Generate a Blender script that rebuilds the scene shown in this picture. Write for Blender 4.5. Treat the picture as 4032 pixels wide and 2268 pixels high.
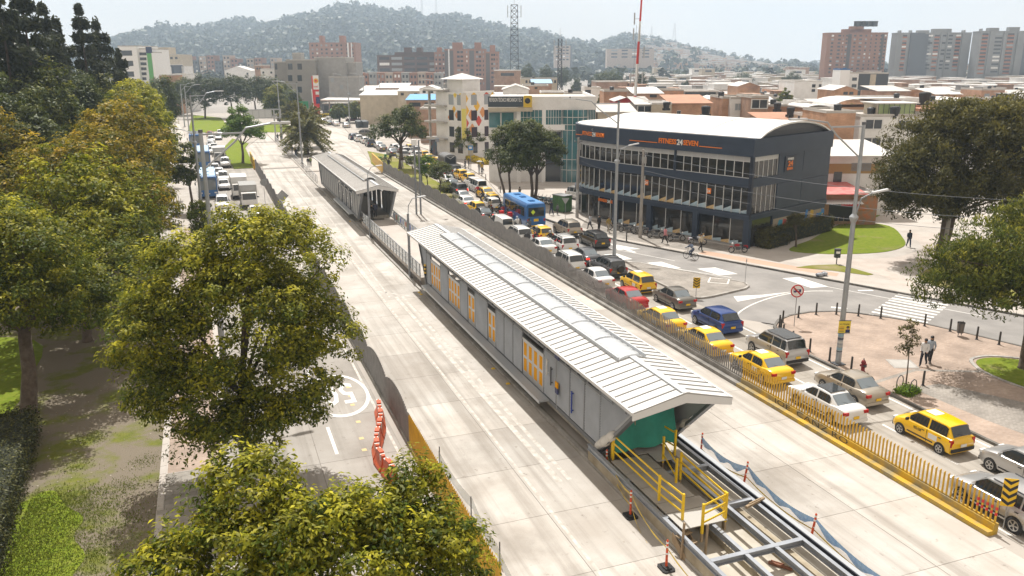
import bpy, bmesh, math, random
import numpy as np
from mathutils import Vector, Matrix
for o in list(bpy.data.objects): bpy.data.objects.remove(o)
scene = bpy.context.scene
COL = scene.collection
R = math.radians
PI, sin, cos = math.pi, math.sin, math.cos
rnd = random.Random(7)
nrng = np.random.default_rng(11)
# camera
cam_d = bpy.data.cameras.new('camera'); cam = bpy.data.objects.new('camera', cam_d); COL.objects.link(cam)
cam_d.sensor_width = 36.0; cam_d.lens = 28.79; cam_d.clip_start = .5; cam_d.clip_end = 20000
PITCH, ROLL, YAW, HCAM = R(15.43), R(.2), R(20.33),18.0
cam.matrix_world = (Matrix.Translation((0,0, HCAM)) @ Matrix.Rotation(-YAW, 4, 'Z') @ Matrix.Rotation(R(90) - PITCH, 4, 'X') @ Matrix.Rotation(-ROLL, 4, 'Z'))
scene.camera = cam
# sun, sky, exposure
SUNV = Vector((.05,.53,1.0)).normalized()
SUN_EL = math.asin(SUNV.z); SUN_AZ = math.atan2(SUNV.x, SUNV.y)
sl = bpy.data.lights.new('sun', 'SUN'); sun = bpy.data.objects.new('sun', sl); COL.objects.link(sun)
sl.energy = 5.0; sl.angle = R(.55); sl.color = (1.0,.965,.91)
sun.rotation_euler = SUNV.to_track_quat('Z', 'Y').to_euler(); sun.location = (30,60,120)
w = bpy.data.worlds.new('World'); scene.world = w; w.use_nodes = True
nt = w.node_tree; nt.nodes.clear()
out = nt.nodes.new('ShaderNodeOutputWorld'); bg = nt.nodes.new('ShaderNodeBackground')
sky = nt.nodes.new('ShaderNodeTexSky'); sky.sky_type = 'NISHITA'; sky.sun_disc = False
sky.sun_elevation = SUN_EL; sky.sun_rotation = SUN_AZ
sky.altitude = 2600; sky.air_density = 1.0; sky.dust_density = 6.0; sky.ozone_density = 1.0
tc = nt.nodes.new('ShaderNodeTexCoord'); mp = nt.nodes.new('ShaderNodeMapping'); mp.inputs['Scale'].default_value = (1.2,1.2,4.5)
no = nt.nodes.new('ShaderNodeTexNoise'); no.inputs['Scale'].default_value = 2.2; no.inputs['Detail'].default_value = 6
rp = nt.nodes.new('ShaderNodeMapRange'); rp.inputs[1].default_value = .35; rp.inputs[2].default_value = .7; rp.inputs[3].default_value = .70; rp.inputs[4].default_value = .96
mx = nt.nodes.new('ShaderNodeMix'); mx.data_type = 'RGBA'
mx.inputs[7].default_value = (15.4,13.1,10.7,1)      # thin bright cloud veil, the same all over this sky
nt.links.new(tc.outputs['Generated'], mp.inputs[0]); nt.links.new(mp.outputs[0], no.inputs[0])
nt.links.new(no.outputs[0], rp.inputs[0]); nt.links.new(rp.outputs[0], mx.inputs[0])
nt.links.new(sky.outputs[0], mx.inputs[6]); nt.links.new(mx.outputs[2], bg.inputs[0])
bg.inputs[1].default_value = .060
nt.links.new(bg.outputs[0], out.inputs[0])
vs = scene.view_settings; vs.view_transform = 'Standard'; vs.look = 'None'; vs.exposure = .24; vs.gamma = 1; vs.use_curve_mapping = False
scene.cycles.max_bounces = 6; scene.cycles.diffuse_bounces = 3; scene.cycles.volume_bounces = 1
scene.cycles.transparent_max_bounces = 12
# helpers
def tag(o, label=None, cat=None, group=None, kind=None):
 if label: o['label'] = label
 if cat: o['category'] = cat
 if group: o['group'] = group
 if kind: o['kind'] = kind
 return o
def empty(name, loc=(0,0,0), rz=0.0, label=None, cat=None, group=None):
 o = bpy.data.objects.new(name, None); COL.objects.link(o); o.location = loc; o.rotation_euler = (0,0, rz)
 o.empty_display_size = .2
 return tag(o, label, cat, group)
def add_obj(name, data, parent=None, loc=None, rot=None, scale=None):
 o = bpy.data.objects.new(name, data); COL.objects.link(o)
 if parent: o.parent = parent
 if loc is not None: o.location = loc
 if rot is not None: o.rotation_euler = rot
 if scale is not None: o.scale = scale
 return o
def copy_tree(o, parent=None):
 c = o.copy(); COL.objects.link(c); c.parent = parent
 for ch in o.children: copy_tree(ch, c)
 return c
MATS = {}
def mat(name, col=None, rough=.6, metal=0.0, col2=None, scale=1.0, detail=4, lo=.35, hi=.65, bump=0.0, bscale=None, coord='pos', stretch=None,
  spec=.5, coat=0.0, alpha=None, trans=0.0, rand=0.0, emit=None, ior=None):
 if name in MATS: return MATS[name]
 m = bpy.data.materials.new(name); m.use_nodes = True; MATS[name] = m
 t = m.node_tree; b = t.nodes['Principled BSDF']
 b.inputs['Base Color'].default_value = (*col, 1); b.inputs['Roughness'].default_value = rough; b.inputs['Metallic'].default_value = metal
 b.inputs['Specular IOR Level'].default_value = spec; b.inputs['Coat Weight'].default_value = coat; b.inputs['Coat Roughness'].default_value = .06
 b.inputs['Transmission Weight'].default_value = trans
 if alpha is not None: b.inputs['Alpha'].default_value = alpha
 if ior: b.inputs['IOR'].default_value = ior
 if emit: b.inputs['Emission Color'].default_value = (*emit[0], 1); b.inputs['Emission Strength'].default_value = emit[1]
 m.diffuse_color = (*col, 1)
 src = None
 if col2 is not None or bump:
  if coord == 'pos': g = t.nodes.new('ShaderNodeNewGeometry').outputs['Position']
  else: g = t.nodes.new('ShaderNodeTexCoord').outputs['Object']
  if stretch:
   mpn = t.nodes.new('ShaderNodeMapping'); mpn.inputs['Scale'].default_value = stretch; t.links.new(g, mpn.inputs[0]); g = mpn.outputs[0]
 if col2 is not None:
  n = t.nodes.new('ShaderNodeTexNoise'); n.inputs['Scale'].default_value = scale; n.inputs['Detail'].default_value = detail; n.inputs['Roughness'].default_value = .6
  t.links.new(g, n.inputs['Vector'])
  r = t.nodes.new('ShaderNodeMapRange'); r.inputs[1].default_value = lo; r.inputs[2].default_value = hi; t.links.new(n.outputs[0], r.inputs[0])
  x = t.nodes.new('ShaderNodeMix'); x.data_type = 'RGBA'; x.inputs[6].default_value = (*col, 1); x.inputs[7].default_value = (*col2,1)
  t.links.new(r.outputs[0], x.inputs[0]); src = x.outputs[2]
 if rand:
  oi = t.nodes.new('ShaderNodeObjectInfo'); hs = t.nodes.new('ShaderNodeHueSaturation')
  r2 = t.nodes.new('ShaderNodeMapRange'); r2.inputs[3].default_value = 1 - rand; r2.inputs[4].default_value = 1 + rand
  t.links.new(oi.outputs['Random'], r2.inputs[0]); t.links.new(r2.outputs[0], hs.inputs['Value'])
  if src: t.links.new(src, hs.inputs['Color'])
  else: hs.inputs['Color'].default_value = (*col, 1)
  src = hs.outputs[0]
 if src: t.links.new(src, b.inputs['Base Color'])
 if bump:
  n2 = t.nodes.new('ShaderNodeTexNoise'); n2.inputs['Scale'].default_value = bscale or scale * 6; n2.inputs['Detail'].default_value = 5
  t.links.new(g, n2.inputs['Vector']); bp = t.nodes.new('ShaderNodeBump'); bp.inputs['Strength'].default_value = bump; bp.inputs['Distance'].default_value = .05
  t.links.new(n2.outputs[0], bp.inputs['Height']); t.links.new(bp.outputs[0], b.inputs['Normal'])
 return m
class MB:
 """collects shapes, build() links them as one mesh object"""
 def __init__(s): s.v = []; s.f = []; s.m = []; s.mi = 0; s.M = None
 def mat(s, i): s.mi = i; return s
 def add(s, vs, fs):
  n = len(s.v)
  if s.M is not None: vs = [tuple(s.M @ Vector(p)) for p in vs]
  s.v += [tuple(p) for p in vs]
  for f in fs: s.f.append(tuple(i + n for i in f)); s.m.append(s.mi)
  return s
 def box(s, c, d, rz=0.0, tilt=None):
  x, y, z = d[0] / 2, d[1] / 2, d[2] / 2
  p = [Vector((sx * x, sy * y, sz * z)) for sz in (-1,1) for sy in (-1,1) for sx in (-1,1)]
  if tilt is not None: p = [tilt @ q for q in p]
  if rz: m = Matrix.Rotation(rz, 3, 'Z'); p = [m @ q for q in p]
  p = [q + Vector(c) for q in p]
  return s.add(p, [(0,2,3,1),(4,5,7,6),(0,1,5,4),(2,6,7,3),(0,4,6,2),(1,3,7,5)])
 def bx(s, x0, x1, y0, y1, z0, z1): return s.box(((x0 + x1) / 2,(y0 + y1) / 2,(z0 + z1) / 2),(abs(x1 - x0), abs(y1 - y0), abs(z1 - z0)))
 def bar(s, a, b, w, h=None, up=(0,0,1)):
  a = Vector(a); b = Vector(b); d = b - a; L = d.length
  if L < 1e-6: return s
  d.normalize(); h = h or w; u = Vector(up)
  if abs(d.dot(u)) > .98: u = Vector((1,0,0))
  r = d.cross(u).normalized(); u = r.cross(d)
  p = [a + r * sx * w / 2 + u * sz * h / 2 for sx, sz in ((-1,-1),(1,-1),(1,1),(-1,1))] + [b + r * sx * w / 2 + u * sz * h / 2 for sx, sz in ((-1,-1),(1,-1),(1,1),(-1,1))]
  return s.add(p, [(0,1,2,3),(7,6,5,4),(0,4,5,1),(1,5,6,2),(2,6,7,3),(3,7,4,0)])
 def tube(s, pts, rad, n=8, cap=True):
  P = [Vector(p) for p in pts]; k = len(P)
  if not hasattr(rad, '__len__'): rad = [rad] * k
  vs = []; pr = None
  for i in range(k):
   d = (P[min(i + 1, k - 1)] - P[max(i - 1,0)]).normalized()
   if pr is None:
    u = Vector((0,0,1)) if abs(d.z) < .9 else Vector((1,0,0)); r = d.cross(u).normalized()
   else:
    r = (pr - d * pr.dot(d)).normalized()
   pr = r; u = r.cross(d)
   for j in range(n):
    a = 2 * PI * j / n; vs.append(P[i] + (r * cos(a) + u * sin(a)) * rad[i])
  fs = [(i * n + j, i * n + (j + 1) % n, (i + 1) * n + (j + 1) % n, (i + 1) * n + j) for i in range(k - 1) for j in range(n)]
  if cap: fs += [tuple(range(n))[::-1], tuple((k - 1) * n + j for j in range(n))]
  return s.add(vs, fs)
 def cyl(s, a, b, r0, r1=None, n=10): return s.tube([a, b], [r0, r0 if r1 is None else r1], n)
 def prism(s, poly, z0, z1):
  n = len(poly); vs = [(x, y, z0) for x, y in poly] + [(x, y, z1) for x, y in poly]
  return s.add(vs, [tuple(range(n))[::-1], tuple(range(n, 2 * n))] + [(i, (i + 1) % n, n + (i + 1) % n, n + i) for i in range(n)])
 def sheet(s, poly, z): return s.add([(x, y, z) for x, y in poly], [tuple(range(len(poly)))])
 def quad(s, a, b, c, d): return s.add([a, b, c, d], [(0,1,2,3)])
 def sphere(s, c, r, n=8, m=5, sc=(1,1,1)):
  vs = [(c[0], c[1], c[2] - r * sc[2])]
  for i in range(1, m):
   t = PI * i / m
   for j in range(n):
    a = 2 * PI * j / n; vs.append((c[0] + r * sc[0] * sin(t) * cos(a), c[1] + r * sc[1] * sin(t) * sin(a), c[2] - r * sc[2] * cos(t)))
  vs.append((c[0], c[1], c[2] + r * sc[2])); L = len(vs) - 1
  fs = [(0,1 + (j + 1) % n, 1 + j) for j in range(n)]
  fs += [(1 + i * n + j, 1 + i * n + (j + 1) % n, 1 + (i + 1) * n + (j + 1) % n, 1 + (i + 1) * n + j) for i in range(m - 2) for j in range(n)]
  fs += [(L, 1 + (m - 2) * n + j, 1 + (m - 2) * n + (j + 1) % n) for j in range(n)]
  return s.add(vs, fs)
 def mesh(s, name, mats, smooth=False):
  me = bpy.data.meshes.new(name); me.from_pydata(s.v, [], s.f)
  if not isinstance(mats, (list, tuple)): mats = [mats]
  for m in mats: me.materials.append(m)
  if len(mats) > 1: me.polygons.foreach_set('material_index', s.m)
  if smooth: me.shade_smooth()
  me.update(); return me
 def b(s, *a, **k): return s.build(*a, **k)
 def build(s, name, mats, parent=None, smooth=False, loc=None, rz=None):
  o = add_obj(name, s.mesh(name, mats, smooth), parent, loc)
  if rz: o.rotation_euler = (0,0, rz)
  return o
def autosmooth(o, ang=35):
 me = o.data; me.shade_smooth()
 bm = bmesh.new(); bm.from_mesh(me)
 for e in bm.edges:
  if len(e.link_faces) == 2 and e.calc_face_angle(0) > R(ang): e.smooth = False
 bm.to_mesh(me); bm.free(); return o
_font = {}
def text(name, s, size, M, m, parent=None, extrude=.01, bold=0.0, align='LEFT', sx=1.0):
 cu = bpy.data.curves.new('t', 'FONT'); cu.body = s; cu.size = size; cu.extrude = extrude; cu.offset = bold; cu.align_x = align; cu.resolution_u = 2
 to = bpy.data.objects.new('t', cu); COL.objects.link(to)
 me = bpy.data.meshes.new_from_object(to.evaluated_get(bpy.context.evaluated_depsgraph_get()))
 bpy.data.objects.remove(to)
 me.transform(M @ Matrix.Diagonal((sx, 1,1,1))); me.materials.clear(); me.materials.append(m); me.name = name
 return add_obj(name, me, parent)
def frame_xy(o, x, up):
 """matrix with origin o, local x along x, local y along up (for lettering on a wall)"""
 x = Vector(x).normalized(); up = Vector(up).normalized(); z = x.cross(up).normalized(); up = z.cross(x)
 return Matrix(((x.x, up.x, z.x, o[0]),(x.y, up.y, z.y, o[1]),(x.z, up.z, z.z, o[2]),(0,0,0,1)))
def smoothpoly(pts, n=6, closed=True):
 out = []; k = len(pts)
 for i in range(k if closed else k - 1):
  p0, p1, p2, p3 = [Vector((*(pts[(i + d) % k] if closed else pts[min(max(i + d, 0), k - 1)]),0)) for d in (-1,0,1,2)]
  for j in range(n):
   t = j / n
   q = .5 * ((2 * p1) + (-p0 + p2) * t + (2 * p0 - 5 * p1 + 4 * p2 - p3) * t * t + (-p0 + 3 * p1 - 3 * p2 + p3) * t ** 3)
   out.append((q.x, q.y))
 if not closed: out.append(tuple(pts[-1]))
 return out
# materials
def concmat(name, c1, c2, st, rand=.07):
 m = mat(name, c1,.85, col2=c2, scale=.32, detail=6, bump=.12, bscale=14, rand=rand); t = m.node_tree; b = t.nodes['Principled BSDF']; src = b.inputs['Base Color'].links[0].from_socket
 g = t.nodes.new('ShaderNodeNewGeometry').outputs['Position']
 for sc, det, lo, hi, amt in (((1.1,.035,1),5,.47,.66,.62),((.16,.12,1),9,.52,.66,.6),((3.0,2.2,1),7,.62,.70,.75)):      # tyre wear, stains, spots
  mpn = t.nodes.new('ShaderNodeMapping'); mpn.inputs['Scale'].default_value = sc; t.links.new(g, mpn.inputs[0]); n = t.nodes.new('ShaderNodeTexNoise'); n.inputs['Scale'].default_value = 1.0; n.inputs['Detail'].default_value = det; n.inputs['Roughness'].default_value = .62; t.links.new(mpn.outputs[0], n.inputs['Vector'])
  r = t.nodes.new('ShaderNodeMapRange'); r.inputs[1].default_value = lo; r.inputs[2].default_value = hi; r.inputs[4].default_value = amt; t.links.new(n.outputs[0], r.inputs[0])
  x = t.nodes.new('ShaderNodeMix'); x.data_type = 'RGBA'; t.links.new(src, x.inputs[6]); x.inputs[7].default_value = (*st, 1); t.links.new(r.outputs[0], x.inputs[0]); src = x.outputs[2]
 t.links.new(src, b.inputs['Base Color']); return m
CONC = concmat('concrete_slab', (.40,.365,.325),(.50,.475,.44),(.225,.20,.17),.13)
CONC2 = mat('concrete_plain', (.36,.34,.31),.85, col2=(.46,.44,.41), scale=.7, bump=.15, bscale=9)
CONCD = mat('concrete_dirty', (.20,.185,.155),.9, col2=(.36,.335,.29), scale=1.1, detail=7, bump=.2, bscale=8)
JOINT = mat('joint_dirt', (.22,.20,.175),.9)
ROAD = mat('road_surface', (.335,.305,.27),.88, col2=(.42,.385,.345), scale=.22, detail=7, bump=.12, bscale=18)
ASPH = mat('asphalt', (.21,.20,.19),.9, col2=(.29,.275,.26), scale=.35, detail=8, bump=.15, bscale=20)
PAINTW = mat('road_paint_white', (.74,.73,.70),.7, col2=(.50,.48,.45), scale=3.2, detail=8, lo=.42, hi=.80)
PAINTF = mat('road_paint_worn', (.60,.57,.53),.8, col2=(.40,.365,.32), scale=2.4, detail=8, lo=.35, hi=.62)
CITYG = mat('city_ground', (.25,.235,.22),.95, col2=(.33,.31,.285), scale=.02, detail=8)
KERB = mat('kerb_stone', (.30,.28,.255),.85, col2=(.42,.40,.37), scale=1.6, rand=.1, bump=.2)
KERBD = mat('kerb_stone_dark', (.10,.095,.085),.85, col2=(.17,.16,.145), scale=1.6, rand=.15, bump=.2)
WALKP = mat('sidewalk_concrete', (.40,.36,.32),.85, col2=(.47,.435,.395), scale=.5, detail=6, bump=.1, bscale=12)
STEELG = mat('galvanised_steel', (.42,.43,.44),.42,.75, col2=(.33,.34,.355), scale=2.5)
STEELD = mat('dark_steel', (.10,.105,.115),.5,.5)
STEELM = mat('steel_grey_paint', (.25,.265,.285),.5,.2, col2=(.20,.215,.235), scale=1.3)
BLACK = mat('black_plastic', (.014,.014,.015),.55)
RUBBER = mat('rubber', (.022,.022,.023),.8)
WHITEP = mat('white_paint', (.78,.775,.76),.55)
GLASSD = mat('dark_glass', (.018,.022,.026),.06, spec=.8)
TAXIY = (.86,.53,.01)
def brickmat(name, c1, c2, mort, sc=4.0, rowh=.25, width=.5, ms=.015, bump=.3, rough=.88, off=.5, face='xy', stain=None):
 m = bpy.data.materials.new(name); m.use_nodes = True; t = m.node_tree; b = t.nodes['Principled BSDF']; b.inputs['Roughness'].default_value = rough
 tcn = t.nodes.new('ShaderNodeTexCoord'); br = t.nodes.new('ShaderNodeTexBrick')
 br.inputs['Scale'].default_value = sc; br.inputs['Color1'].default_value = (*c1,1); br.inputs['Color2'].default_value = (*c2,1); br.inputs['Mortar'].default_value = (*mort, 1)
 br.inputs['Mortar Size'].default_value = ms; br.inputs['Row Height'].default_value = rowh; br.inputs['Brick Width'].default_value = width; br.offset = off
 g = t.nodes.new('ShaderNodeNewGeometry').outputs['Position'] if face == 'xy' else None
 if face == 'wall':     # u = x+y, v = z, so it runs round corners
  sp = t.nodes.new('ShaderNodeSeparateXYZ'); cb = t.nodes.new('ShaderNodeCombineXYZ'); ad = t.nodes.new('ShaderNodeMath')
  t.links.new(tcn.outputs['Object'], sp.inputs[0]); t.links.new(sp.outputs[0], ad.inputs[0]); t.links.new(sp.outputs[1], ad.inputs[1])
  t.links.new(ad.outputs[0], cb.inputs[0]); t.links.new(sp.outputs[2], cb.inputs[1]); g = cb.outputs[0]
 t.links.new(g, br.inputs['Vector'])
 n = t.nodes.new('ShaderNodeTexNoise'); n.inputs['Scale'].default_value = .6; n.inputs['Detail'].default_value = 6
 gp = t.nodes.new('ShaderNodeNewGeometry'); t.links.new(gp.outputs['Position'], n.inputs['Vector'])
 rr = t.nodes.new('ShaderNodeMapRange'); rr.inputs[1].default_value = .3; rr.inputs[2].default_value = .7; rr.inputs[3].default_value = .72; rr.inputs[4].default_value = 1.15
 t.links.new(n.outputs[0], rr.inputs[0])
 hs = t.nodes.new('ShaderNodeHueSaturation'); t.links.new(br.outputs['Color'], hs.inputs['Color']); t.links.new(rr.outputs[0], hs.inputs['Value'])
 t.links.new(hs.outputs[0], b.inputs['Base Color'])
 bp = t.nodes.new('ShaderNodeBump'); bp.inputs['Strength'].default_value = bump; bp.inputs['Distance'].default_value = .02; bp.invert = True
 t.links.new(br.outputs['Fac'], bp.inputs['Height']); t.links.new(bp.outputs[0], b.inputs['Normal'])
 MATS[name] = m; return m
PAVBRICK = brickmat('plaza_brick', (.35,.26,.20),(.42,.32,.255),(.32,.275,.24), sc=1.0, rowh=.11, width=.22, ms=.008)
PAVGREY = brickmat('grey_paver', (.27,.245,.215),(.34,.31,.275),(.2,.18,.16), sc=1.0, rowh=.12, width=.24, ms=.008)
PINKPATH = mat('pink_path', (.50,.33,.235),.85, col2=(.44,.31,.235), scale=.6, bump=.1)
def grassmat(name, g1, g2, d1, lo, hi, sc=.25):
 m = bpy.data.materials.new(name); m.use_nodes = True; t = m.node_tree; b = t.nodes['Principled BSDF']; b.inputs['Roughness'].default_value = .95; b.inputs['Specular IOR Level'].default_value = .1
 g = t.nodes.new('ShaderNodeNewGeometry').outputs['Position']
 n1 = t.nodes.new('ShaderNodeTexNoise'); n1.inputs['Scale'].default_value = 3.0; n1.inputs['Detail'].default_value = 8; t.links.new(g, n1.inputs['Vector'])
 n2 = t.nodes.new('ShaderNodeTexNoise'); n2.inputs['Scale'].default_value = sc; n2.inputs['Detail'].default_value = 8; n2.inputs['Roughness'].default_value = .65; t.links.new(g, n2.inputs['Vector'])
 x1 = t.nodes.new('ShaderNodeMix'); x1.data_type = 'RGBA'; x1.inputs[6].default_value = (*g1,1); x1.inputs[7].default_value = (*g2,1)
 r1 = t.nodes.new('ShaderNodeMapRange'); r1.inputs[1].default_value = .3; r1.inputs[2].default_value = .7; t.links.new(n1.outputs[0], r1.inputs[0]); t.links.new(r1.outputs[0], x1.inputs[0])
 x2 = t.nodes.new('ShaderNodeMix'); x2.data_type = 'RGBA'; x2.inputs[7].default_value = (*d1,1); t.links.new(x1.outputs[2], x2.inputs[6])
 r2 = t.nodes.new('ShaderNodeMapRange'); r2.inputs[1].default_value = lo; r2.inputs[2].default_value = hi; t.links.new(n2.outputs[0], r2.inputs[0]); t.links.new(r2.outputs[0], x2.inputs[0])
 t.links.new(x2.outputs[2], b.inputs['Base Color'])
 n3 = t.nodes.new('ShaderNodeTexNoise'); n3.inputs['Scale'].default_value = 25; n3.inputs['Detail'].default_value = 6; t.links.new(g, n3.inputs['Vector'])
 bp = t.nodes.new('ShaderNodeBump'); bp.inputs['Strength'].default_value = .5; bp.inputs['Distance'].default_value = .08; t.links.new(n3.outputs[0], bp.inputs['Height']); t.links.new(bp.outputs[0], b.inputs['Normal'])
 MATS[name] = m; return m
LAWN = grassmat('lawn', (.13,.19,.016),(.20,.235,.028),(.25,.21,.10),.58,.74)
LAWNY = grassmat('lawn_dry', (.17,.19,.03),(.22,.215,.05),(.30,.25,.14),.48,.66)
DIRT = grassmat('dirt_and_grass', (.12,.14,.03),(.17,.175,.04),(.20,.17,.13),.40,.52,.35)
# ground, roads
def struct(name, mb, m, parent=None, **k):
 o = mb.b(name, m, parent)
 if parent is None: tag(o, kind='structure')
 return o
struct('ground', MB().sheet([(-4000,-300),(5500,-300),(5500,6500),(-4000,6500)], -.06), CITYG)
struct('road', MB().sheet([(-1.2,2),(36,2),(36,40),(36.5,100),(44,130),(46,215),(70,330),(-22,330),(-10,215),(-3,150),(-1.2,60)], 0), ROAD)
struct('side_street', MB().sheet([(33.6,49.2),(37,45),(46,42),(62,2),(80,2),(51.8,46.9),(44.4,63.2),(39.6,74.2),(37.5,80),(33.6,84)], .004), ASPH)
# busway carriageways: dark joint bed with single slabs on it
bed = struct('busway', MB().sheet([(8.35,3),(15.32,3),(15.32,232),(8.35,190)], .004).sheet([(20.45,3),(27.25,3),(27.25,136),(29.4,160),(33.2,193),(38,240),(30,250),(20.45,146)], .004), JOINT)
def slab_mesh(wx, wy, name):
 return MB().bx(-wx / 2, wx / 2,-wy / 2, wy / 2,-.03,.014).mesh(name, CONC)
lanes = [(8.37,11.80),(11.83,15.30),(20.47,23.80),(23.83,27.23)]
SL = 4.2
for (a, b) in lanes:
 me = slab_mesh(b - a, SL - .022, 'slab'); k = 0; y = 4.6
 while y < (150 if a < 20 else 132):
  o = add_obj('slab', me, bed, ((a + b) / 2, y, 0)); y += SL
far = MB().sheet([(8.37,151.5),(15.3,151.5),(15.3,228),(8.37,190)], .014).sheet([(20.47,131.3),(27.2,131.3),(27.4,138),(29.2,159),(33,192),(37.6,239),(30,249),(20.47,146)], .014)
far.b('far_paving', CONC, bed)
# left general road slabs
LCONC = concmat('left_road_concrete', (.295,.27,.24),(.37,.345,.315),(.19,.17,.145),.08)
lbed = struct('left_road', MB().sheet([(-.2,3),(7.55,3),(7.55,152),(-1.5,152),(-1.3,120),(-.2,60)], .004), JOINT)
for (a, b) in ((-.2,3.6),(3.63,7.53)):
 me = MB().bx((a - b) / 2,(b - a) / 2,-2.489,2.489,-.03,.014).mesh('slab', LCONC); y = 8.0
 while y < 100: add_obj('slab', me, lbed, ((a + b) / 2, y, 0)); y += 5
MB().sheet([(-.2,100.6),(7.53,100.6),(7.53,152),(-1.5,152),(-1.3,120)], .014).b('far_paving', LCONC, lbed)
# right general road: slabs in two lanes
rbed = struct('right_road', MB().sheet([(27.95,3),(34.45,3),(34.45,60),(34.2,96),(29,96),(27.95,94)], .008), JOINT)
RCONC = concmat('right_road_concrete', (.31,.28,.24),(.40,.37,.33),(.20,.18,.15),.06)
for (a, b) in ((27.97,31.2),(31.22,34.4)):
 me = MB().bx(-(b - a) / 2,(b - a) / 2,-2.39,2.39,-.03,.014).mesh('slab', RCONC); y = 5.0
 while y < 93: add_obj('slab', me, rbed, ((a + b) / 2, y, 0)); y += 4.8
# raised areas
def raised(name, poly, m, z=.12, z0=-.05): return struct(name, MB().prism(poly, z0, z), m)
lw = [(-3.3,3),(-.35,3),(-.35,60),(-1.05,100),(-1.65,122),(-3.2,200),(-8,300),(-16,300),(-13,200),(-9,130),(-6.5,100),(-3.6,70),(-3.3,44)]
raised('left_sidewalk', lw, WALKP)
raised('park_ground', [(-140,3),(-3.32,3),(-3.32,44),(-3.62,70),(-6.52,100),(-9.02,130),(-13.02,200),(-16,300),(-140,300)], DIRT, .10)
struct('park_lawn', MB().prism(smoothpoly([(-9.6,8),(-5.9,8),(-5.6,22),(-6.1,25),(-5.5,27),(-6.0,29.5),(-5.7,31),(-6.3,32.6),(-6.1,34),(-6.9,35.3),(-7.6,36.9),(-8.4,36.5),(-9.4,34),(-9.8,20)], 4),.02,.125), LAWN)
struct('park_back_lawn', MB().prism(smoothpoly([(-17,44),(-11.6,46),(-11,52),(-12,60),(-20,62),(-22,50)], 4),.02,.115), LAWN)
plaza = [(34.62,3),(34.62,39.6),(34.9,41.6),(35.4,43.1),(36.3,44.7),(37.4,45.7),(38.8,46.3),(40.7,46.45),(42.4,46.0),(43.6,45.0),(45.0,43.4),(46.2,41.5),(47.3,38.6),(48.4,35.2),(51,28),(60,3)]
raised('plaza', plaza, PAVBRICK)
rwalk = [(39.5,74.4),(42.1,68.4),(44.3,63.4),(51.8,46.9),(60,28.6),(71,3),(180,3),(180,130),(60,330),(44,240),(44.4,170),(43.4,150),(42.8,135),(41.6,124),(39.2,113),(37.5,105),(36.8,97),(36.9,90),(37.5,84),(38.3,79)]
raised('right_sidewalk', rwalk, WALKP)
raised('traffic_island', [(34.75,66.3),(34.75,53.2),(35.3,52.9),(36.4,52.95),(40.2,53.95),(40.95,54.5),(41.2,55.3),(40.6,56.8),(36.5,64.6)], PAVGREY)
raised('grass_island', [(28.1,97),(29.7,98.1),(33.0,115.8),(34.6,157.5),(34.1,164.4),(31.8,172.6),(29.9,160),(28.4,151),(28.1,136)], LAWNY, .14)
raised('grass_wedge', [(4.4,152.5),(7.9,152.5),(8.2,190),(9.5,200),(6.5,215),(3.6,190)], LAWN, .14)
raised('station_plaza', [(15.45,143.5),(20.3,143.5),(26,175),(27,200),(24,216),(15.5,225)], WALKP, .14)
raised('median_lawn', [(10.5,236),(17.5,231),(28,228),(29,246),(20,262),(10,262)], LAWN, .12)
raised('far_lawn', [(-4,245),(1,236),(7,250),(6,300),(-3,320)], LAWN, .12)
# lawns and paths by the gym
raised('gym_lawn', smoothpoly([(52.6,63.6),(55,61.3),(60,60.0),(64.3,61.2),(67.5,64.5),(71,70),(69,73.5),(64,71.2),(58,67.2),(54.5,65.4)], 4), LAWN, .16,.05)
raised('gym_far_lawn', smoothpoly([(66,76),(72,74),(80,80),(84,90),(76,88),(69,82)], 4), LAWN, .16,.05)
raised('small_lawn', [(48.7,58.0),(50.6,58.2),(52.8,57.6),(53.2,55.8),(53.3,53.6),(52.6,53.5),(50.9,56)], LAWNY, .155,.05)
raised('tree_lawn', smoothpoly([(55.2,49.8),(57.5,52.4),(62,54.4),(68,55),(74,50),(70,44),(62,42),(57,45.5)], 4), LAWNY, .155,.05)
raised('plaza_lawn', smoothpoly([(42.4,33.2),(43.4,34.6),(45.2,34.4),(47,32.2),(47.5,29),(46.4,26.2),(44.0,26),(42.6,29.2),(42.2,31.4)], 4), LAWN, .155,.05)
struct('pink_cycle_path', MB().sheet([(43.6,66.0),(44.9,66.8),(48.9,58.6),(50.8,55.0),(49.9,54.2),(47.4,58.4)], .125), PINKPATH)
struct('shaded_paving', MB().sheet([(40.1,74.6),(44.3,65.6),(45.2,66.2),(49.0,66.2),(41.5,86.5),(38.6,82)], .1245), PAVGREY)
struct('left_brick_walk', MB().sheet([(-3.0,36.8),(-.7,36.8),(-.7,55),(-1,98),(-3.1,98)], .1245), PAVBRICK)
struct('gym_path', MB().sheet(smoothpoly([(50.8,60.6),(54,59.2),(60,58),(66,60.5),(70,66),(73,64),(70,58),(63,56),(56.5,55.2),(55,52),(54.2,48),(52.8,49),(53.8,54),(53.3,57.5),(50.5,59.4)], 3),.1265), mat('path_concrete', (.43,.37,.325),.85, col2=(.50,.44,.39), scale=.6))
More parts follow.
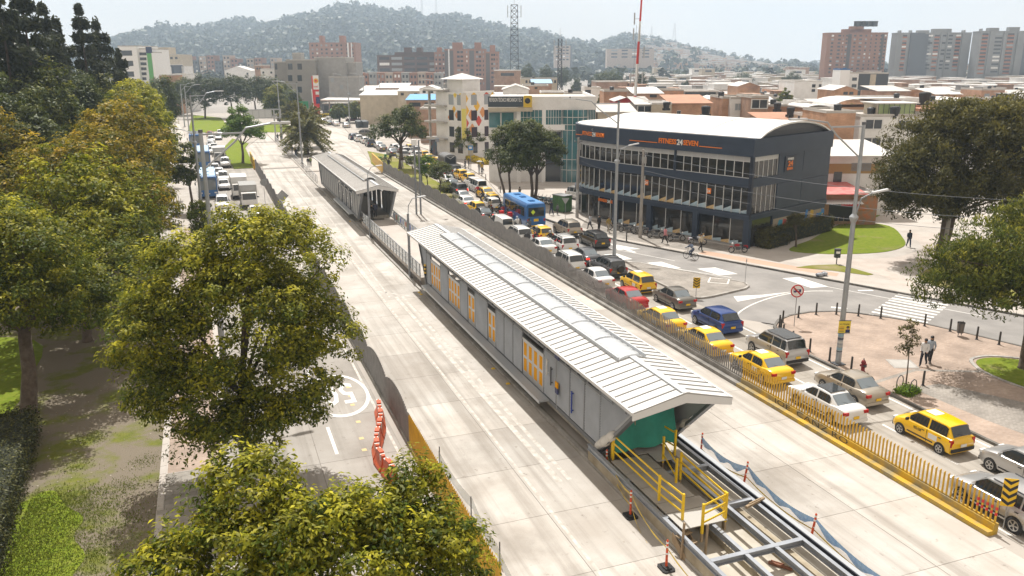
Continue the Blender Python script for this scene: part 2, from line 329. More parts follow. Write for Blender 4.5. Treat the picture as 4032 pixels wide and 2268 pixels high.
# kerb stones, one by one
def kerb(name, pts, m, w=.18, h=.15, step=.95, closed=False):
 root = MB().sheet([(pts[0][0], pts[0][1]),(pts[0][0] + .05, pts[0][1]),(pts[0][0], pts[0][1] + .05)], -.02).b(name, m); tag(root, kind='structure')
 me = MB().bx(-w / 2, w / 2,-step / 2 + .012, step / 2 - .012,-.05, h).mesh('kerb_stone', m)
 for i in range(len(pts) - 1):
  a = Vector((*pts[i], 0)); b = Vector((*pts[i + 1], 0)); L = (b - a).length; n = max(1, round(L / step)); rz = -math.atan2((b - a).x, (b - a).y)
  for j in range(n):
   o = add_obj('kerb_stone', me, root, a.lerp(b, (j + .5) / n),(0,0, rz),(1, L / n / step, 1))
 return root
kerb('plaza_kerb', [(34.52,17),(34.52,39.6),(34.8,41.7),(35.3,43.2),(36.2,44.8),(37.35,45.85),(38.8,46.45),(40.75,46.6),(42.5,46.1),(43.8,45.1),(45.1,43.5),(46.3,41.6),(47.4,38.65),(48.5,35.2)], KERBD)
kerb('gym_kerb', [(36.7,97),(36.8,90),(37.4,84),(38.2,79),(39.4,74.35),(42.0,68.35),(44.2,63.35),(51.7,46.85),(58,33)], KERBD, step=1.0)
kerb('island_kerb', [(34.65,66.3),(34.65,53.1),(35.3,52.8),(36.4,52.85),(40.25,53.85),(41.05,54.45),(41.3,55.3),(40.7,56.85),(36.55,64.7),(34.65,66.3)], KERB)
kerb('station_kerb', [(15.42,12),(15.42,143)], KERB, .2,.15,1.6)
kerb('station_far_kerb', [(20.38,12),(20.38,143)], KERB, .2,.15,2.4)
kerb('left_walk_kerb', [(-.27,24),(-.27,60),(-.97,100),(-1.57,122),(-2.3,160)], KERB, .16,.14,2.0)
kerb('left_walk_edge', [(-3.2,24),(-3.2,44)], WALKP, .26,.14,.8)
kerb('tree_pit_kerb', smoothpoly([(54.9,49.8),(57.3,52.7),(62,54.8),(68,55.4)], 5, False), KERB, .2,.17,1.0)
kerb('plaza_lawn_kerb', smoothpoly([(42.2,33.4),(43.3,34.9),(45.3,34.7),(47.3,32.4),(47.8,29)], 4, False) , KERB, .2,.17,.7)
kerb('plaza_lawn_edge', smoothpoly([(43.8,25.8),(42.4,29.1),(42.0,31.4),(42.2,33.4)], 4, False), KERB, .2,.17,.7)
# near pavers of the left sidewalk
pav = mat('walk_paver', (.225,.205,.18),.85, col2=(.30,.275,.24), scale=1.5, rand=.18, bump=.15)
bedp = struct('left_paver_walk', MB().sheet([(-3.05,24),(-.6,24),(-.6,36.75),(-3.05,36.75)], .1235), JOINT)
me = MB().bx(-.3,.3,-.192,.192,-.02,.03).mesh('paver', pav)
row = 0; y = 24.2
while y < 36.6:
 x = -3.02 + (.3 if row % 2 else .6) - .3
 while x < -.6:
  add_obj('paver', me, bedp, (min(x + .02,-.92), y, .11 + rnd.uniform(-.003,.003))); x += .61
 y += .395; row += 1
# painted markings
def paint(name, mb, m=PAINTW): return struct(name, mb, m)
def strip(mb, a, b, w, z=.018):
 a = Vector((*a, 0)); b = Vector((*b, 0)); d = (b - a).normalized(); n = Vector((-d.y, d.x, 0)) * w / 2
 return mb.quad((a + n).to_tuple()[:2] + (z,),(a - n).to_tuple()[:2] + (z,),(b - n).to_tuple()[:2] + (z,),(b + n).to_tuple()[:2] + (z,))
mb = MB()
for y in np.arange(10,96,7.5): strip(mb, (31.21, y),(31.21, y + 4.6),.14)
strip(mb, (34.1,12),(34.1,50),.13); strip(mb, (28.2,14),(28.2,92),.1)
for y in np.arange(96,160,6): strip(mb, (33.6 + (y - 96) * .065, y),(33.6 + (y + 2.6 - 96) * .065, y + 2.6),.14)
strip(mb, (30.2,97.5),(33.4,116),.2)
paint('right_lane_lines', mb)
mb = MB(); strip(mb, (7.28,12),(7.28,100),.14,.019); paint('left_edge_line', mb, PAINTF)
mb = MB()
for y in (27.5,36.2,45,53.5): strip(mb, (4.5, y),(4.5, y + 3.2),.16,.019)
paint('left_lane_dashes', mb)
mb = MB(); strip(mb, (12.02,20),(12.02,126),.14,.0185); strip(mb, (13.35,30),(13.1,62),.28,.0182); strip(mb, (13.85,30),(13.6,62),.22,.0182); strip(mb, (12.6,62),(14.0,148),.12,.0182)
strip(mb, (12.1,64),(14.9,61),.16,.0182)
paint('busway_worn_lines', mb, PAINTF)
mb = MB()
for i in range(10):   # zebra crossing over the side street
 t = i / 9; a = Vector((44.6,44.9,0)).lerp(Vector((50.9,48.4,0)), t); dv = Vector((1.75,-3.5,0))
 strip(mb, a.to_tuple()[:2], (a + dv).to_tuple()[:2], .32,.012)
strip(mb, (43.3,47.3),(44.2,46.6),.35,.012); strip(mb, (48.6,50.3),(49.8,49.9),.3,.012)
paint('zebra_crossing', mb)
mb = MB()
def para(c, a, b, z=.012):
 c = Vector((*c, z)); a = Vector((*a, 0)); b = Vector((*b, 0)); mb.quad(c - a - b, c + a - b, c + a + b, c - a + b)
para((41.6,59.8),(.9,-.1),(-.25,1.35)); para((38.3,63.4),(.75,-.05),(-.2,1.4)); para((46.3,53.9),(.8,-.1),(-.1,1.7)); para((36.0,68.0),(.7,-.05),(-.15,1.3));
paint('painted_give_way_blocks', mb)
mb = MB(); mb.add([(37.6,51.1,.012),(43.5,51.9,.012),(40.6,52.0,.012),(38.2,52.5,.012)], [(0,1,2,3)]); pl = smoothpoly([(34.9,47.6),(36.2,48.8),(38.5,50.2),(41.5,51.3),(44.5,51.6),(46.6,50.9)], 5, False)
for i in range(len(pl) - 1): strip(mb, pl[i], pl[i + 1], .14,.0122)
pl = smoothpoly([(34.5,44.2),(35.0,45.4),(36.4,47.0),(38.2,47.5)], 5, False)
strip(mb, (37.0,71.5),(40.2,64.6),.1,.0122); strip(mb, (36.0,66.2),(41.5,57.5),.12,.0122); strip(mb, (47.0,52.4),(52,41.5),.1,.0122)
mb.add([(38.0,73.6,.0124),(39.7,70.2,.0124),(38.5,70.4,.0124),(38.6,69.0,.0124),(38.2,69.0,.0124),(38.0,70.6,.0124),(37.4,70.6,.0124)], [(0,1,2,3,4,5,6)])
paint('side_street_lines', mb)
# speed limit roundel 50 painted on the left road
roundel = empty('painted_speed_roundel', (5.65,43.5,.0245)); tag(roundel, kind='structure')
mb = MB(); n = 40
for i in range(n):
 a0, a1 = 2 * PI * i / n, 2 * PI * (i + 1) / n
 q = lambda r, a: (r * cos(a) * 1.32, r * sin(a) * 2.45,0)
 mb.quad(q(1.16, a0), q(1.3, a0), q(1.3, a1), q(1.16, a1))
mb.b('ring', PAINTW, roundel)
text('numerals', '50', 2.6, Matrix.Translation((0,0,.002)) @ Matrix.Rotation(PI, 4, 'Z') @ Matrix.Translation((-.05,-1.45,0)) @ Matrix.Diagonal((.74,1.6,1,1)), PAINTW, roundel, extrude=0, bold=.03, align='CENTER')
# bus station
ROOFW = mat('white_roof_sheet', (.62,.62,.61),.5, col2=(.53,.525,.515), scale=.35, detail=8)
ROOFO = mat('old_roof_sheet', (.43,.41,.385),.55,.2, col2=(.52,.50,.47), scale=.8)
LOUV = mat('louver_grey', (.44,.46,.49),.5,.1, col2=(.37,.39,.415), scale=.9)
LOUVO = mat('old_panel_grey', (.36,.365,.365),.5,.3, col2=(.28,.285,.285), scale=.8)
FRAME = mat('frame_grey', (.165,.175,.19),.5,.4)
DOORF = mat('door_frame_alu', (.50,.51,.52),.4,.5)
DOORY = mat('door_yellow_film', (.72,.33,.002),.7, spec=.1)
FLOORP = mat('platform_floor', (.30,.285,.265),.6, col2=(.37,.35,.325), scale=1.2)
LIP = mat('platform_lip', (.46,.48,.50),.5,.2)
SKYL = mat('skylight_sheet', (.60,.63,.66),.25, alpha=.72)
SKYLO = mat('skylight_sheet_old', (.42,.39,.35),.35, alpha=.92)
def station(name, label, y0, y1, old, doors, zf=.92):
 """y0 near end, y1 far end of the roof"""
 st = empty(name, (17.35,(y0 + y1) / 2,0),0, label, 'bus station')
 oy = (y0 + y1) / 2; T = lambda y: y - oy
 XL, XR = 15.72 - 17.35,19.42 - 17.35; ez, rz_ = 4.5,5.02
 eL, eR = 14.95 - 17.35,19.55 - 17.35
 a, b = T(y0), T(y1); wy0, wy1 = T(y0 + 4.3), T(y1 - 3.2)      # wall foot is set back: both ends are raked
 MB().bx(XL, XR, wy0, wy1,.55, zf).bx(XL + .5, XR - .5, wy0 + 1, wy1 - 1,0,.55).b('platform', [CONCD], st)
 MB().bx(XL + .05, XR - .05, wy0, wy1, zf, zf + .012).b('platform_floor', FLOORP, st)
 rm = ROOFO if old else ROOFW
 # roof: single sheets between standing seams
 step = .57 if not old else .62; n = int((b - a) / step)
 for sgn, e in ((-1, eL),(1, eR)):
  d = (b - a) / n
  zr = rz_; vs_ = [(0,0, zr),(e, 0, ez),(e, d - .012, ez),(0, d - .012, zr)]
  mbs = MB(); mbs.add(vs_ + [(x, y, z - .06) for x, y, z in vs_], [(0,1,2,3),(7,6,5,4),(0,4,5,1),(2,6,7,3)]); mbs.mat(1).bar((0,0, zr + .015),(e, 0, ez + .015),.05,.05)
  me = mbs.mesh('roof_sheet', [rm, mat('roof_seam_grey', (.30,.295,.285),.6)])
  for i in range(n): add_obj('roof_sheet', me, st, (0, a + i * d, 0))
 MB().bx(-.16,.16, a, T(y0 + 4.6), rz_ - .01, rz_ + .05).b('ridge_cap', LIP, st); MB().bx(-.16,.16, T(y1 - 4), b, rz_ - .01, rz_ + .05).b('ridge_cap', LIP, st)
 # fascia and gutters
 mb = MB()
 for yy in (a, b):
  mb.add([(eL - .03, yy - .02, ez + .03),(0, yy - .02, rz_ + .06),(eR + .03, yy - .02, ez + .03),(eR + .03, yy - .02, ez - .32),(0, yy - .02, rz_ - .42),(eL - .03, yy - .02, ez - .32)] +
               [(x, yy + .05, z) for x, z in ((eL - .03, ez + .03),(0, rz_ + .06),(eR + .03, ez + .03),(eR + .03, ez - .32),(0, rz_ - .42),(eL - .03, ez - .32))],
               [(0,1,4,5),(1,2,3,4),(11,10,7,6),(10,9,8,7),(0,6,7,1),(1,7,8,2),(5,4,10,11),(4,3,9,10),(0,5,11,6),(2,8,9,3)])
 mb.bx(eL - .07, eL + .03, a, b, ez - .10, ez + .04).bx(eR - .03, eR + .07, a, b, ez - .10, ez + .04)
 mb.b('fascia', mat('fascia_white', (.60,.60,.595),.5), st)
 # skylight: bowed sheets over the ridge
 s0, s1 = T(y0 + 4.6), T(y1 - 4); sn = 11; sd = (s1 - s0) / sn
 for i in range(sn):
  mb = MB(); kk = 7; vs_ = []
  for yy in (s0 + i * sd + .02, s0 + (i + 1) * sd - .02):
   for j in range(kk): t = PI * j / (kk - 1); vs_.append((-.62 * cos(t), yy, rz_ - .12 + (.42 if old else .17) * sin(t)))
  mb.add(vs_, [(j, j + 1, kk + j + 1, kk + j) for j in range(kk - 1)]); sk = mb.b('skylight_sheet', SKYLO if old else SKYL, st, smooth=True)
  mb = MB(); pts = [(-.63 * cos(PI * j / 6), s0 + i * sd, rz_ - .10 + (.44 if old else .19) * sin(PI * j / 6)) for j in range(7)]
  mb.tube(pts, .018,5); mb.b('skylight_rib', LIP if not old else ROOFW, sk)
 MB().bx(-.74,-.66, s0, s1, rz_ - .1, rz_ + .05).bx(.66,.74, s0, s1, rz_ - .1, rz_ + .05).b('skylight_curb', LIP, st)
 # side walls: posts, louvred panels, doors, lintel band, awning brackets
 posts = []; wm = LOUVO if old else LOUV
 for side, X in ((-1, XL),(1, XR)):
  ys = [wy0]; yy = wy0 + 3.0
  ds = [(T(p), T(q)) for p, q in doors]
  marks = sorted(set([round(v, 2) for v in [wy0, wy1] + [v for d in ds for v in d]]))
  full = []
  for u, v in zip(marks[:-1], marks[1:]):
   isd = any(abs(u - round(p, 2)) < .03 and abs(v - round(q, 2)) < .03 for p, q in ds)
   if isd: full.append((u, v, True))
   else:
    k = max(1, round((v - u) / 1.75))
    for i in range(k): full.append((u + (v - u) * i / k, u + (v - u) * (i + 1) / k, False))
  for u, v, isd in full:
   MB().bx(X - .05, X + .05, u - .05, u + .05, zf - .1,4.42).b('post', FRAME, st)
   if isd:
    nl = max(2, round((v - u) / .8)); lw_ = (v - u - .12) / nl
    for i in range(nl):
     y_ = u + .06 + (i + .5) * lw_
     if old and i % 2 == 1: continue
     dl = MB().bx(X - .035, X + .035, y_ - lw_ / 2 + .015, y_ + lw_ / 2 - .015, zf + .03,3.05).b('door_leaf', DOORF, st)
     for zb, zt in ((zf + .34, zf + 1.08),(zf + 1.24, zf + 2.0)):
      if old: zt = zb + .75
      MB().bx(X - .042, X + .042, y_ - lw_ / 2 + .17, y_ + lw_ / 2 - .17, zb, zt).b('door_pane', DOORY if not old else GLASSD, dl)
    MB().bx(X - .06, X + .06, u + .05, v - .05,3.05,3.15).b('door_head', DOORF, st)
   else:
    if side == -1 or True:
     MB().bx(X - .015, X + .015, u + .05, v - .05, zf + .05,3.45).b('panel', wm, st)
     if side == -1 and not old:
      mb = MB()
      z = zf + .12
      while z < 3.4:
       mb.add([(X - .075, u + .07, z),(X - .075, v - .07, z),(X - .02, v - .07, z + .055),(X - .02, u + .07, z + .055),(X - .02, v - .07, z - .012),(X - .02, u + .07, z - .012)], [(0,1,2,3),(1,0,5,4)]); z += .082
      tag(mb.b('louver_slats', wm, st), kind='stuff')
  MB().bx(X - .06, X + .06, wy1 - .05, wy1 + .05, zf - .1,4.42).b('post', FRAME, st)
  mb = MB(); mb.bx(X - .08, X + .08, wy0 - 3.2, wy1 + 2.2,4.28,4.42).bx(X - .05, X + .05, wy0 - 1.2, wy1 + .8,3.46,3.58).bx(X - .07, X + .07, wy0 - .1, wy1 + .1, zf - .16, zf + .04)
  mb.b('wall_rail', FRAME, st)
  yy = wy0 - .6
  mb = MB()
  while yy < wy1: mb.bx(X - .03, X + .03, yy - .45, yy + .35,3.62,3.98); yy += 1.25
  tag(mb.b('transom_panels', mat('transom_glass', (.12,.135,.15),.25), st), kind='stuff')
  yy = wy0 - 2.4
  while yy < wy1 + 1.6:
   MB().bar((X, yy, 4.05),(eL * .97 if side < 0 else eR * .97, yy, 4.40),.06,.09).bx(X - .07, X + .07, yy - .06, yy + .06,3.58,4.3).b('bracket', FRAME, st); yy += 1.25
  # raked end frames with triangular infill
  for yf, yt, sg in ((wy0, a + .55,-1),(wy1, b - .55,1)):
   MB().bar((X, yf, zf - .2),(X, yt, 4.4),.26,.14).b('raked_column', FRAME if not old else STEELM, st)
   tri = [(X - .015, yf, zf + .1),(X - .015, yf, 4.25),(X - .015, yt - sg * .25,4.25)]
   MB().add(tri + [(x + .03, y, z) for x, y, z in tri], [(0,1,2),(5,4,3),(0,2,5,3)]).b('end_panel', wm, st)
   if side == -1 and not old:
    mb = MB(); z = zf + .35
    while z < 4.2:
     f = (z - zf - .1) / (4.15 - zf); ye = yf + (yt - sg * .25 - yf) * max(0, f - .04); mb.add([(X - .075, yf, z),(X - .075, ye, z),(X - .02, ye, z + .055),(X - .02, yf, z + .055)], [(0,1,2,3)]); z += .082
    tag(mb.b('louver_slats', wm, st), kind='stuff')
 # boarding lip below the doors
 l0, l1 = min(d[0] for d in doors) - .8, max(d[1] for d in doors) + .8
 MB().bx(XL - .62, XL - .06, T(l0), T(l1), zf - .09, zf).bx(XL - .64, XL - .6, T(l0), T(l1), zf - .16, zf + .02).b('boarding_lip', LIP, st)
 MB().bx(XR + .06, XR + .55, T(l0), T(l1), zf - .09, zf).b('boarding_lip', LIP, st)
 return st
near_st = station('station', 'new grey bus station with yellow doors and white ribbed roof', 26.5,65.1, False, [(37.5,40.66),(45.2,46.75),(49.35,50.95),(52.7,55.7),(57.75,60.65)])
far_st = station('station', 'older grey bus station with dull ribbed roof and brown skylight beyond the walkway', 88.9,126.1, True, [(96.5,98.3),(99.6,101.2),(102.6,104.2),(105.4,107.0)])
# green mesh closing the near end, white cloth bags at the column feet, small signs
GREEN = mat('green_mesh_cloth', (.008,.20,.145),.6, col2=(.015,.27,.20), scale=1.2)
T0 = -45.8
mb = MB(); gv = []
for i in range(9):
 for j in range(5): gv.append((-1.55 + 3.1 * i / 8,30.35 + T0 - .12 * sin(i * 1.7) - j * .22,4.15 - 2.9 * j / 4))
mb.add(gv, [(i * 5 + j, (i + 1) * 5 + j, (i + 1) * 5 + j + 1, i * 5 + j + 1) for i in range(8) for j in range(4)])
g = mb.b('safety_cloth', GREEN, None, smooth=True, loc=(17.35,45.8,0)); tag(g, 'green mesh cloth hung across the open end of the new station', 'mesh cloth')
CLOTH = mat('white_cloth', (.66,.64,.60),.9, col2=(.55,.53,.49), scale=3, bump=.4)
for X, lab in ((15.68, 'white cloth wrapped round the left raked column foot'),(19.46, 'white cloth wrapped round the right raked column foot')):
 mb = MB(); P = []
 for i in range(7):
  t = i / 6; P.append((X + .02 * sin(i * 2.1),31.1 - 1.75 * t, .75 + 1.5 * t))
 mb.tube(P, [.16,.25,.21,.27,.2,.23,.14], 9); o = mb.b('cloth_wrap', CLOTH, smooth=True); tag(o, lab, 'cloth')
SIGNB = mat('sign_navy', (.012,.02,.11),.5)
s_ = empty('stop_sign', (15.55,35.5,0),0, 'navy and yellow sign plates on a thin rod on the station side', 'sign')
MB().cyl((0,0,.9),(0,0,4.1),.015).b('rod', STEELG, s_); MB().bx(-.03,.03,-.24,.24,3.6,4.05).b('upper_plate', SIGNB, s_); MB().bx(-.03,.03,-.17,.17,1.75,2.05).b('middle_plate', SIGNB, s_); MB().bx(-.031,.031,-.16,.16,2.06,2.38).b('yellow_plate', DOORY, s_)
for y_, z_, m_, lab, hh in ((36.85,2.6, PAINTW, 'white vertical grab bar on the station louvres', .9),(36.3,2.3, STEELD, 'dark vertical grab bar on the station louvres', 1.0),(33.7,1.9, mat('blue_plastic', (.02,.05,.30),.4), 'blue vertical strip sign on the station louvres', 1.15)):
 mb = MB(); mb.bx(-.03,.03,-.035,.035,0, hh); mb.bx(.03,.12,-.02,.02,.1,.16); mb.bx(.03,.12,-.02,.02, hh - .16, hh - .1)
 o = mb.b('wall_bar', m_, loc=(15.56, y_, z_ - hh / 2 + .1)); tag(o, lab, 'bar')
o = MB()
for k in range(6): o.mat(k % 2).bx(-.06,.06,-.11,.11, k * .15, k * .15 + .15)
o = o.b('hazard_marker', [mat('marker_black', (.02,.02,.02),.6), mat('marker_yellow', (.8,.5,.02),.5)], loc=(15.56,62.0,1.55)); tag(o, 'black and yellow striped hazard marker on the station corner', 'marker')
# walkway between the stations
wk = empty('walkway', (17.35,77,0),0, 'raised concrete walkway with glass railings between the two stations', 'walkway')
MB().bx(-1.75,1.75,-13.2,13.4,.62,.9).bx(-1.3,1.3,-13,13.2,0,.62).b('deck', WALKP, wk)
RGL = mat('railing_glass', (.50,.56,.60),.2, alpha=.55)
for sx in (-1.72,1.72):
 y = -13.0; mb2 = MB().bx(sx - .03, sx + .03,-13.1,13.2,1.98,2.05); mb2.bx(sx - .02, sx + .02,-13.1,13.2,1.3,1.34); mb2.bx(sx - .025, sx + .025,-13.1,13.2,.62,.72); mb2.b('handrail', STEELG, wk)
 while y < 13.2:
  MB().bx(sx - .035, sx + .035, y - .035, y + .035,.45,2.02).b('post', STEELM, wk)
  if y + 1.3 < 13.4: MB().bx(sx - .008, sx + .008, y + .05, y + 1.22,.95,1.95).b('glass_panel', RGL, wk)
  y += 1.27
PCOL = [(.55,.56,.58),(.35,.42,.60),(.60,.57,.5),(.45,.15,.14),(.2,.4,.28),(.62,.62,.62),(.15,.2,.45)]
for k in range(22):
 c_ = PCOL[k % 7]; y = 7.6 - k * .62 + 5
 o = MB().bx(-.012,.012,-.26,.26,0,.5).b('poster', mat('poster%d' % (k % 7), c_, .6), loc=(17.35 + 1.68,77 + y, 1.3)); tag(o, 'small printed poster on the inside of the walkway railing', 'poster', 'posters along the walkway railing')
# far access ramp railing along the plaza
rr_ = empty('ramp_railing', (15.75,175,0),0, 'long grey metal railing beside the far station plaza', 'railing')
mb = MB().bx(-.03,.03,-46,30,1.2,1.26).bx(-.02,.02,-46,30,.75,.79).bx(-.02,.02,-46,30,.3,.34); mb.b('rails', STEELG, rr_)
for y in np.arange(-46,30.1,1.9): MB().bx(-.03,.03, y - .03, y + .03,.1,1.24).b('post', STEELM, rr_)
# steel deck frame being built in front
fr = empty('deck_frame', (17.4,20,0),0, 'unfinished grey steel floor frame on concrete footings below the new station', 'steel frame')
BEAM = mat('beam_grey', (.36,.385,.42),.45,.35, col2=(.28,.30,.335), scale=1.4)
FOUND = mat('footing_concrete', (.28,.235,.165),.9, col2=(.40,.35,.26), scale=1.2, bump=.3)
def ibeam(mb, a, b, h=.26, w=.16):
 a = Vector(a); b = Vector(b); mb.bar(a + Vector((0,0, h / 2 - .012)), b + Vector((0,0, h / 2 - .012)), w, .024); mb.bar(a + Vector((0,0,-h / 2 + .012)), b + Vector((0,0,-h / 2 + .012)), w, .024); mb.bar(a, b, .03, h - .04)
y0, y1 = -14,11.3
for sx, nm in ((-1.95, 'footing_wall'),(1.35, 'footing_wall'),(-.2, 'footing_wall')):
 MB().bx(sx - .11, sx + .11, y0, y1,0,.62 if abs(sx) > 1 else .3).b(nm, FOUND, fr)
for sx in (-2.05,-.55,.75,2.0):
 mb = MB(); ibeam(mb, (sx, y0,.80),(sx, y1,.80)); mb.b('long_beam', BEAM, fr)
MB().bx(2.18,2.24, y0, y1,.72,.98).b('edge_channel', mat('dark_channel', (.03,.035,.05),.4,.4), fr)
MB().bx(2.26,2.62, y0, y1,.80,.84).b('edge_plate', mat('edge_plate', (.42,.44,.46),.45,.3), fr)
for y in (10.7,7.6,4.5,1.4,-1.7,-4.8,-7.9,-11):
 mb = MB(); ibeam(mb, (-2.0, y, .815),(1.95, y, .815),.25,.2); mb.b('cross_beam', BEAM, fr)
struct('deck_pit_floor', MB().sheet([(15.5,4),(20.25,4),(20.25,32),(15.5,32)], .03), mat('pit_floor', (.42,.38,.31),.9, col2=(.54,.50,.43), scale=.8, bump=.25))
struct('kerb_gutter', MB().sheet([(15.52,31),(15.75,31),(15.75,143),(15.52,143)], .03), CONCD)
PLY = mat('ply_sheet', (.33,.31,.28),.8, col2=(.27,.25,.22), scale=1.2)
for i, (x0, x1, ya, yb) in enumerate([(-1.9,-.1,8.0,9.3),(-1.9,-.1,6.7,7.96),(-1.9,-.1,5.4,6.66),(-1.9,.1,4.6,5.36),(-1.9,.1,3.4,4.55),(-.5,.4,9.4,12.2),(.0,.9,8.5,10.2)]):
 o = MB().bx(x0, x1, ya, yb, 0,.03).b('floor_board', PLY if i < 4 else mat('ply_pale', (.42,.41,.385),.8), loc=(17.4,20,.945 + .004 * i)); tag(o, 'grey floor board laid loose over the steel deck frame', 'board', 'boards laid on the deck frame')
# yellow safety rails
YEL = mat('safety_yellow', (.78,.52,.005),.5, col2=(.62,.40,.02), scale=4, lo=.5, hi=.8)
WOOD = mat('raw_wood', (.36,.27,.17),.8, col2=(.25,.18,.11), scale=3)
def yrail(label, pts, hs=(.35,.72,1.08), zb=.95, foot=True):
 e = empty('safety_railing', (*pts[0], 0),0, label, 'railing'); b0 = Vector((*pts[0], 0))
 for i, p in enumerate(pts):
  q = Vector((*p, 0)) - b0
  po = MB().bar(q + Vector((0,0, zb - .1)), q + Vector((0,0, zb + 1.15)),.085).b('post', YEL, e)
  if foot: MB().bar(q + Vector((0,0, zb - .45)), q + Vector((0,0, zb - .1)),.08).b('post_foot', WOOD, po)
 for i in range(len(pts) - 1):
  a = Vector((*pts[i], zb)) - b0; b = Vector((*pts[i + 1], zb)) - b0
  for h in hs: MB().bar(a + Vector((0,0, h)), b + Vector((0,0, h)),.03,.075).b('rail', YEL, e)
 return e
yrail('yellow wooden safety rail along the left edge of the deck frame', [(15.75,29.6),(15.75,25.6),(15.85,24.0)])
yrail('yellow wooden safety rail along the right side of the boards', [(17.7,28.6),(17.15,26.6)] , (.3,.9))
yrail('long yellow wooden rail over the middle of the deck frame', [(17.6,27.0),(17.45,23.6)])
yrail('short yellow wooden gate rail near the wooden steps', [(16.15,23.1),(17.45,23.5)])
yrail('yellow wooden rail across the frame below the green cloth', [(15.8,29.8),(17.5,30.2)], (.75,1.1))
yrail('dusty yellow rail beside the right raked column', [(18.3,30.6),(18.55,29.0)], (.35,1.0))
# wooden steps
ws = empty('wooden_steps', (15.6,23.3,0),.25, 'rough wooden steps leaning on the deck frame', 'steps')
for k in range(3): MB().bx(-.35 + .0,.35,-.25 + .28 * k - .3,-.02 + .28 * k - .3,.26 * (k + 1) - .03,.26 * (k + 1)).b('tread', WOOD, ws)
for sx in (-.36,.36): MB().add([(sx - .02,-.6,0),(sx + .02,-.6,0),(sx + .02,.35,.85),(sx - .02,.35,.85),(sx - .02,.35,.5),(sx + .02,.35,.5),(sx - .02,-.2,0),(sx + .02,-.2,0)], [(0,3,4,6),(1,7,5,2),(0,1,2,3),(6,4,5,7)]).b('stringer', WOOD, ws)
for x_, y_, lab in ((16.0,22.6, 'wooden prop post in front of the steps'),(15.25,23.0, 'wooden prop post at the left of the steps')):
 o = MB().bar((0,0,0),(.05,.02,1.5),.07).bar((0,0,0),(.12,.1,.03),.1).b('prop_post', WOOD, loc=(x_, y_, .03)); tag(o, lab, 'post')
o = MB().bar((0,0,.06),(1.1,.35,.06),.1).bar((.2,.1,.12),(.9,.3,.12),.05).b('timber', WOOD, loc=(18.7,23.9,.93)); tag(o, 'short timber lying across the steel beams', 'timber')
o = MB().bar((0,0,.06),(.5,-.7,.06),.09).bar((.1,0,.1),(.4,-.4,.1),.05).b('timber', mat('red_wood', (.22,.09,.05),.8), loc=(18.1,21.6,.05)); tag(o, 'reddish timber offcut lying inside the deck frame', 'timber')
o = MB()
for k in range(7): o.cyl((.1 * (k % 3) - .1,.06 * k, .9),(.16 * (k % 3) - .16 + .05 * (k % 2),.04 * k, 3.3 + .1 * (k % 3)),.035, n=5)
o = o.b('timber_bundle', WOOD, loc=(17.1,29.9,0)); tag(o, 'bundle of rough poles standing before the green cloth', 'timber')
# delineator posts, tape and blue net
ORANGE = mat('delineator_orange', (.66,.075,.012),.5, col2=(.30,.06,.02), scale=9, coord='obj', lo=.48, hi=.62); REFL = mat('reflective_white', (.75,.74,.72),.4)
def delin(x, y, label, z=0.0, lean=(0,0), dark=False):
 e = empty('delineator_post', (x, y, z),0, label, 'traffic post', 'delineator posts round the works')
 top = Vector((lean[0], lean[1], 1.12))
 MB().prism([(-.19,-.3),(.19,-.3),(.26,-.2),(.26,.2),(.19,.3),(-.19,.3),(-.26,.2),(-.26,-.2)], 0,.07).prism([(-.12,-.2),(.12,-.2),(.15,0),(.12,.2),(-.12,.2),(-.15,0)], .07,.13).b('base', RUBBER, e)
 MB().tube([(0,0,.1), top * .97, top], [.05,.042,.02], 8).tube([top, top + Vector((0,0,.05)), top + Vector((0,0,.1))], [.03,.05,.02], 8).b('pole', ORANGE, e)
 for h in (.55,.8,.95): MB().tube([top * h, top * (h + .06)], .051,8).b('band', REFL, e)
 return e
delin(15.62,29.95, 'orange delineator post nearest the station corner, tape tied to it'); delin(14.9,26.35, 'orange delineator post standing on the busway left of the steps'); delin(14.42,22.7, 'orange delineator post at the bottom edge of the busway')
delin(20.55,29.9, 'orange post holding the far end of the blue net', .0,(.03,0)); delin(20.65,26.7, 'leaning orange post in the middle of the blue net', .0,(.18,.05)); delin(20.5,22.2, 'leaning orange post at the near end of the blue net', .0,(.2,.05))
TAPE = mat('caution_tape', (.78,.55,.03),.45, col2=(.45,.32,.05), scale=8)
def ribbon(name, pts, wv, m, label, cat, group=None, nn=14, sag=.15, tw=0.0):
 mb = MB(); vs_ = []
 P = []
 for i in range(len(pts) - 1):
  a = Vector(pts[i]); b = Vector(pts[i + 1])
  for k in range(nn): t = k / nn; p = a.lerp(b, t); p.z -= sag * 4 * t * (1 - t); P.append(p)
 P.append(Vector(pts[-1]))
 for i, p in enumerate(P):
  ww = wv * (1 + tw * sin(i * 1.3)); vs_ += [p, p + Vector((.01 * sin(i),0,-ww))]
 mb.add(vs_, [(2 * i, 2 * i + 1,2 * i + 3,2 * i + 2) for i in range(len(P) - 1)])
 o = mb.b(name, m); tag(o, label, cat, group); return o
ribbon('caution_tape', [(15.62,29.95,.95),(14.9,26.35,1.05),(14.42,22.7,.9),(14.3,18,.9)], .07, TAPE, 'yellow caution tape strung along the orange posts by the kerb', 'tape', sag=.25)
ribbon('caution_tape', [(15.65,29.9,.62),(14.92,26.3,.5),(14.6,24.5,.05),(14.3,21,.04)], .06, TAPE, 'lower slack caution tape trailing on the busway', 'tape', sag=.2)
ribbon('caution_tape', [(20.55,29.9,.45),(20.8,26.7,.5),(20.65,22.2,.55),(20.6,17,.5)], .06, TAPE, 'dull caution tape below the blue net', 'tape', sag=.2)
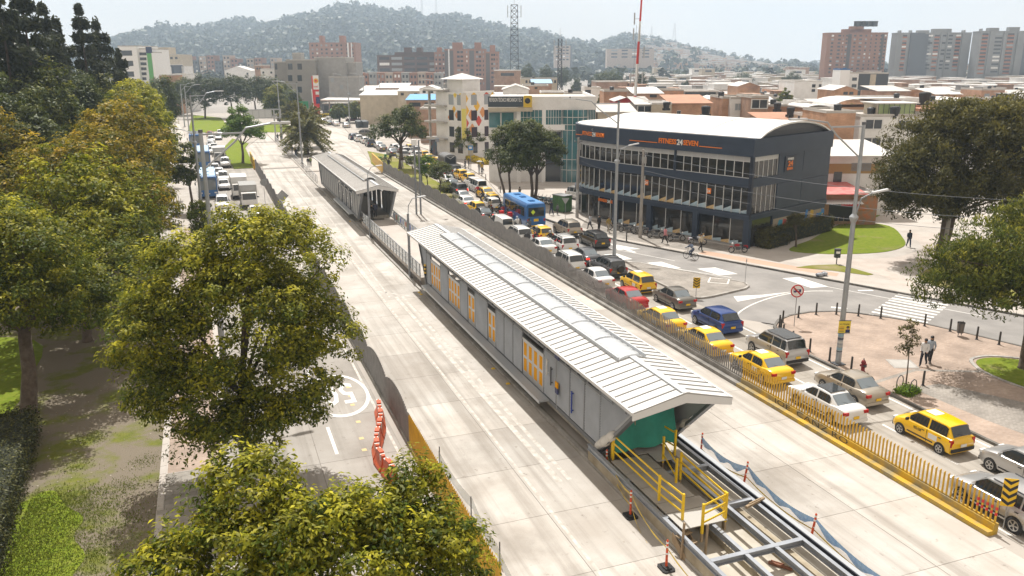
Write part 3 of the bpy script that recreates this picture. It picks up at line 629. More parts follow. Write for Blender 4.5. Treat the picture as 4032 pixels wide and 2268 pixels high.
NET = mat('blue_net', (.06,.30,.74),.6, alpha=.85, col2=(.20,.48,.82), scale=5)
ribbon('safety_net', [(20.55,29.9,1.05),(20.85,26.7,1.0),(20.7,22.2,1.0),(20.6,17.5,.95)], .26, NET, 'rolled blue safety net sagging between the orange posts', 'net', sag=.32, tw=.45)
NET2 = mat('blue_net_thin', (.30,.45,.66),.7, alpha=.16)
ribbon('safety_net', [(20.53,29.9,.85),(20.83,26.7,.8),(20.68,22.2,.8),(20.58,17.5,.75)], .55, NET2, 'thin see-through lower part of the blue safety net', 'net', sag=.3)
ribbon('safety_net', [(8.75,33.5,.75),(8.85,28.6,.85),(8.7,25.2,.85),(8.6,22,.8)], .5, mat('pale_net', (.42,.55,.70),.7, alpha=.5), 'pale blue net hanging along the busway side of the yellow fence', 'net', sag=.2)
for y_ in (33.4,28.6,25.1):
 o = MB().tube([(0,0,0),(0,0,.95)], .025,6).box((0,0,.01),(.16,.16,.02)).b('net_stake', STEELD, loc=(8.78, y_, .014)); tag(o, 'thin dark stake holding the pale net beside the yellow fence', 'stake', 'stakes of the pale net')
# kerb reflectors
for y_ in (62.5,44.2,41.6,61.9,95.5):
 o = MB().add([(-.12,-.1,0),(.12,-.1,0),(.12,.1,0),(-.12,.1,0),(-.07,-.05,.07),(.07,-.05,.07),(.07,.05,.07),(-.07,.05,.07)], [(0,1,5,4),(1,2,6,5),(2,3,7,6),(3,0,4,7),(4,5,6,7)]).b('road_stud', mat('stud_yellow', (.75,.5,.03),.5), loc=(15.15, y_, .014)); tag(o, 'small yellow block stud by the station kerb', 'road stud', 'yellow studs by the station kerb')
# separator fences
BARG = mat('fence_bar_grey', (.225,.222,.225),.6,.2, col2=(.29,.285,.28), scale=2.0)
BARY = mat('fence_bar_yellow', (.66,.40,.015),.5, col2=(.52,.30,.02), scale=2.5)
WALLG = mat('fence_wall_grey', (.19,.18,.165),.9, col2=(.33,.315,.29), scale=1.0, detail=7, bump=.3)
WALLY = mat('fence_wall_yellow', (.55,.34,.015),.7, col2=(.27,.22,.12), scale=1.1, detail=8, lo=.40, hi=.60, bump=.2)
def bar_mesh(m, r):
 mb = MB(); n = 7; vs_ = [(r * cos(2 * PI * j / n), r * sin(2 * PI * j / n),0) for j in range(n)] + [(r * cos(2 * PI * j / n), r * sin(2 * PI * j / n),1 + .05 * cos(2 * PI * j / n + 1)) for j in range(n)]
 mb.add(vs_, [(j, (j + 1) % n, n + (j + 1) % n, n + j) for j in range(n)] + [tuple(range(n, 2 * n))]); return mb.mesh('fence_bar', m, False)
def fence(label, X, ya, yb, yyel, zb, hfun, single_to, r=.042, yel2=None, side=1):
 e = empty('separator_fence', (X, ya, 0),0, label, 'fence')
 mg, my = bar_mesh(BARG, r), bar_mesh(BARY, r)
 for m, p, q in ((WALLY, ya, yyel),(WALLG, yyel + .003, yb)):
  MB().bx(-.12,.12, p - ya, q - ya, 0, zb).bx(-.42 if side > 0 else .12,-.12 if side > 0 else .42, p - ya, q - ya, 0,.2).b('base_wall', m, e)
 y = ya + .1; rest = MB()
 while y < yb - .05:
  h = hfun(y); yel = y < yyel or (yel2 and y > yel2)
  if y < single_to: add_obj('fence_bar', my if yel else mg, e, (0, y - ya, zb), None, (1,1, h))
  else: rest.mat(1 if yel else 0).cyl((0, y - ya, zb),(0, y - ya, zb + h), r, n=5)
  y += .21
 if rest.v: tag(rest.b('far_fence_bars', [BARG, BARY], e), kind='stuff')
 return e
def hR(y):
 base = .95 if y < 48 else .95 + min(1,(y - 48) / 30) * .35
 amp = .04 if y < 40 else (.2 if y < 60 else .34)
 return base + amp * abs(sin(PI * (y - 94.46) / 4.06 + PI / 2)) ** .8 - .1 * amp
fR = fence('long separator fence on a low wall between busway and the car lanes', 27.68,20.1,136.6,36.6,.48, hR, 81.0)
def hL(y): return 1.35 + .45 * abs(sin(PI * (y - 36) / 5.2)) ** .8 if y > 36 else 1.45
fL = fence('tall wavy separator fence between left road and busway', 7.95,22.6,150.5,35.9,.22, hL, 78.0,.046, side=-1)
for p in range(5):
 for q in (.35,.62):
  o = MB().cyl((0,20.2 + .21 * p - 20.1 + .1 - .1,.48 + q * .9),(0,20.2 + .21 * p - 20.1,.48 + q * .9 + .13),.05, n=7).b('red_band', mat('band_red', (.6,.02,.015),.4), fR)
# far yellow wall sections
o = MB().prism([(27.6,136.8),(28.2,144),(29.0,153.5),(29.2,153.5),(28.4,144),(27.85,136.8)], 0,1.75).prism([(27.55,136.9),(28.95,153.3),(29.25,153.3),(27.9,136.9)], 0,.25).b('yellow_barrier', BARY); tag(o, 'solid yellow barrier at the far end of the right fence', 'barrier')
o = MB().prism([(7.7,150.6),(7.9,166),(8.05,166),(7.9,150.6)], 0,1.7).prism([(7.62,150.7),(7.82,165.8),(8.12,165.8),(7.98,150.7)], 0,.25).b('yellow_barrier', BARY); tag(o, 'solid yellow barrier at the far end of the left fence', 'barrier')
# graffiti strokes on the yellow wall
GRAF = mat('graffiti_ink', (.06,.055,.045),.8)
gr = text('graffiti', 'JOE  CANZ RO', .42, frame_xy((27.68 - .123 - .003,33.6,.2),(0,-1,0),(0,0,1)), GRAF, fR, extrude=.0, sx=2.0); gr.data.transform(Matrix.Translation((-27.68,-20.1,0)))
# orange water barriers standing on the left road
BAR_O = mat('barrier_orange', (.62,.10,.02),.45, col2=(.45,.07,.02), scale=2.5, coord='obj')
def wbarrier(x, y, rz, label):
 e = empty('water_barrier', (x, y, .02), rz, label, 'road barrier', 'orange water barriers on the left road')
 prof = [(-.24,0),(.24,0),(.24,.12),(.15,.3),(.09,.5),(.08,.8),(-.08,.8),(-.09,.5),(-.15,.3),(-.24,.12)]
 mb = MB(); n = len(prof); vs_ = [(px, yy, pz) for yy in (-.48,.48) for px, pz in prof]; mb.add(vs_, [tuple(range(n))[::-1], tuple(range(n, 2 * n))] + [(i, (i + 1) % n, n + (i + 1) % n, n + i) for i in range(n)])
 mb.bx(-.11,.11,-.2,.2,.795,.88).b('body', BAR_O, e); MB().bx(-.115,.115,-.3,-.22,.5,.805).b('groove', REFL, e); MB().cyl((0,.3,.8),(0,.3,.86),.06).b('cap', BAR_O, e); MB().bx(-.1,.1,.22,.4,.81,.84).b('sticker', REFL, e)
 return e
for i, (x, y, a, lab) in enumerate([(7.25,39.7,-.12, 'farthest orange barrier of the bent row'),(7.1,38.6,-.15, 'second farthest orange barrier in the row'),(6.85,37.5,-.3, 'orange barrier in the middle of the bent row'),(6.5,36.4,-.32, 'orange barrier just after the middle of the row'),(6.25,35.3,-.12, 'orange barrier before the treetop end of the row'),(6.2,34.15,.1, 'orange barrier half hidden by the treetop'),(6.35,33.0,.2, 'nearest orange barrier against the treetop')]): wbarrier(x, y, a, lab)
# vehicles
def paintm(name, c, metal=.0): return mat('car_' + name, c, .28, metal, coat=.6, coord='obj')
PAINT = {'white': paintm('white', (.72,.72,.71)), 'silver': paintm('silver', (.50,.50,.50),.55), 'grey': paintm('grey', (.10,.105,.115),.4), 'black': paintm('black', (.012,.012,.013)),
         'yellow': paintm('yellow', (.84,.50,.004)), 'blue': paintm('blue', (.016,.055,.22),.35), 'red': paintm('red', (.42,.008,.008)), 'beige': paintm('beige', (.40,.355,.29),.45), 'maroon': paintm('maroon', (.10,.012,.018),.2), 'olive': paintm('olive', (.16,.15,.13),.4), 'navy': paintm('navy', (.02,.03,.06),.3)}
CARGL = mat('car_glass', (.022,.028,.032),.05, spec=.9); CARGL2 = mat('car_glass_pale', (.16,.19,.21),.06, spec=.9)
TAILR = mat('tail_lamp', (.42,.008,.006),.25); TAILON = mat('tail_lamp_lit', (.7,.02,.01),.3, emit=((1,.03,.01),1.2)); HEADL = mat('head_lamp', (.75,.77,.78),.15)
PLY_ = mat('plate_yellow', (.80,.50,.01),.5); PLW_ = mat('plate_white', (.72,.72,.70),.5); RIM = mat('wheel_rim', (.48,.48,.48),.35,.7); TRIM = mat('black_trim', (.02,.02,.021),.6)
CARS = {
 'hatch': dict(L=3.60, W=1.56, H=1.52, belt=.94, hood=.90, deck=.95, cowl=.98, wt=.42, rt=-1.42, rb=-1.72, wb=2.38, r=.275, sill=.20),
 'hatch2': dict(L=4.05, W=1.74, H=1.52, belt=.98, hood=.95, deck=1.0, cowl=1.05, wt=.40, rt=-1.45, rb=-1.92, wb=2.55, r=.30, sill=.20),
 'sedan': dict(L=4.30, W=1.70, H=1.46, belt=.95, hood=.90, deck=1.02, cowl=.98, wt=.32, rt=-.92, rb=-1.52, wb=2.52, r=.29, sill=.19),
 'suv': dict(L=4.35, W=1.80, H=1.70, belt=1.08, hood=1.05, deck=1.1, cowl=1.02, wt=.42, rt=-1.78, rb=-2.08, wb=2.60, r=.345, sill=.27),
 'van': dict(L=4.45, W=1.68, H=1.84, belt=1.02, hood=.98, deck=1.05, cowl=1.45, wt=.95, rt=-2.12, rb=-2.2, wb=2.75, r=.29, sill=.2),
 'pickup': dict(L=5.0, W=1.8, H=1.74, belt=1.08, hood=1.05, deck=1.1, cowl=1.15, wt=.6, rt=-.75, rb=-.95, wb=3.0, r=.35, sill=.32),
}
WHEELS = {}
def wheel_meshes(r):
 k = round(r, 3)
 if k in WHEELS: return WHEELS[k]
 ty = MB(); n = 18; pr = [(-.095,.70),(-.10,.93),(-.06,1.0),(.06,1.0),(.10,.93),(.095,.70)]
 vs_ = [(px, pz * r * cos(2 * PI * j / n), pz * r * sin(2 * PI * j / n)) for px, pz in pr for j in range(n)]
 ty.add(vs_, [(i * n + j, i * n + (j + 1) % n, (i + 1) * n + (j + 1) % n, (i + 1) * n + j) for i in range(5) for j in range(n)] + [tuple(range(n))[::-1], tuple(5 * n + j for j in range(n))])
 rm = MB()
 for j in range(5):
  a = 2 * PI * j / 5; b = a + .38; c = a + 2 * PI / 5
  p = lambda rr, t, x=.103: (x, rr * r * cos(t), rr * r * sin(t))
  rm.add([p(.12, a - .3,.108), p(.66, a - .22), p(.66, a + .22), p(.12, a + .5,.108)], [(0,1,2,3)]);
 for j in range(n):
  a, b = 2 * PI * j / n, 2 * PI * (j + 1) / n; p = lambda rr, t: (.101, rr * r * cos(t), rr * r * sin(t)); rm.add([p(.60, a), p(.71, a), p(.71, b), p(.60, b)], [(0,1,2,3)])
 rm.add([(.112,.2 * r * cos(2 * PI * j / 8),.2 * r * sin(2 * PI * j / 8)) for j in range(8)], [tuple(range(8))])
 WHEELS[k] = (ty.mesh('tyre', RUBBER, True), rm.mesh('rim', RIM)); return WHEELS[k]
PROTO = {}
def car_proto(kind, taxi=False, extra=''):
 key = (kind, taxi, extra)
 if key in PROTO: return PROTO[key]
 p = CARS[kind]; L, W, H = p['L'], p['W'], p['H']; hw = W / 2; f, r_ = L / 2,-L / 2
 root = bpy.data.objects.new('car', None); COL.objects.link(root)
 parts = []
 def part(name, mb, mats, parent=None, smooth=None):
  o = mb.b(name, mats, parent or root)
  if smooth: autosmooth(o, smooth)
  return o
 # lower body loft
 hood, belt, deck, sill = p['hood'], p['belt'], p['deck'], p['sill']
 has_deck = kind in ('sedan',); bed = kind == 'pickup'
 st = [(f, .80, sill + .16, hood * .62),(f - .06,.90, sill + .06, hood * .76),(f - .25,.97, sill, hood * .90),(f - .6,1.0, sill, hood * .97),(p['cowl'] + .05,1.0, sill, hood + .03),(p['cowl'] - .3,1.0, sill, belt),(0,1.0, sill, belt + .01),(p['rb'] + .35,1.0, sill, belt + .03),
          (p['rb'] - .02,.985, sill, (deck if not bed else belt)),(r_ + .22,.97, sill + .02, deck - .015),(r_ + .06,.93, sill + .08, deck - .10),(r_, .86, sill + .18, deck - .22)]
 if p['rb'] - .02 < r_ + .25: st = [s for s in st if not (r_ + .2 < s[0] < r_ + .24)]
 st.sort(key=lambda s: -s[0]); prof = []
 vs_ = []; npf = 9
 for (y, wf, zb, zt) in st:
  w_ = hw * wf
  half = [(0, zb),(w_ * .86, zb),(w_ * .97, zb + .07),(w_, zb + (zt - zb) * .42),(w_ * .985, zb + (zt - zb) * .72),(w_ * .93, zt - .035),(w_ * .86, zt),(w_ * .45, zt + .02),(0, zt + .028)]
  vs_ += [(x, y, z) for x, z in half] + [(-x, y, z) for x, z in half[1:-1]][::-1]
 n = npf * 2 - 2; k = len(st)
 mb = MB(); mb.add(vs_, [(i * n + j, (i + 1) * n + j, (i + 1) * n + (j + 1) % n, i * n + (j + 1) % n) for i in range(k - 1) for j in range(n)] + [tuple(range(n)), tuple((k - 1) * n + j for j in range(n))[::-1]])
 # greenhouse
 gw, tw = hw * .915, hw * .73
 gs = [(p['cowl'] + .1, gw * .97, tw * 1.05, belt - .03),(p['wt'] + .02, gw, tw, H - .055),(p['wt'] - .18, gw, tw, H - .015),((p['wt'] + p['rt']) / 2, gw, tw, H),(p['rt'] + .15, gw * .99, tw * .98, H - .03),(p['rt'], gw * .99, tw * .97, H - .07),(p['rb'], gw * .96, tw * 1.03, belt + .0)]
 vs_ = []
 for y, a, t, z in gs:
  half = [(a, belt - .04 if z > belt + .1 else z - .02),(a * .985, belt + .02 if z > belt + .1 else z - .01),(t, z - .03 if z > belt + .1 else z),(t * .8, z),(0, z + .02)]
  vs_ += [(x, y, zz) for x, zz in half] + [(-x, y, zz) for x, zz in half[:-1]][::-1]
 n = 9; k = len(gs); base = len(mb.v)
 mb.add(vs_, [(i * n + j, (i + 1) * n + j, (i + 1) * n + j + 1, i * n + j + 1) for i in range(k - 1) for j in range(n - 1)])
 body = part('body', mb, [PAINT['white']], smooth=40)
 # glass, a few mm proud of the pillars
 def lerp(a, b, t): return a + (b - a) * t
 def side_pt(y, v, sx):      # point on the side of the greenhouse
  if y > p['wt']: t = (y - p['wt']) / (p['cowl'] + .1 - p['wt']); zt = lerp(H - .06, belt, t)
  elif y < p['rt']: t = (p['rt'] - y) / max(.01,(p['rt'] - p['rb'])); zt = lerp(H - .08, belt, t)
  else: zt = H - .05
  zb = belt + .03; z = lerp(zb, max(zb, zt - .045), v); fr_ = (z - belt) / (H - belt); return (sx * (lerp(gw * .985, tw, fr_) + .006), y, z)
 mid = (p['wt'] + p['rt']) / 2 + (.12 if kind != 'van' else .5)
 if bed: mid = -.15
 wins = [(p['cowl'] - .22, mid + .05),(mid - .05,(p['rt'] - .02) if kind != 'suv' else p['rt'] + .42)]
 if kind == 'suv': wins.append((p['rt'] + .34, p['rt'] - .06))
 if kind == 'sedan': wins = [(p['cowl'] - .22, mid + .12),(mid + .02, p['rt'] - .12)]
 if kind == 'van': wins = [(p['cowl'] - .2,.3),(.2,-.8),(-.9,-1.95)] if extra != 'panel' else [(p['cowl'] - .2,.3)]
 for sx in (-1,1):
  for (ya, yb) in wins:
   q = MB(); N = 6; ps = []
   for i in range(N + 1):
    y = lerp(ya, yb, i / N); ps += [side_pt(y, 0, sx), side_pt(y, 1, sx)]
   q.add(ps, [(2 * i, 2 * i + 2,2 * i + 3,2 * i + 1) if sx > 0 else (2 * i, 2 * i + 1,2 * i + 3,2 * i + 2) for i in range(N)]); part('side_window', q, CARGL)
 def cross(name, y0, z0, w0, y1, z1, w1, m, off):
  q = MB(); d = Vector((0, y1 - y0, z1 - z0)).normalized(); nrm = Vector((0,-d.z, d.y)) if (y1 - y0) > 0 else Vector((0, d.z, -d.y))
  if nrm.z < 0: nrm = -nrm
  c = [Vector((sx * lerp(w0, w1, t), lerp(y0, y1, t), lerp(z0, z1, t))) + nrm * off + Vector((0,0,(1 - abs(sx) ** 2) * .02)) for t in (.06,.94) for sx in (-1,-.5,0,.5,1)]
  q.add(c, [(i, i + 1, i + 6, i + 5) for i in range(4)]); return part(name, q, m)
 cross('windscreen', p['cowl'] + .1, belt - .01, tw * 1.0, p['wt'] + .02, H - .055, tw * .93, CARGL, .012)
 rw = cross('rear_window', p['rb'], belt + .04, tw * .98, p['rt'], H - .07, tw * .9, CARGL2 if kind == 'sedan' else CARGL, .014)
 MB().bar((.05, p['rb'] * .9 + p['rt'] * .1 - .02, belt + .1),(-.28, lerp(p['rb'], p['rt'], .35) - .02, lerp(belt, H, .35)),.025).b('rear_wiper', TRIM, rw)
 # lamps, bumpers, plate, mirrors
 dz = deck
 for sx in (-1,1):
  tl = MB()
  if kind in ('hatch', 'suv', 'van', 'hatch2', 'pickup'): tl.bx(sx * hw * .74, sx * hw * .955, r_ - .012 + .03, r_ + .16, dz - .38, dz - .06)
  else: tl.bx(sx * hw * .58, sx * hw * .93, r_ - .01, r_ + .12, dz - .28, dz - .12)
  part('tail_light', tl, TAILR)
  hl = MB().bx(sx * hw * .52, sx * hw * .89, f - .16, f + .005, hood * .66, hood * .80); part('headlight', hl, HEADL)
  mm = MB().box((sx * (hw + .07), p['cowl'] - .22, belt + .07),(.17,.09,.13)); part('mirror', mm, TRIM if taxi else [PAINT['white']])
 part('rear_bumper', MB().bx(-hw * .9, hw * .9, r_ - .035, r_ + .03, sill + .1, sill + .27), TRIM if kind in ('suv', 'hatch', 'pickup') else [PAINT['white']])
 part('front_bumper', MB().bx(-hw * .82, hw * .82, f - .04, f + .03, sill + .06, sill + .22), TRIM)
 part('number_plate', MB().bx(-.17,.17, r_ - .05, r_ - .02, sill + .32, sill + .46), PLW_ if taxi else PLY_)
 part('door_seam', MB().bx(-hw * .999 - .002,-hw * .96, mid - .008, mid + .008, sill + .1, belt - .04).bx(hw * .96, hw * .999 + .002, mid - .008, mid + .008, sill + .1, belt - .04), TRIM)
 for sx in (-1,1):
  for y in (mid + .22, mid - .75): part('door_handle', MB().box((sx * (hw * .985 + .012), y, belt - .14),(.03,.16,.035)), TRIM)
  part('side_moulding', MB().bx(sx * hw * .985, sx * (hw + .008),-p['wb'] / 2 + .42, p['wb'] / 2 - .42, sill + .17, sill + .23), TRIM)
 ty, rm = wheel_meshes(p['r'])
 for sy in (1,-1):
  for sx in (-1,1):
   ar = MB(); n = 16; ar.add([(sx * (hw + .004), sy * p['wb'] / 2 + p['r'] * 1.17 * cos(2 * PI * j / n), p['r'] + p['r'] * 1.17 * sin(2 * PI * j / n)) for j in range(n)], [tuple(range(n)) if sx > 0 else tuple(range(n))[::-1]]); part('wheel_arch', ar, BLACK)
   wh = add_obj('wheel', ty, root, (sx * (hw - .075), sy * p['wb'] / 2, p['r']),(0,0,0 if sx > 0 else PI)); add_obj('rim', rm, wh)
 if kind == 'suv' or extra == 'rack':
  for sx in (-1,1): part('roof_rail', MB().bar((sx * tw * .92, p['wt'] - .3, H + .02),(sx * tw * .92, p['rt'] + .2, H + .0),.04), STEELD)
 if extra == 'rack':
  for y in (p['wt'] - .5,(p['wt'] + p['rt']) / 2, p['rt'] + .4): part('roof_bar', MB().bar((-tw, y, H + .06),(tw, y, H + .06),.05), STEELG)
 if extra == 'spare' or extra == 'rackspare':
  sw = add_obj('spare_wheel', ty, root, (.12, r_ - .09, belt - .1),(0,0,-PI / 2)); MB().cyl((.11,0,0),(.125,0,0), p['r'] * .86, n=16).b('cover', BLACK, sw)
  if extra == 'rackspare':
   for y in (0,-.7): part('roof_bar', MB().bar((-tw, y, H + .06),(tw, y, H + .06),.05), STEELG)
 if extra == 'blackroof': part('black_roof', MB().bx(-tw * .86, tw * .86, p['rt'] + .1, p['wt'] - .1, H + .012, H + .028), CARGL)
 if taxi:
  part('roof_number', MB().bx(-.3,.3,-.35,.25, H + .018, H + .026), PLW_)
  for sx in (-1,1):
   dp = part('door_plate', MB().bx(sx * (hw + .006), sx * (hw + .012), mid - .62, mid - .12, belt - .40, belt - .14), PLW_)
 root.hide_render = False
 PROTO[key] = [root, False]; return PROTO[key]
TAXI_TXT = []
def car(kind, paint, x, y, label, rz=0.0, taxi=False, extra='', group=None, brake=False, white_rear=False, cat=None):
 """x, y: centre of the rear edge on the ground; drives along +Y when rz = 0"""
 pr = car_proto(kind, taxi, extra)
 if not pr[1]: root = pr[0]; pr[1] = True
 else: root = copy_tree(pr[0])
 L = CARS[kind]['L']; root.name = {'van': 'van', 'pickup': 'pickup_truck', 'suv': 'sport_utility_car'}.get(kind, 'taxi' if taxi else 'car')
 c_, s_ = cos(rz), sin(rz)
 root.location = (x - s_ * L / 2, y + c_ * L / 2,.016); root.rotation_euler = (0,0, rz)
 if not taxi: root.scale = (rnd.uniform(.96,1.03), rnd.uniform(.94,1.04), rnd.uniform(.95,1.06))
 tag(root, label, cat or ('taxi' if taxi else {'van': 'van', 'pickup': 'pickup truck', 'suv': 'car'}.get(kind, 'car')), group or ('cars waiting in the right lanes' if rz == 0 else 'cars on the left road'))
 for ch in root.children:
  b = ch.name.split('.')[0]
  if b in ('body', 'mirror', 'rear_bumper') and ch.data.materials and ch.data.materials[0].name.startswith('car_white'):
   ch.material_slots[0].link = 'OBJECT'; ch.material_slots[0].material = PAINT[paint]
  if b == 'tail_light' and brake: ch.material_slots[0].link = 'OBJECT'; ch.material_slots[0].material = TAILON
 return root
# right lanes, near to far: (kind, paint, right edge x, rear y, label, options)
RC = [
 ('suv', 'silver', 30.2,19.0, 'silver sport utility car beside the red banded end of the fence', {}),
 ('hatch2', 'silver', 33.7,20.8, 'silver hatchback cut off by the right picture edge', {}),
 ('hatch', 'yellow', 32.75,25.5, 'yellow hatchback taxi with white door plate and roof number', dict(taxi=True)),
 ('sedan', 'white', 30.4,29.8, 'white sedan with black glass roof behind the yellow bars', dict(extra='blackroof')),
 ('sedan', 'beige', 33.2,31.1, 'beige sedan beside the bicycle hoops', {}),
 ('sedan', 'yellow', 30.5,35.5, 'yellow sedan taxi behind the last yellow bars', dict(taxi=True)),
 ('suv', 'silver', 33.3,37.6, 'silver crossover with black roof beside the bollards', dict(extra='blackroof')),
 ('sedan', 'yellow', 29.95,40.6, 'pale yellow sedan taxi behind grey bars, level with the plaza corner', dict(taxi=True)),
 ('hatch2', 'blue', 33.2,44.2, 'dark blue hatchback at the side street mouth', {}),
 ('sedan', 'yellow', 29.6,45.5, 'yellow sedan taxi behind grey bars next to the blue hatchback', dict(taxi=True)),
 ('sedan', 'olive', 33.35,50.0, 'grey-brown sedan beside the chevron sign', {}),
 ('sedan', 'red', 30.0,51.4, 'red sedan behind the fence bars', {}),
 ('hatch', 'yellow', 32.85,55.2, 'yellow hatchback taxi beside the paved traffic island', dict(taxi=True)),
 ('sedan', 'white', 30.4,57.6, 'white sedan behind the fence ahead of the red one', {}),
 ('suv', 'grey', 33.0,60.3, 'dark grey off-roader with spare wheel and roof bars', dict(extra='rackspare')),
 ('suv', 'white', 30.3,63.0, 'white sport utility car with roof rails behind the fence', {}),
 ('sedan', 'grey', 32.95,65.0, 'dark grey sedan with lit brake lamps', dict(brake=True)),
 ('sedan', 'white', 30.8,70.4, 'white sedan half hidden by the grey fence beside the red-jacket rider', {}),
 ('suv', 'white', 33.0,70.3, 'white sport utility car with a roof basket', dict(extra='rack')),
 ('hatch2', 'black', 36.95,71.4, 'black hatchback in the kerb lane below the gym', {}),
 ('suv', 'white', 30.4,75.6, 'white small off-roader with spare wheel on its back', dict(extra='spare')),
 ('hatch', 'yellow', 32.9,76.2, 'yellow hatchback taxi behind the blue bus', dict(taxi=True)),
 ('suv', 'beige', 36.65,77.2, 'pale beige sport utility car in the kerb lane', {}),
 ('van', 'white', 30.6,81.4, 'white panel van with red rimmed rear window', dict(extra='panel', brake=True)),
 ('sedan', 'black', 30.9,88.9, 'black sedan ahead of the white van, brake lamps lit', dict(brake=True)),
 ('hatch', 'yellow', 31.45,93.5, 'yellow hatchback taxi ahead of the black sedan', dict(taxi=True)),
 ('hatch', 'white', 34.0,95.1, 'small white car squeezed in front of the blue bus', {}),
 ('sedan', 'white', 31.7,98.2, 'white sedan at the tip of the grass island', dict(brake=True)),
 ('hatch', 'yellow', 35.1,98.6, 'yellow hatchback taxi ahead of the blue bus', dict(taxi=True)),
 ('sedan', 'silver', 32.6,103.0, 'silver sedan beside the motorcycle group', {}),
 ('sedan', 'yellow', 36.3,104.0, 'yellow sedan taxi by the lamp post', dict(taxi=True)),
 ('suv', 'grey', 33.7,108.2, 'dark crossover with lit brake lamps beside the grass island', dict(brake=True)),
 ('van', 'white', 37.0,109.4, 'white minivan between the taxis', {}),
 ('sedan', 'grey', 34.3,113.4, 'grey sedan with bright rear glass by the island shrubs', {}),
 ('hatch2', 'white', 37.9,114.6, 'white hatchback behind two taxis', {}),
 ('sedan', 'white', 35.2,119.0, 'white sedan beside the small island trees', {}),
 ('hatch', 'yellow', 38.5,119.2, 'yellow hatchback taxi nearest the pavement bollards', dict(taxi=True)),
 ('hatch', 'yellow', 38.7,124.0, 'yellow hatchback taxi behind the dark covered truck', dict(taxi=True)),
 ('suv', 'grey', 39.3,129.3, 'dark grey car with a person leaning at its door', {}),
 ('hatch2', 'silver', 35.6,126.5, 'silver hatchback hidden behind the island trees', {}),
 ('hatch', 'yellow', 36.2,133.5, 'yellow hatchback taxi behind the middle island tree', dict(taxi=True)),
 ('sedan', 'silver', 36.3,140.0, 'silver sedan beside the first island sapling', {}),
 ('hatch', 'yellow', 39.9,142.5, 'yellow hatchback taxi ahead of the covered truck', dict(taxi=True)),
 ('sedan', 'yellow', 40.0,148.6, 'yellow taxi in the pack ahead of the covered truck', dict(taxi=True)),
 ('sedan', 'white', 36.7,148.2, 'white sedan left of the two bunched taxis', {}),
 ('hatch', 'yellow', 40.4,154.2, 'yellow taxi farthest up the right lane', dict(taxi=True)),
 ('suv', 'silver', 36.5,154.6, 'silver sport utility car by the big island tree', {}),
 ('pickup', 'white', 38.6,160.0, 'white pickup truck near the motorcycles', {}),
 ('suv', 'silver', 40.6,161.5, 'silver sport utility car ahead of the taxis', {}),
 ('sedan', 'grey', 36.0,161.8, 'dark car under the big island tree', {}),
 ('hatch2', 'white', 38.4,170.5, 'white police car with roof lights far up the lane', {}),
 ('sedan', 'olive', 35.8,171.0, 'olive car before the traffic bend', {}),
 ('suv', 'navy', 35.4,181.5, 'dark blue sport utility car at the bend kerb', {}),
 ('hatch2', 'white', 35.6,189.2, 'white car second in the bend queue', {}),
 ('hatch2', 'white', 35.1,194.6, 'white car third in the bend queue', {}),
 ('hatch2', 'navy', 34.7,200.0, 'dark blue car fourth in the bend queue', {}),
 ('hatch2', 'silver', 38.9,167.2, 'silver hatchback ahead of the white pickup', {}),
 ('sedan', 'white', 36.4,177.2, 'white sedan before the blue car at the bend', {}),
 ('hatch', 'yellow', 40.9,168.0, 'yellow taxi alone near the far lamp post', dict(taxi=True)),
 ('hatch2', 'white', 39.2,136.8 + 17.5, 'white hatchback boxed in by taxis', {}),
 ('sedan', 'silver', 39.5,239.0, 'silver sedan last before the filling station junction', {}),
 ('sedan', 'white', 37.7,246.0, 'white sedan beside the silver one at the junction', {}),
 ('sedan', 'grey', 36.4,251.0, 'grey car leading at the junction', {}),
 ('hatch2', 'white', 35.6,258.0, 'white car farthest along at the junction', {}),
]
RCO = [car(kind, pc, xr - CARS[kind]['W'] / 2, yr, lab, **op) for kind, pc, xr, yr, lab, op in RC]
car('suv', 'olive', 39.4,207.6, 'dark estate car turning across the empty junction', rz=R(78), group='cars crossing the far junction')
car('pickup', 'maroon', 47.0,262.0, 'maroon pickup truck crossing by the filling station', rz=R(82), group='cars crossing the far junction')
car('hatch2', 'white', 42.0,278.0, 'white car parked before the filling station hedge', rz=R(80), group='cars crossing the far junction')
car('suv', 'white', 46.0,101.5, 'white sport utility car parked beside the green container', rz=R(200), group='parked cars')
# left road, driving towards the camera: x, y = front edge
def lcar(kind, pc, x, y, lab, **k):
 L = CARS[kind]['L']; return car(kind, pc, x, y + L, lab, rz=PI, **k)
for a in [('suv', 'white', 1.4,107.5, 'white car just in front of the blue bus, behind the treetop'),('hatch2', 'silver', 1.6,97.0, 'silver car half covered by the left treetop'),('sedan', 'white', 5.0,100.5, 'white car in front of the grey box truck'),('sedan', 'white', 2.1,126.2, 'white car beside the rear box truck'),
          ('suv', 'white', 2.2,133.5, 'white sport utility car behind the box trucks'),('sedan', 'silver', 1.75,140.5, 'silver sedan next in the left queue'),('hatch2', 'white', 1.2,146.2, 'white hatchback in the left queue'),('suv', 'silver', 3.1,153.8, 'silver sport utility car beside the grass wedge'),
          ('sedan', 'white', .6,178.5, 'white car behind the rear blue bus lane'),('suv', 'grey', -1.3,172.0, 'dark car right behind the second blue bus'),('hatch2', 'white', 1.8,186, 'white hatchback farther up the left queue'),('sedan', 'silver', 1.2,193, 'silver car ahead of the dark bus'),('sedan', 'red', 1.5,222, 'red car at the far left junction'),('hatch2', 'white', 4.0,224, 'white car at the far left junction'),('suv', 'white', 1.5,203, 'white off-roader up the left queue'),('sedan', 'silver', 3.2,212, 'silver sedan before the far lawn')]: lcar(*a)
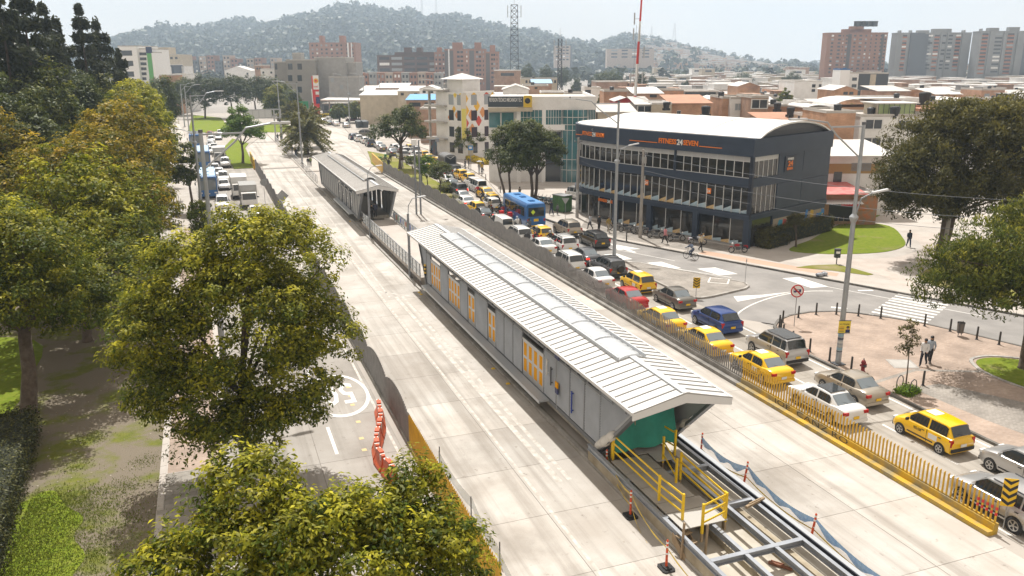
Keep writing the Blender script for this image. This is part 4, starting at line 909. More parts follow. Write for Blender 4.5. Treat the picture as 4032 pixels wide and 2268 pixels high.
# buses and trucks
BUSB = mat('bus_blue', (.012,.12,.36),.3, coat=.5); BUSL = mat('bus_roof_pale', (.42,.60,.78),.4); BUSR = mat('bus_roof_blue', (.10,.27,.55),.4)
def bus(x, y, rz, label, L=8.6, W=2.25, H=2.95, roof=None, face='rear', cat='bus'):
 e = empty('bus', (x, y, .016), rz, label, cat, 'blue city buses'); hw = W / 2
 prof = [(-hw * .97,.32),(-hw, .7),(-hw, H - .45),(-hw * .97, H - .18),(-hw * .86, H),(hw * .86, H),(hw * .97, H - .18),(hw, H - .45),(hw, .7),(hw * .97,.32)]
 n = len(prof); mb = MB(); ys = [(-L / 2,.985),(-L / 2 + .12,1),(L / 2 - .2,1),(L / 2,.97)]; vs_ = [(px * s, yy, pz if s == 1 else .32 + (pz - .32) * s) for yy, s in ys for px, pz in prof]
 mb.add(vs_, [(i * n + j, (i + 1) * n + j, (i + 1) * n + (j + 1) % n, i * n + (j + 1) % n) for i in range(3) for j in range(n)][::1] + [tuple(range(n)), tuple(3 * n + j for j in range(n))[::-1]])
 autosmooth(mb.b('body', BUSB, e),30)
 MB().bx(-hw * .84, hw * .84,-L / 2 + .25, L / 2 - .3, H + .002, H + .02).b('roof_panel', roof or BUSR, e)
 for yy in (-L / 2 + 1.6,0.3, L / 2 - 2): MB().bx(-.32,.32, yy - .38, yy + .38, H + .02, H + .11).b('roof_hatch', roof or BUSB, e)
 k = max(3, int((L - 1.4) / 1.15)); wl = (L - 1.5) / k
 for sx in (-1,1):
  for i in range(k): yy = -L / 2 + .7 + i * wl; MB().bx(sx * hw * .99, sx * (hw + .012), yy + .05, yy + wl - .05,1.45,2.42).b('side_window', CARGL, e)
 MB().bx(-hw * .86, hw * .86, L / 2 - .02, L / 2 + .015,1.2,2.55).b('windscreen', CARGL2 if face == 'front' else CARGL, e); MB().bx(-.03,.03, L / 2 + .005, L / 2 + .025,1.2,2.55).b('windscreen_bar', BLACK, e)
 MB().bx(-hw * .8, hw * .8, L / 2 - .02, L / 2 + .02,2.58,2.8).b('destination_panel', mat('dest', (.10,.12,.15),.3), e)
 rwin = MB().bx(-hw * .82, hw * .82,-L / 2 - .015,-L / 2 + .02,1.5,2.5).b('rear_window', CARGL, e)
 MB().add([(-.62,-L / 2 - .02,2.0),(-.37,-L / 2 - .02,1.72),(-.12,-L / 2 - .02,2.0),(-.37,-L / 2 - .02,2.28)], [(0,1,2,3)]).b('warning_sticker', mat('lime_sticker', (.55,.75,.03),.5), rwin)
 for sx in (-1,1):
  MB().bx(sx * hw * .78, sx * hw * .94,-L / 2 - .012,-L / 2 + .05,.95,1.25).b('tail_light', TAILR, e); MB().bx(sx * hw * .62, sx * hw * .92, L / 2 - .06, L / 2 + .01,.72,.9).b('headlight', HEADL, e)
  m_ = MB().bar((sx * hw, L / 2 - .1,2.45),(sx * (hw + .32), L / 2 + .22,2.35),.04).box((sx * (hw + .34), L / 2 + .24,2.15),(.16,.1,.4)).b('mirror', BLACK, e)
 MB().bx(-.28,.28,-L / 2 - .012,-L / 2 + .02,.95,1.25).b('number_plate', PLY_, e); MB().bx(-hw * .94, hw * .94,-L / 2 - .03,-L / 2 + .06,.34,.52).b('rear_bumper', mat('bumper_amber', (.75,.42,.02),.5), e)
 MB().bx(-hw * .94, hw * .94, L / 2 - .05, L / 2 + .03,.34,.6).b('front_bumper', BUSB, e); MB().bx(-.2,.2, L / 2 + .01, L / 2 + .04,.62,.75).b('number_plate', PLW_, e)
 ty, rm = wheel_meshes(.46)
 for yy in (L / 2 - 1.9,-L / 2 + 2.2):
  for sx in (-1,1):
   ar = MB(); ar.add([(sx * (hw + .004), yy + .55 * cos(2 * PI * j / 14),.46 + .55 * sin(2 * PI * j / 14)) for j in range(14)], [tuple(range(14)) if sx > 0 else tuple(range(14))[::-1]]); ar.b('wheel_arch', BLACK, e)
   wh = add_obj('wheel', ty, e, (sx * (hw - .08), yy, .46),(0,0,0 if sx > 0 else PI)); add_obj('rim', rm, wh)
 return e
b1 = bus(33.75,87.2, R(-2), 'blue city bus with lime warning sticker on its rear window', 8.6)
text('lettering', 'bogota', .42, frame_xy((-1.14,1.2,1.0),(0,-1,0),(0,0,1)), mat('bus_letter', (.75,.77,.8),.5), b1, extrude=.0, bold=.012)
b2 = bus(-.15,124.8, PI, 'front blue city bus with pale dashed roof on the left road', 11.0,2.5,3.1, BUSL, 'front'); b3 = bus(-.55,160.3, PI, 'second blue city bus queued behind the first on the left road', 11.0,2.5,3.1, BUSL, 'front')
for b_ in (b2, b3):
 for k in range(9): MB().bx(-.9 + .28 * (k * 5 % 7),-.9 + .28 * (k * 5 % 7) + .38,-3.4 + k * .72,-3.3 + k * .72,3.122,3.128).b('roof_dash', BUSB, b_)
bus(-1.9,196.5, PI, 'dark windowed bus farther back on the left road', 9,2.4,3.2, mat('bus_dark_roof', (.05,.055,.06),.4), 'front')
def truck(x, y, rz, label, boxm, roofm, L=5.6, W=2.1, H=2.9, cover=False):
 e = empty('truck', (x, y, .016), rz, label, 'truck', 'trucks in the traffic'); hw = W / 2; b0, b1_ = -L / 2, L / 2 - 1.55
 if cover:
  kk = 8; mb = MB(); pts = [(-hw, .95)] + [(-hw * cos(PI * j / kk) , H - .55 + .55 * sin(PI * j / kk)) for j in range(kk + 1)] + [(hw, .95)]
  n = len(pts); mb.add([(px, yy, pz) for yy in (b0, b1_) for px, pz in pts], [(i, n + i, n + (i + 1) % n, (i + 1) % n) for i in range(n)] + [tuple(range(n)), tuple(n + j for j in range(n))[::-1]]); mb.b('canvas_cover', boxm, e)
  MB().bx(-hw * .85, hw * .85, b0 - .02, b0 + .01,1.1, H - .45).b('rear_curtain', roofm, e)
  for k in (-1,1): MB().bar((k * hw * .6, b0 - .03, H - .35),(0, b0 - .03, H - .75),.05).b('strap', WHITEP, e)
 else:
  MB().bx(-hw, hw, b0, b1_, .85, H - .04).b('cargo_box', boxm, e); MB().bx(-hw - .02, hw + .02, b0 - .02, b1_ + .02, H - .04, H + .02).b('cargo_roof', roofm, e)
  for sx in (-1,1):
   for k in range(4): MB().bx(sx * hw, sx * (hw + .02), b0 + .3 + k * (b1_ - b0) / 4, b0 + .36 + k * (b1_ - b0) / 4,.9, H - .08).b('box_rib', STEELG, e)
 MB().bx(-hw * .95, hw * .95, b0, b1_ + .2,.62,.85).bx(-.35,.35, b1_, L / 2 - .3,.4,.62).b('chassis', STEELD, e)
 cab = MB(); ch = 2.05; cv = [(-hw * .92, b1_ + .08,.5),(hw * .92, b1_ + .08,.5),(hw * .92, L / 2,.5),(-hw * .92, L / 2,.5),(-hw * .9, b1_ + .08, ch),(hw * .9, b1_ + .08, ch),(hw * .86, L / 2 - .45, ch),(-hw * .86, L / 2 - .45, ch),(-hw * .92, L / 2,1.2),(hw * .92, L / 2,1.2)]
 cab.add(cv, [(0,3,2,1),(4,5,6,7),(0,1,5,4),(2,3,8,9),(8,7,6,9),(1,2,9,6,5),(3,0,4,7,8)]); cab.b('cab', WHITEP, e)
 MB().add([(-hw * .8, L / 2 - .03,1.26),(hw * .8, L / 2 - .03,1.26),(hw * .76, L / 2 - .42,1.98),(-hw * .76, L / 2 - .42,1.98)], [(0,1,2,3)]).b('windscreen', CARGL, e).location = (0,.015,.012)
 for sx in (-1,1):
  MB().bx(sx * hw * .9, sx * (hw * .93), b1_ + .3, L / 2 - .4,1.3,1.85).b('side_window', CARGL, e); MB().bx(sx * hw * .6, sx * hw * .88, L / 2 - .02, L / 2 + .02,.75,.95).b('headlight', HEADL, e); MB().bar((sx * hw * .92, L / 2 - .2,1.6),(sx * (hw * 1.12), L / 2 - .1,1.55),.2,.12).b('mirror', BLACK, e); MB().bx(sx * hw * .7, sx * hw * .95, b0 - .03, b0 + .03,.62,.78).b('tail_light', TAILR, e)
 MB().bx(-hw * .9, hw * .9, L / 2, L / 2 + .06,.42,.62).b('bumper', TRIM, e)
 ty, rm = wheel_meshes(.40)
 for yy in (L / 2 - .85, b0 + 1.1):
  for sx in (-1,1): wh = add_obj('wheel', ty, e, (sx * (hw - .16), yy, .40),(0,0,0 if sx > 0 else PI)); add_obj('rim', rm, wh)
 return e
GREYBOX = mat('cargo_grey', (.42,.42,.41),.55, col2=(.35,.35,.34), scale=2, coord='obj')
truck(4.65,111.0, PI, 'nearer grey box truck on the left road', GREYBOX, mat('cargo_roof_grey', (.30,.30,.29),.6)); truck(3.9,119.6, PI, 'white box truck behind the grey one on the left road', mat('cargo_white', (.62,.62,.61),.5), WHITEP)
truck(2.4,163.5, PI, 'white delivery truck beside the rear blue bus', mat('cargo_white', (.6,.6,.6),.5), WHITEP, 5.2)
truck(38.45,136.0, R(-2), 'dark canvas covered truck in the right lane', mat('canvas_grey', (.13,.135,.14),.8, col2=(.18,.18,.18), scale=3, coord='obj'), mat('canvas_black', (.012,.014,.018),.7),6.0,2.1,3.1, True)
# people
SKIN = mat('skin', (.36,.21,.135),.6); SHOE = mat('shoe_dark', (.03,.03,.03),.7); HAIR = mat('hair_dark', (.012,.010,.009),.6)
def body_mesh(pose):
 J = dict(pel=(0,0,.93), che=(0,.0,1.30), nec=(0,.0,1.45), hd0=(0,.015,1.53), hd1=(0,.025,1.62), hd2=(0,.02,1.68))
 for s, k in ((-1, 'l'),(1, 'r')):
  J.update({k + 'sh': (s * .18,0,1.38), k + 'el': (s * .23,-.02,1.12), k + 'wr': (s * .23,.06,.90), k + 'ha': (s * .22,.09,.81), k + 'hi': (s * .09,0,.88), k + 'kn': (s * .1,.02,.48), k + 'an': (s * .1,-.02,.09), k + 'to': (s * .11,.13,.04)})
 for k, v in pose.items(): J[k] = v
 Rr = dict(pel=.155, che=.165, nec=.06, hd0=.075, hd1=.098, hd2=.075)
 for k in 'lr': Rr.update({k + 'sh': .085, k + 'el': .06, k + 'wr': .042, k + 'ha': .048, k + 'hi': .11, k + 'kn': .08, k + 'an': .06, k + 'to': .042})
 E_ = [('pel', 'che', 1),('che', 'nec', 1),('nec', 'hd0', 0),('hd0', 'hd1', 0),('hd1', 'hd2', 0)]
 for k in 'lr': E_ += [('che', k + 'sh', 1),(k + 'sh', k + 'el', 1),(k + 'el', k + 'wr', 1),(k + 'wr', k + 'ha', 0),('pel', k + 'hi', 2),(k + 'hi', k + 'kn', 2),(k + 'kn', k + 'an', 2),(k + 'an', k + 'to', 3)]
 nm = list(J); ix = {k: i for i, k in enumerate(nm)}
 me = bpy.data.meshes.new('b'); me.from_pydata([J[k] for k in nm], [(ix[a], ix[b]) for a, b, _ in E_], []); o = bpy.data.objects.new('b', me); COL.objects.link(o)
 sk = o.modifiers.new('s', 'SKIN'); sk.use_smooth_shade = True
 for k in nm: d = me.skin_vertices[0].data[ix[k]]; d.radius = (Rr[k], Rr[k] * (.78 if k in ('pel', 'che') else 1)); d.use_root = (k == 'pel')
 su = o.modifiers.new('u', 'SUBSURF'); su.levels = 1; su.render_levels = 1
 m2 = bpy.data.meshes.new_from_object(o.evaluated_get(bpy.context.evaluated_depsgraph_get())); bpy.data.objects.remove(o)
 m2.materials.clear()
 for m in (SKIN, WHITEP, BLACK, SHOE): m2.materials.append(m)
 segs = [(Vector(J[a]), Vector(J[b]), t, Rr[a] + Rr[b]) for a, b, t in E_]
 for pl in m2.polygons:
  c = Vector(pl.center); best = None
  for a, b, t, rr in segs:
   d = b - a; u = max(0, min(1,(c - a).dot(d) / max(1e-9, d.length_squared))); ds = (c - a - d * u).length / rr
   if best is None or ds < best[0]: best = (ds, t)
  pl.material_index = best[1]; pl.use_smooth = True
 hc = Vector(J['hd1']);
 return m2, hc
WALK = dict(lel=(-.22,-.12,1.12), lwr=(-.21,-.02,.92), lha=(-.2,.03,.84), rel=(.22,.08,1.12), rwr=(.2,.24,.98), rha=(.19,.3,.93), lkn=(-.1,.17,.52), lan=(-.1,.24,.11), lto=(-.11,.40,.08), rkn=(.1,-.03,.5), ran=(.1,-.32,.17), rto=(.1,-.2,.05))
WALK2 = {('r' if k[0] == 'l' else 'l') + k[1:]: (-v[0], v[1], v[2]) for k, v in WALK.items()}
SIT = dict(pel=(0,-.12,.84), che=(0,-.02,1.2), nec=(0,.03,1.34), hd0=(0,.06,1.41), hd1=(0,.08,1.5), hd2=(0,.07,1.57), lsh=(-.18,0,1.28), rsh=(.18,0,1.28), lel=(-.27,.18,1.06), rel=(.27,.18,1.06), lwr=(-.29,.42,1.04), rwr=(.29,.42,1.04), lha=(-.29,.5,1.03), rha=(.29,.5,1.03), lhi=(-.1,-.1,.82), rhi=(.1,-.1,.82), lkn=(-.2,.3,.72), rkn=(.2,.3,.72), lan=(-.19,.12,.33), ran=(.19,.12,.33), lto=(-.19,.27,.29), rto=(.19,.27,.29))
PHONE = dict(rel=(.24,.06,1.14), rwr=(.14,.24,1.24), rha=(.10,.28,1.30), lel=(-.23,.02,1.12), lwr=(-.1,.2,1.05), lha=(-.04,.25,1.05))
LEAN = dict(pel=(0,-.1,.92), che=(0,.12,1.22), nec=(0,.22,1.33), hd0=(0,.28,1.39), hd1=(0,.32,1.46), hd2=(0,.33,1.53), lsh=(-.18,.15,1.28), rsh=(.18,.15,1.28), lel=(-.25,.35,1.1), rel=(.25,.35,1.1), lwr=(-.2,.5,1.1), rwr=(.2,.5,1.1), lha=(-.18,.57,1.1), rha=(.18,.57,1.1), lhi=(-.09,-.1,.88), rhi=(.09,-.1,.88))
CYC = dict(SIT); CYC.update(pel=(0,-.25,.98), che=(0,.03,1.28), nec=(0,.12,1.4), hd0=(0,.16,1.47), hd1=(0,.19,1.55), hd2=(0,.19,1.62), lsh=(-.18,.07,1.35), rsh=(.18,.07,1.35), lel=(-.24,.28,1.16), rel=(.24,.28,1.16), lwr=(-.24,.48,1.06), rwr=(.24,.48,1.06), lha=(-.24,.54,1.04), rha=(.24,.54,1.04), lhi=(-.09,-.22,.94), rhi=(.09,-.22,.94), lkn=(-.11,.12,.72), rkn=(.11,.06,.60), lan=(-.1,-.02,.42), ran=(.1,.0,.22), lto=(-.1,.12,.40), rto=(.1,.13,.20))
POSES = {k: body_mesh(v) for k, v in dict(stand={}, walk=WALK, walk2=WALK2, sit=SIT, phone=PHONE, lean=LEAN, cyc=CYC).items()}
HAIRM = MB().sphere((0,-.015,.02),.112,10,7,(.95,1.02,.92)).mesh('hair', HAIR, True); HELM = MB().sphere((0,-.005,.015),.15,10,7,(.95,1.08,1)).mesh('helmet', BLACK, True)
LONGH = MB().sphere((0,-.015,.02),.115,10,7,(.95,1.02,.92)).sphere((0,-.07,-.16),.1,8,6,(1.0,.55,1.7)).mesh('hair', HAIR, True)
CLO = {}
def clo(c):
 k = 'cloth_%d_%d_%d' % tuple(int(v * 200) for v in c); return mat(k, c, .85)
def person(x, y, rz, pose, top, legs, label, z=.12, hair='short', skin=None, helmet=None, group='people on the pavements', scale=1.0):
 me, hc = POSES[pose]
 o = add_obj('person', me, None, (x, y, z),(0,0, rz),(scale,) * 3); tag(o, label, 'person', group)
 for i, m in ((1, clo(top)),(2, clo(legs))): o.material_slots[i].link = 'OBJECT'; o.material_slots[i].material = m
 if helmet:
  h = add_obj('helmet', HELM, o, hc); h.material_slots[0].link = 'OBJECT'; h.material_slots[0].material = clo(helmet)
 else: add_obj('hair', LONGH if hair == 'long' else HAIRM, o, hc + Vector((0,-.012,.02)))
 return o
W_, BK, JN, GR = (.66,.66,.65),(.02,.02,.022),(.05,.075,.14),(.2,.2,.2)
person(39.6,35.1, R(118), 'walk2', (.68,.68,.68),(.015,.018,.03), 'person in white shirt with a crossbody strap walking on the plaza', hair='short')
person(40.35,35.35, R(118), 'walk', (.34,.39,.45),(.02,.02,.025), 'long haired person in grey-blue top walking beside the white shirt', hair='long')
person(64.6,60.9, R(150), 'walk', (.03,.04,.06),(.04,.06,.12), 'person in dark jacket and jeans on the curved lawn path')
person(42.9,71.0, R(20), 'walk', (.55,.22,.24), BK, 'person in pink top walking past the gym'); person(44.4,66.8, R(200), 'walk2', (.45,.40,.30), BK, 'long haired person in pale vest walking by the parked motorcycles', hair='long')
person(39.0,80.4, R(30), 'walk', (.42,.44,.48),(.06,.06,.07), 'person with grey backpack before the gym entrance'); person(39.7,79.6, R(200), 'stand', BK, BK, 'person all in black before the gym entrance'); person(40.2,78.3, R(190), 'walk2', (.28,.2,.05),(.33,.29,.23), 'person in mustard jacket and pale trousers by the gym')
person(38.5,90.1, R(10), 'walk', (.012,.014,.03),(.03,.045,.09), 'tall person in dark jacket walking hand in hand'); person(39.25,90.0, R(10), 'walk2', (.12,.12,.13),(.06,.06,.08), 'small person in grey holding the tall one by the hand', scale=.76)
person(39.1,102.4, R(15), 'walk', (.22,.19,.14),(.25,.25,.25), 'person in brown vest walking under the street trees')
person(42.6,130.6, R(200), 'stand', (.3,.3,.3),(.5,.5,.52), 'person under a grey umbrella on the pavement'); person(43.05,130.4, R(170), 'walk', (.45,.30,.06),(.08,.09,.12), 'person with a backpack beside the umbrella'); person(41.9,136.2, R(90), 'stand', BK, BK, 'person in black by the bicycle near the covered truck'); person(42.5,136.0, R(260), 'stand', (.03,.03,.035), BK, 'second person in black by the bicycle')
person(44.2,133.5, R(30), 'walk2', (.12,.12,.11),(.16,.15,.13), 'person in dark green beside the yellow flower bed')
for k, (x_, c_, lb) in enumerate(((43.0, W_, 'person in white at the far shop corner'),(43.5,(.5,.42,.42), 'person in pink-grey at the far shop corner'),(44.0, BK, 'person in black at the far shop corner'))): person(x_, 160.2, k * 1.9, 'stand', c_, JN if k else GR, lb)
person(29.75,142.0, R(170), 'stand', BK, (.05,.06,.09), 'person in black standing on the grass island', z=.15); person(31.75,140.3, R(200), 'walk', (.5,.5,.5),(.45,.45,.46), 'person in pale grey beside the island tree trunk', z=.15)
person(37.4,127.6, R(-70), 'lean', W_, JN, 'person in white leaning into the dark car', z=.02)
person(17.0,68.4, R(180), 'phone', (.6,.62,.65),(.02,.025,.04), 'person in white top holding a phone on the walkway', z=.9, group='people on the station')
person(16.9,91.0, R(180), 'stand', BK, BK, 'person in black just inside the older station', z=.93, group='people on the station'); person(17.5,92.0, R(0), 'stand', (.06,.07,.12), BK, 'second dark clothed person inside the older station', z=.93, group='people on the station')
for x_, y_, c_, l_, lb, ps in ((16.6,167, BK, JN, 'person in dark coat below the palm', 'walk'),(16.55,173,(.1,.1,.1),(.45,.42,.4), 'person in black top and pale trousers below the palm', 'walk2'),(16.9,149.5, BK, (.5,.5,.5), 'person in dark top at the far end of the old station', 'stand'),(17.4,150.4,(.2,.25,.1), BK, 'person with a green bag at the far end of the old station', 'stand'),(16.4,184.5, W_, BK, 'person in white on the far ramp', 'walk'),(16.4,204, BK, BK, 'person in black near the sign gantry', 'walk2'),(17.3,206.5,(.15,.05,.06), BK, 'person in dark red near the sign gantry', 'stand')): person(x_, y_, R(180), ps, c_, l_, lb, z=.14, group='people at the far station plaza')
person(-2.95,27.4, R(0), 'walk', (.05,.10,.18), BK, 'person with dark hair at the bottom of the left sidewalk', z=.13)
# umbrella, bag, bin
u = empty('umbrella', (42.6,130.6,.12),0, 'open grey umbrella held over a person', 'umbrella'); MB().cyl((.15,.1,1.0),(.1,.05,2.05),.012).b('shaft', STEELD, u); mb = MB(); mb.add([(.1,.05,2.12)] + [(.1 + .55 * cos(2 * PI * j / 10),.05 + .55 * sin(2 * PI * j / 10),1.88) for j in range(10)], [(0,1 + j, 1 + (j + 1) % 10) for j in range(10)]); mb.b('canopy', mat('umbrella_grey', (.3,.31,.33),.7), u)
# motorcycles
MOTO = {}
def moto(x, y, rz, paint, label, box=None, group='motorcycles in the traffic', z=.016, lean=0.0):
 key = 'm'
 if key not in MOTO:
  root = bpy.data.objects.new('motorcycle', None); COL.objects.link(root)
  ty = MB(); n = 16; vs_ = [(px, pr * cos(2 * PI * j / n), pr * sin(2 * PI * j / n)) for px, pr in ((-.05,.23),(-.055,.28),(0,.305),(.055,.28),(.05,.23)) for j in range(n)]
  ty.add(vs_, [(i * n + j, i * n + (j + 1) % n, (i + 1) * n + (j + 1) % n, (i + 1) * n + j) for i in range(4) for j in range(n)]); tym = ty.mesh('wheel', RUBBER, True)
  rmm = MB()
  for j in range(6): a = 2 * PI * j / 6; rmm.bar((0,0,0),(0,.25 * cos(a),.25 * sin(a)),.03)
  rmm = rmm.mesh('spokes', RIM)
  for yy in (.65,-.62): wh = add_obj('wheel', tym, root, (0, yy, .305)); add_obj('spokes', rmm, wh)
  MB().tube([(0,.58,.92),(0,.38,.62),(0,-.1,.45),(0,-.35,.6),(0,-.62,.68)], .035,6).bar((0,-.05,.42),(0,-.62,.31),.06).bx(-.12,.12,-.12,.22,.3,.55).b('frame', STEELD, root)
  for sx in (-1,1): MB().tube([(sx * .08,.46,.98),(sx * .08,.65,.305)], .025,6).b('fork', STEELG, root)
  tk = MB().sphere((0,.14,.76),.2,10,6,(.75,1.45,.72)); tk.b('tank', BLACK, root, smooth=True); MB().bx(-.13,.13,-.82,-.5,.66,.74).bx(-.09,.09,-.9,-.78,.5,.7).b('tail', BLACK, root); MB().bx(-.06,.06,.5,.82,.6,.64).b('mudguard', BLACK, root)
  MB().sphere((0,-.28,.78),.17,10,5,(.75,2.1,.35)).b('seat', RUBBER, root, smooth=True)
  MB().tube([(-.36,.36,1.06),(-.2,.45,1.03),(0,.47,1.0),(.2,.45,1.03),(.36,.36,1.06)], .018,6).b('handlebar', STEELD, root); MB().sphere((0,.6,.92),.1,8,5).b('headlight', HEADL, root, smooth=True)
  for sx in (-1,1): MB().tube([(sx * .28,.42,1.04),(sx * .32,.4,1.2)], .01,5).sphere((sx * .33,.39,1.24),.06,8,4,(1,.4,.7)).b('mirror', STEELG, root)
  MB().tube([(.16,.2,.3),(.17,-.3,.3),(.17,-.75,.4)], .045,7).b('exhaust', STEELG, root); MB().bx(-.06,.06,-.93,-.89,.6,.68).b('tail_light', TAILR, root); MB().tube([(-.1,0,.32),(-.22,-.1,.02)], .015,5).b('side_stand', STEELD, root)
  MOTO[key] = [root, False]
 pr = MOTO[key]; root = pr[0] if not pr[1] else copy_tree(pr[0]); pr[1] = True
 root.location = (x, y, z); root.rotation_euler = (0, lean, rz); tag(root, label, 'motorcycle', group)
 for ch in root.children:
  if ch.name.split('.')[0] in ('tank', 'tail', 'mudguard'): ch.material_slots[0].link = 'OBJECT'; ch.material_slots[0].material = clo(paint)
 if box:
  b = MB().bx(-.24,.24,-.95,-.5,.8,1.24).bx(-.25,.25,-.96,-.49,1.24,1.28).b('delivery_box', clo(box), loc=(x, y, z)); b.rotation_euler = (0,0, rz); tag(b, 'delivery box on the ' + label[:60], 'box', 'delivery boxes on motorcycles')
 return root
def rider(x, y, rz, paint, top, legs, helm, mlab, plab, box=None):
 moto(x, y, rz, paint, mlab, box); person(x, y - .08, rz, 'sit', top, legs, plab, z=.02, helmet=helm, group='motorcycle riders')
RED = (.55,.01,.012)
rider(31.55,72.0,0, BK, RED, JN, BK, 'motorcycle with a red box between the white cars', 'rider in a red jacket with the red box', RED)
rider(31.45,83.2,0, BK, W_, BK, (.3,.35,.4), 'motorcycle behind the white van', 'rider in white with a pink backpack'); rider(32.25,81.6,0, GR, (.07,.08,.1), BK, BK, 'motorcycle at the right rear of the van', 'rider in dark jacket behind the bus')
rider(31.35,77.2,0, RED, (.1,.1,.1),(.05,.05,.05),(.5,.5,.5), 'red motorcycle between white off-roader and taxi', 'rider beside the taxi, silver helmet'); rider(31.75,74.6,0, BK, BK, (.2,.03,.03),(.35,.35,.36), 'black motorcycle behind the white off-roader', 'rider in black with grey helmet')
rider(30.0,86.6,0, W_, (.6,.58,.53),(.2,.2,.2),(.4,.42,.44), 'white motorcycle beside the black sedan', 'rider in cream jacket beside the black sedan')
rider(31.65,89.6,0, BK, BK, BK, BK, 'motorcycle with red box, first of the delivery pair', 'rider ahead of the first red box', RED); rider(32.25,88.4,0, BK, (.05,.05,.06), BK, BK, 'motorcycle with red box, second of the delivery pair', 'rider ahead of the second red box', (.5,.02,.03)); rider(32.6,91.0,0, BK, (.4,.06,.07), BK, (.15,.2,.22), 'motorcycle close to the bus side', 'rider in red and white by the bus side')
rider(32.5,95.4,0, BK, (.35,.29,.2), BK, BK, 'motorcycle beside the yellow taxi', 'rider in beige coat'); rider(33.1,93.2,0, BK, BK, BK, BK, 'motorcycle near the small white car', 'rider in black near the small white car'); rider(33.1,99.0,0, GR, (.1,.11,.11), BK, (.7,.7,.7), 'motorcycle at the white sedan boot', 'rider with a white helmet'); rider(33.9,102.6,0, BK, BK, BK, BK, 'big dark motorcycle with a top case', 'rider in black on the big motorcycle', BK); rider(34.8,107.5,0, GR, (.5,.015,.015), JN, (.5,.55,.6), 'motorcycle beside the white minivan', 'rider in a red jacket beside the minivan')
rider(37.6,160.5,.2, BK, (.03,.04,.05), BK, BK, 'motorcycle by the white pickup', 'rider by the white pickup'); rider(41.8,158.5,-.3, BK, BK, JN, BK, 'motorcycle near the far shop corner', 'rider near the far shop corner')
for i, (x_, y_, a_, c_, lb) in enumerate([(41.55,79.2,60, BK, 'black motorcycle parked nearest the gym entrance'),(42.1,77.6,60, BK, 'second black motorcycle parked at the gym'),(42.9,76.2,60, GR, 'grey motorcycle parked left of the concrete pole'),(43.5,73.9,-120, BK, 'black motorcycle parked right of the lamp post'),(44.6,71.6,-110, BK, 'black motorcycle parked behind the concrete pole'),(45.7,69.4,-115,(.45,.46,.5), 'silver motorcycle parked at the blue column'),(47.4,64.9,70,(.30,.01,.015), 'red motorcycle parked alone before the gym window')]): moto(x_, y_, R(a_), c_, lb, None, 'motorcycles parked at the gym', .125)
for i in range(7): moto(40.5 + .3 * i, 99.4 - .62 * i, R(60), [(.3,.02,.02), BK, (.1,.3,.42),(.5,.5,.5),(.2,.38,.5), BK, (.05,.2,.3)][i], ['maroon motorcycle first in the row under the trees', 'black motorcycle second in the row under the trees', 'teal motorcycle third in the row under the trees', 'silver motorcycle fourth in the row under the trees', 'pale blue motorcycle fifth in the row under the trees', 'black motorcycle sixth in the row under the trees', 'blue motorcycle last in the row under the trees'][i], None, 'motorcycles parked under the trees', .125)
moto(31.4,151.5, R(70), BK, 'motorcycle parked on the grass island', BK, 'motorcycles on the grass', .145); moto(28.8 + 2.0,153.2, R(80),(.06,.3,.1), 'motorcycle with a green box on the grass island', (.05,.25,.09), 'motorcycles on the grass', .145)
# bicycle and rider
def bicycle(x, y, rz, label, z=.02):
 e = empty('bicycle', (x, y, z), rz, label, 'bicycle')
 for yy in (.52,-.52):
  mb = MB(); mb.tube([(0, yy + .33 * cos(2 * PI * j / 20),.34 + .33 * sin(2 * PI * j / 20)) for j in range(21)], .022,5, False); wh = mb.b('wheel', RUBBER, e)
  mb = MB()
  for j in range(8): a = PI * j / 8; mb.bar((0, yy - .32 * cos(a),.34 - .32 * sin(a)),(0, yy + .32 * cos(a),.34 + .32 * sin(a)),.006)
  mb.b('spokes', STEELG, wh)
 MB().tube([(0,-.52,.34),(0,-.05,.3),(0,.36,.78),(0,-.2,.80),(0,-.05,.3)], .018,6).tube([(0,-.52,.34),(0,-.2,.8),(0,-.24,.92)], .014,6).tube([(0,.52,.34),(0,.38,.72),(0,.33,.98)], .018,6).b('frame', STEELD, e)
 MB().tube([(-.27,.38,1.02),(0,.36,.99),(.27,.38,1.02)], .014,6).b('handlebar', STEELD, e); MB().sphere((0,-.25,.95),.1,8,5,(.7,1.3,.4)).b('saddle', BLACK, e); MB().cyl((-.03,-.05,.3),(.03,-.05,.3),.09).bar((-.1,-.05,.3),(-.1,.02,.2),.02).b('crank', STEELD, e)
 return e
ang = math.atan2(.91,-.41) - PI / 2
bicycle(41.9,64.6, ang, 'dark bicycle ridden along the side street'); person(41.9,64.6, ang, 'cyc', (.10,.13,.19),(.08,.10,.15), 'cyclist in grey-blue jacket riding on the side street', z=.03, group='cyclists')
bicycle(41.5,136.5, R(80), 'bicycle standing by two people in black near the covered truck', .125)
# lettering on the nearest taxi, worn yellow dots on the left road
tx = text('door_lettering', 'VEO-538', .2, frame_xy((-.78 - .014,-1.8 + 2.2,.66),(0,-1,0),(0,0,1)), BLACK, RCO[2], extrude=0, bold=.006, sx=.62)
mb = MB()
for k, (x_, y_) in enumerate(((6.4,44.4),(6.3,43.1),(6.2,41.8),(6.2,40.7),(6.1,39.5),(5.9,37.5),(5.8,36.2))): mb.quad((x_ - .12, y_ - .14,.021),(x_ + .12, y_ - .14,.021),(x_ + .1, y_ + .14,.021),(x_ - .12, y_ + .12,.021))
struct('yellow_paint_dots', mb, mat('worn_yellow_dots', (.62,.48,.25),.8))
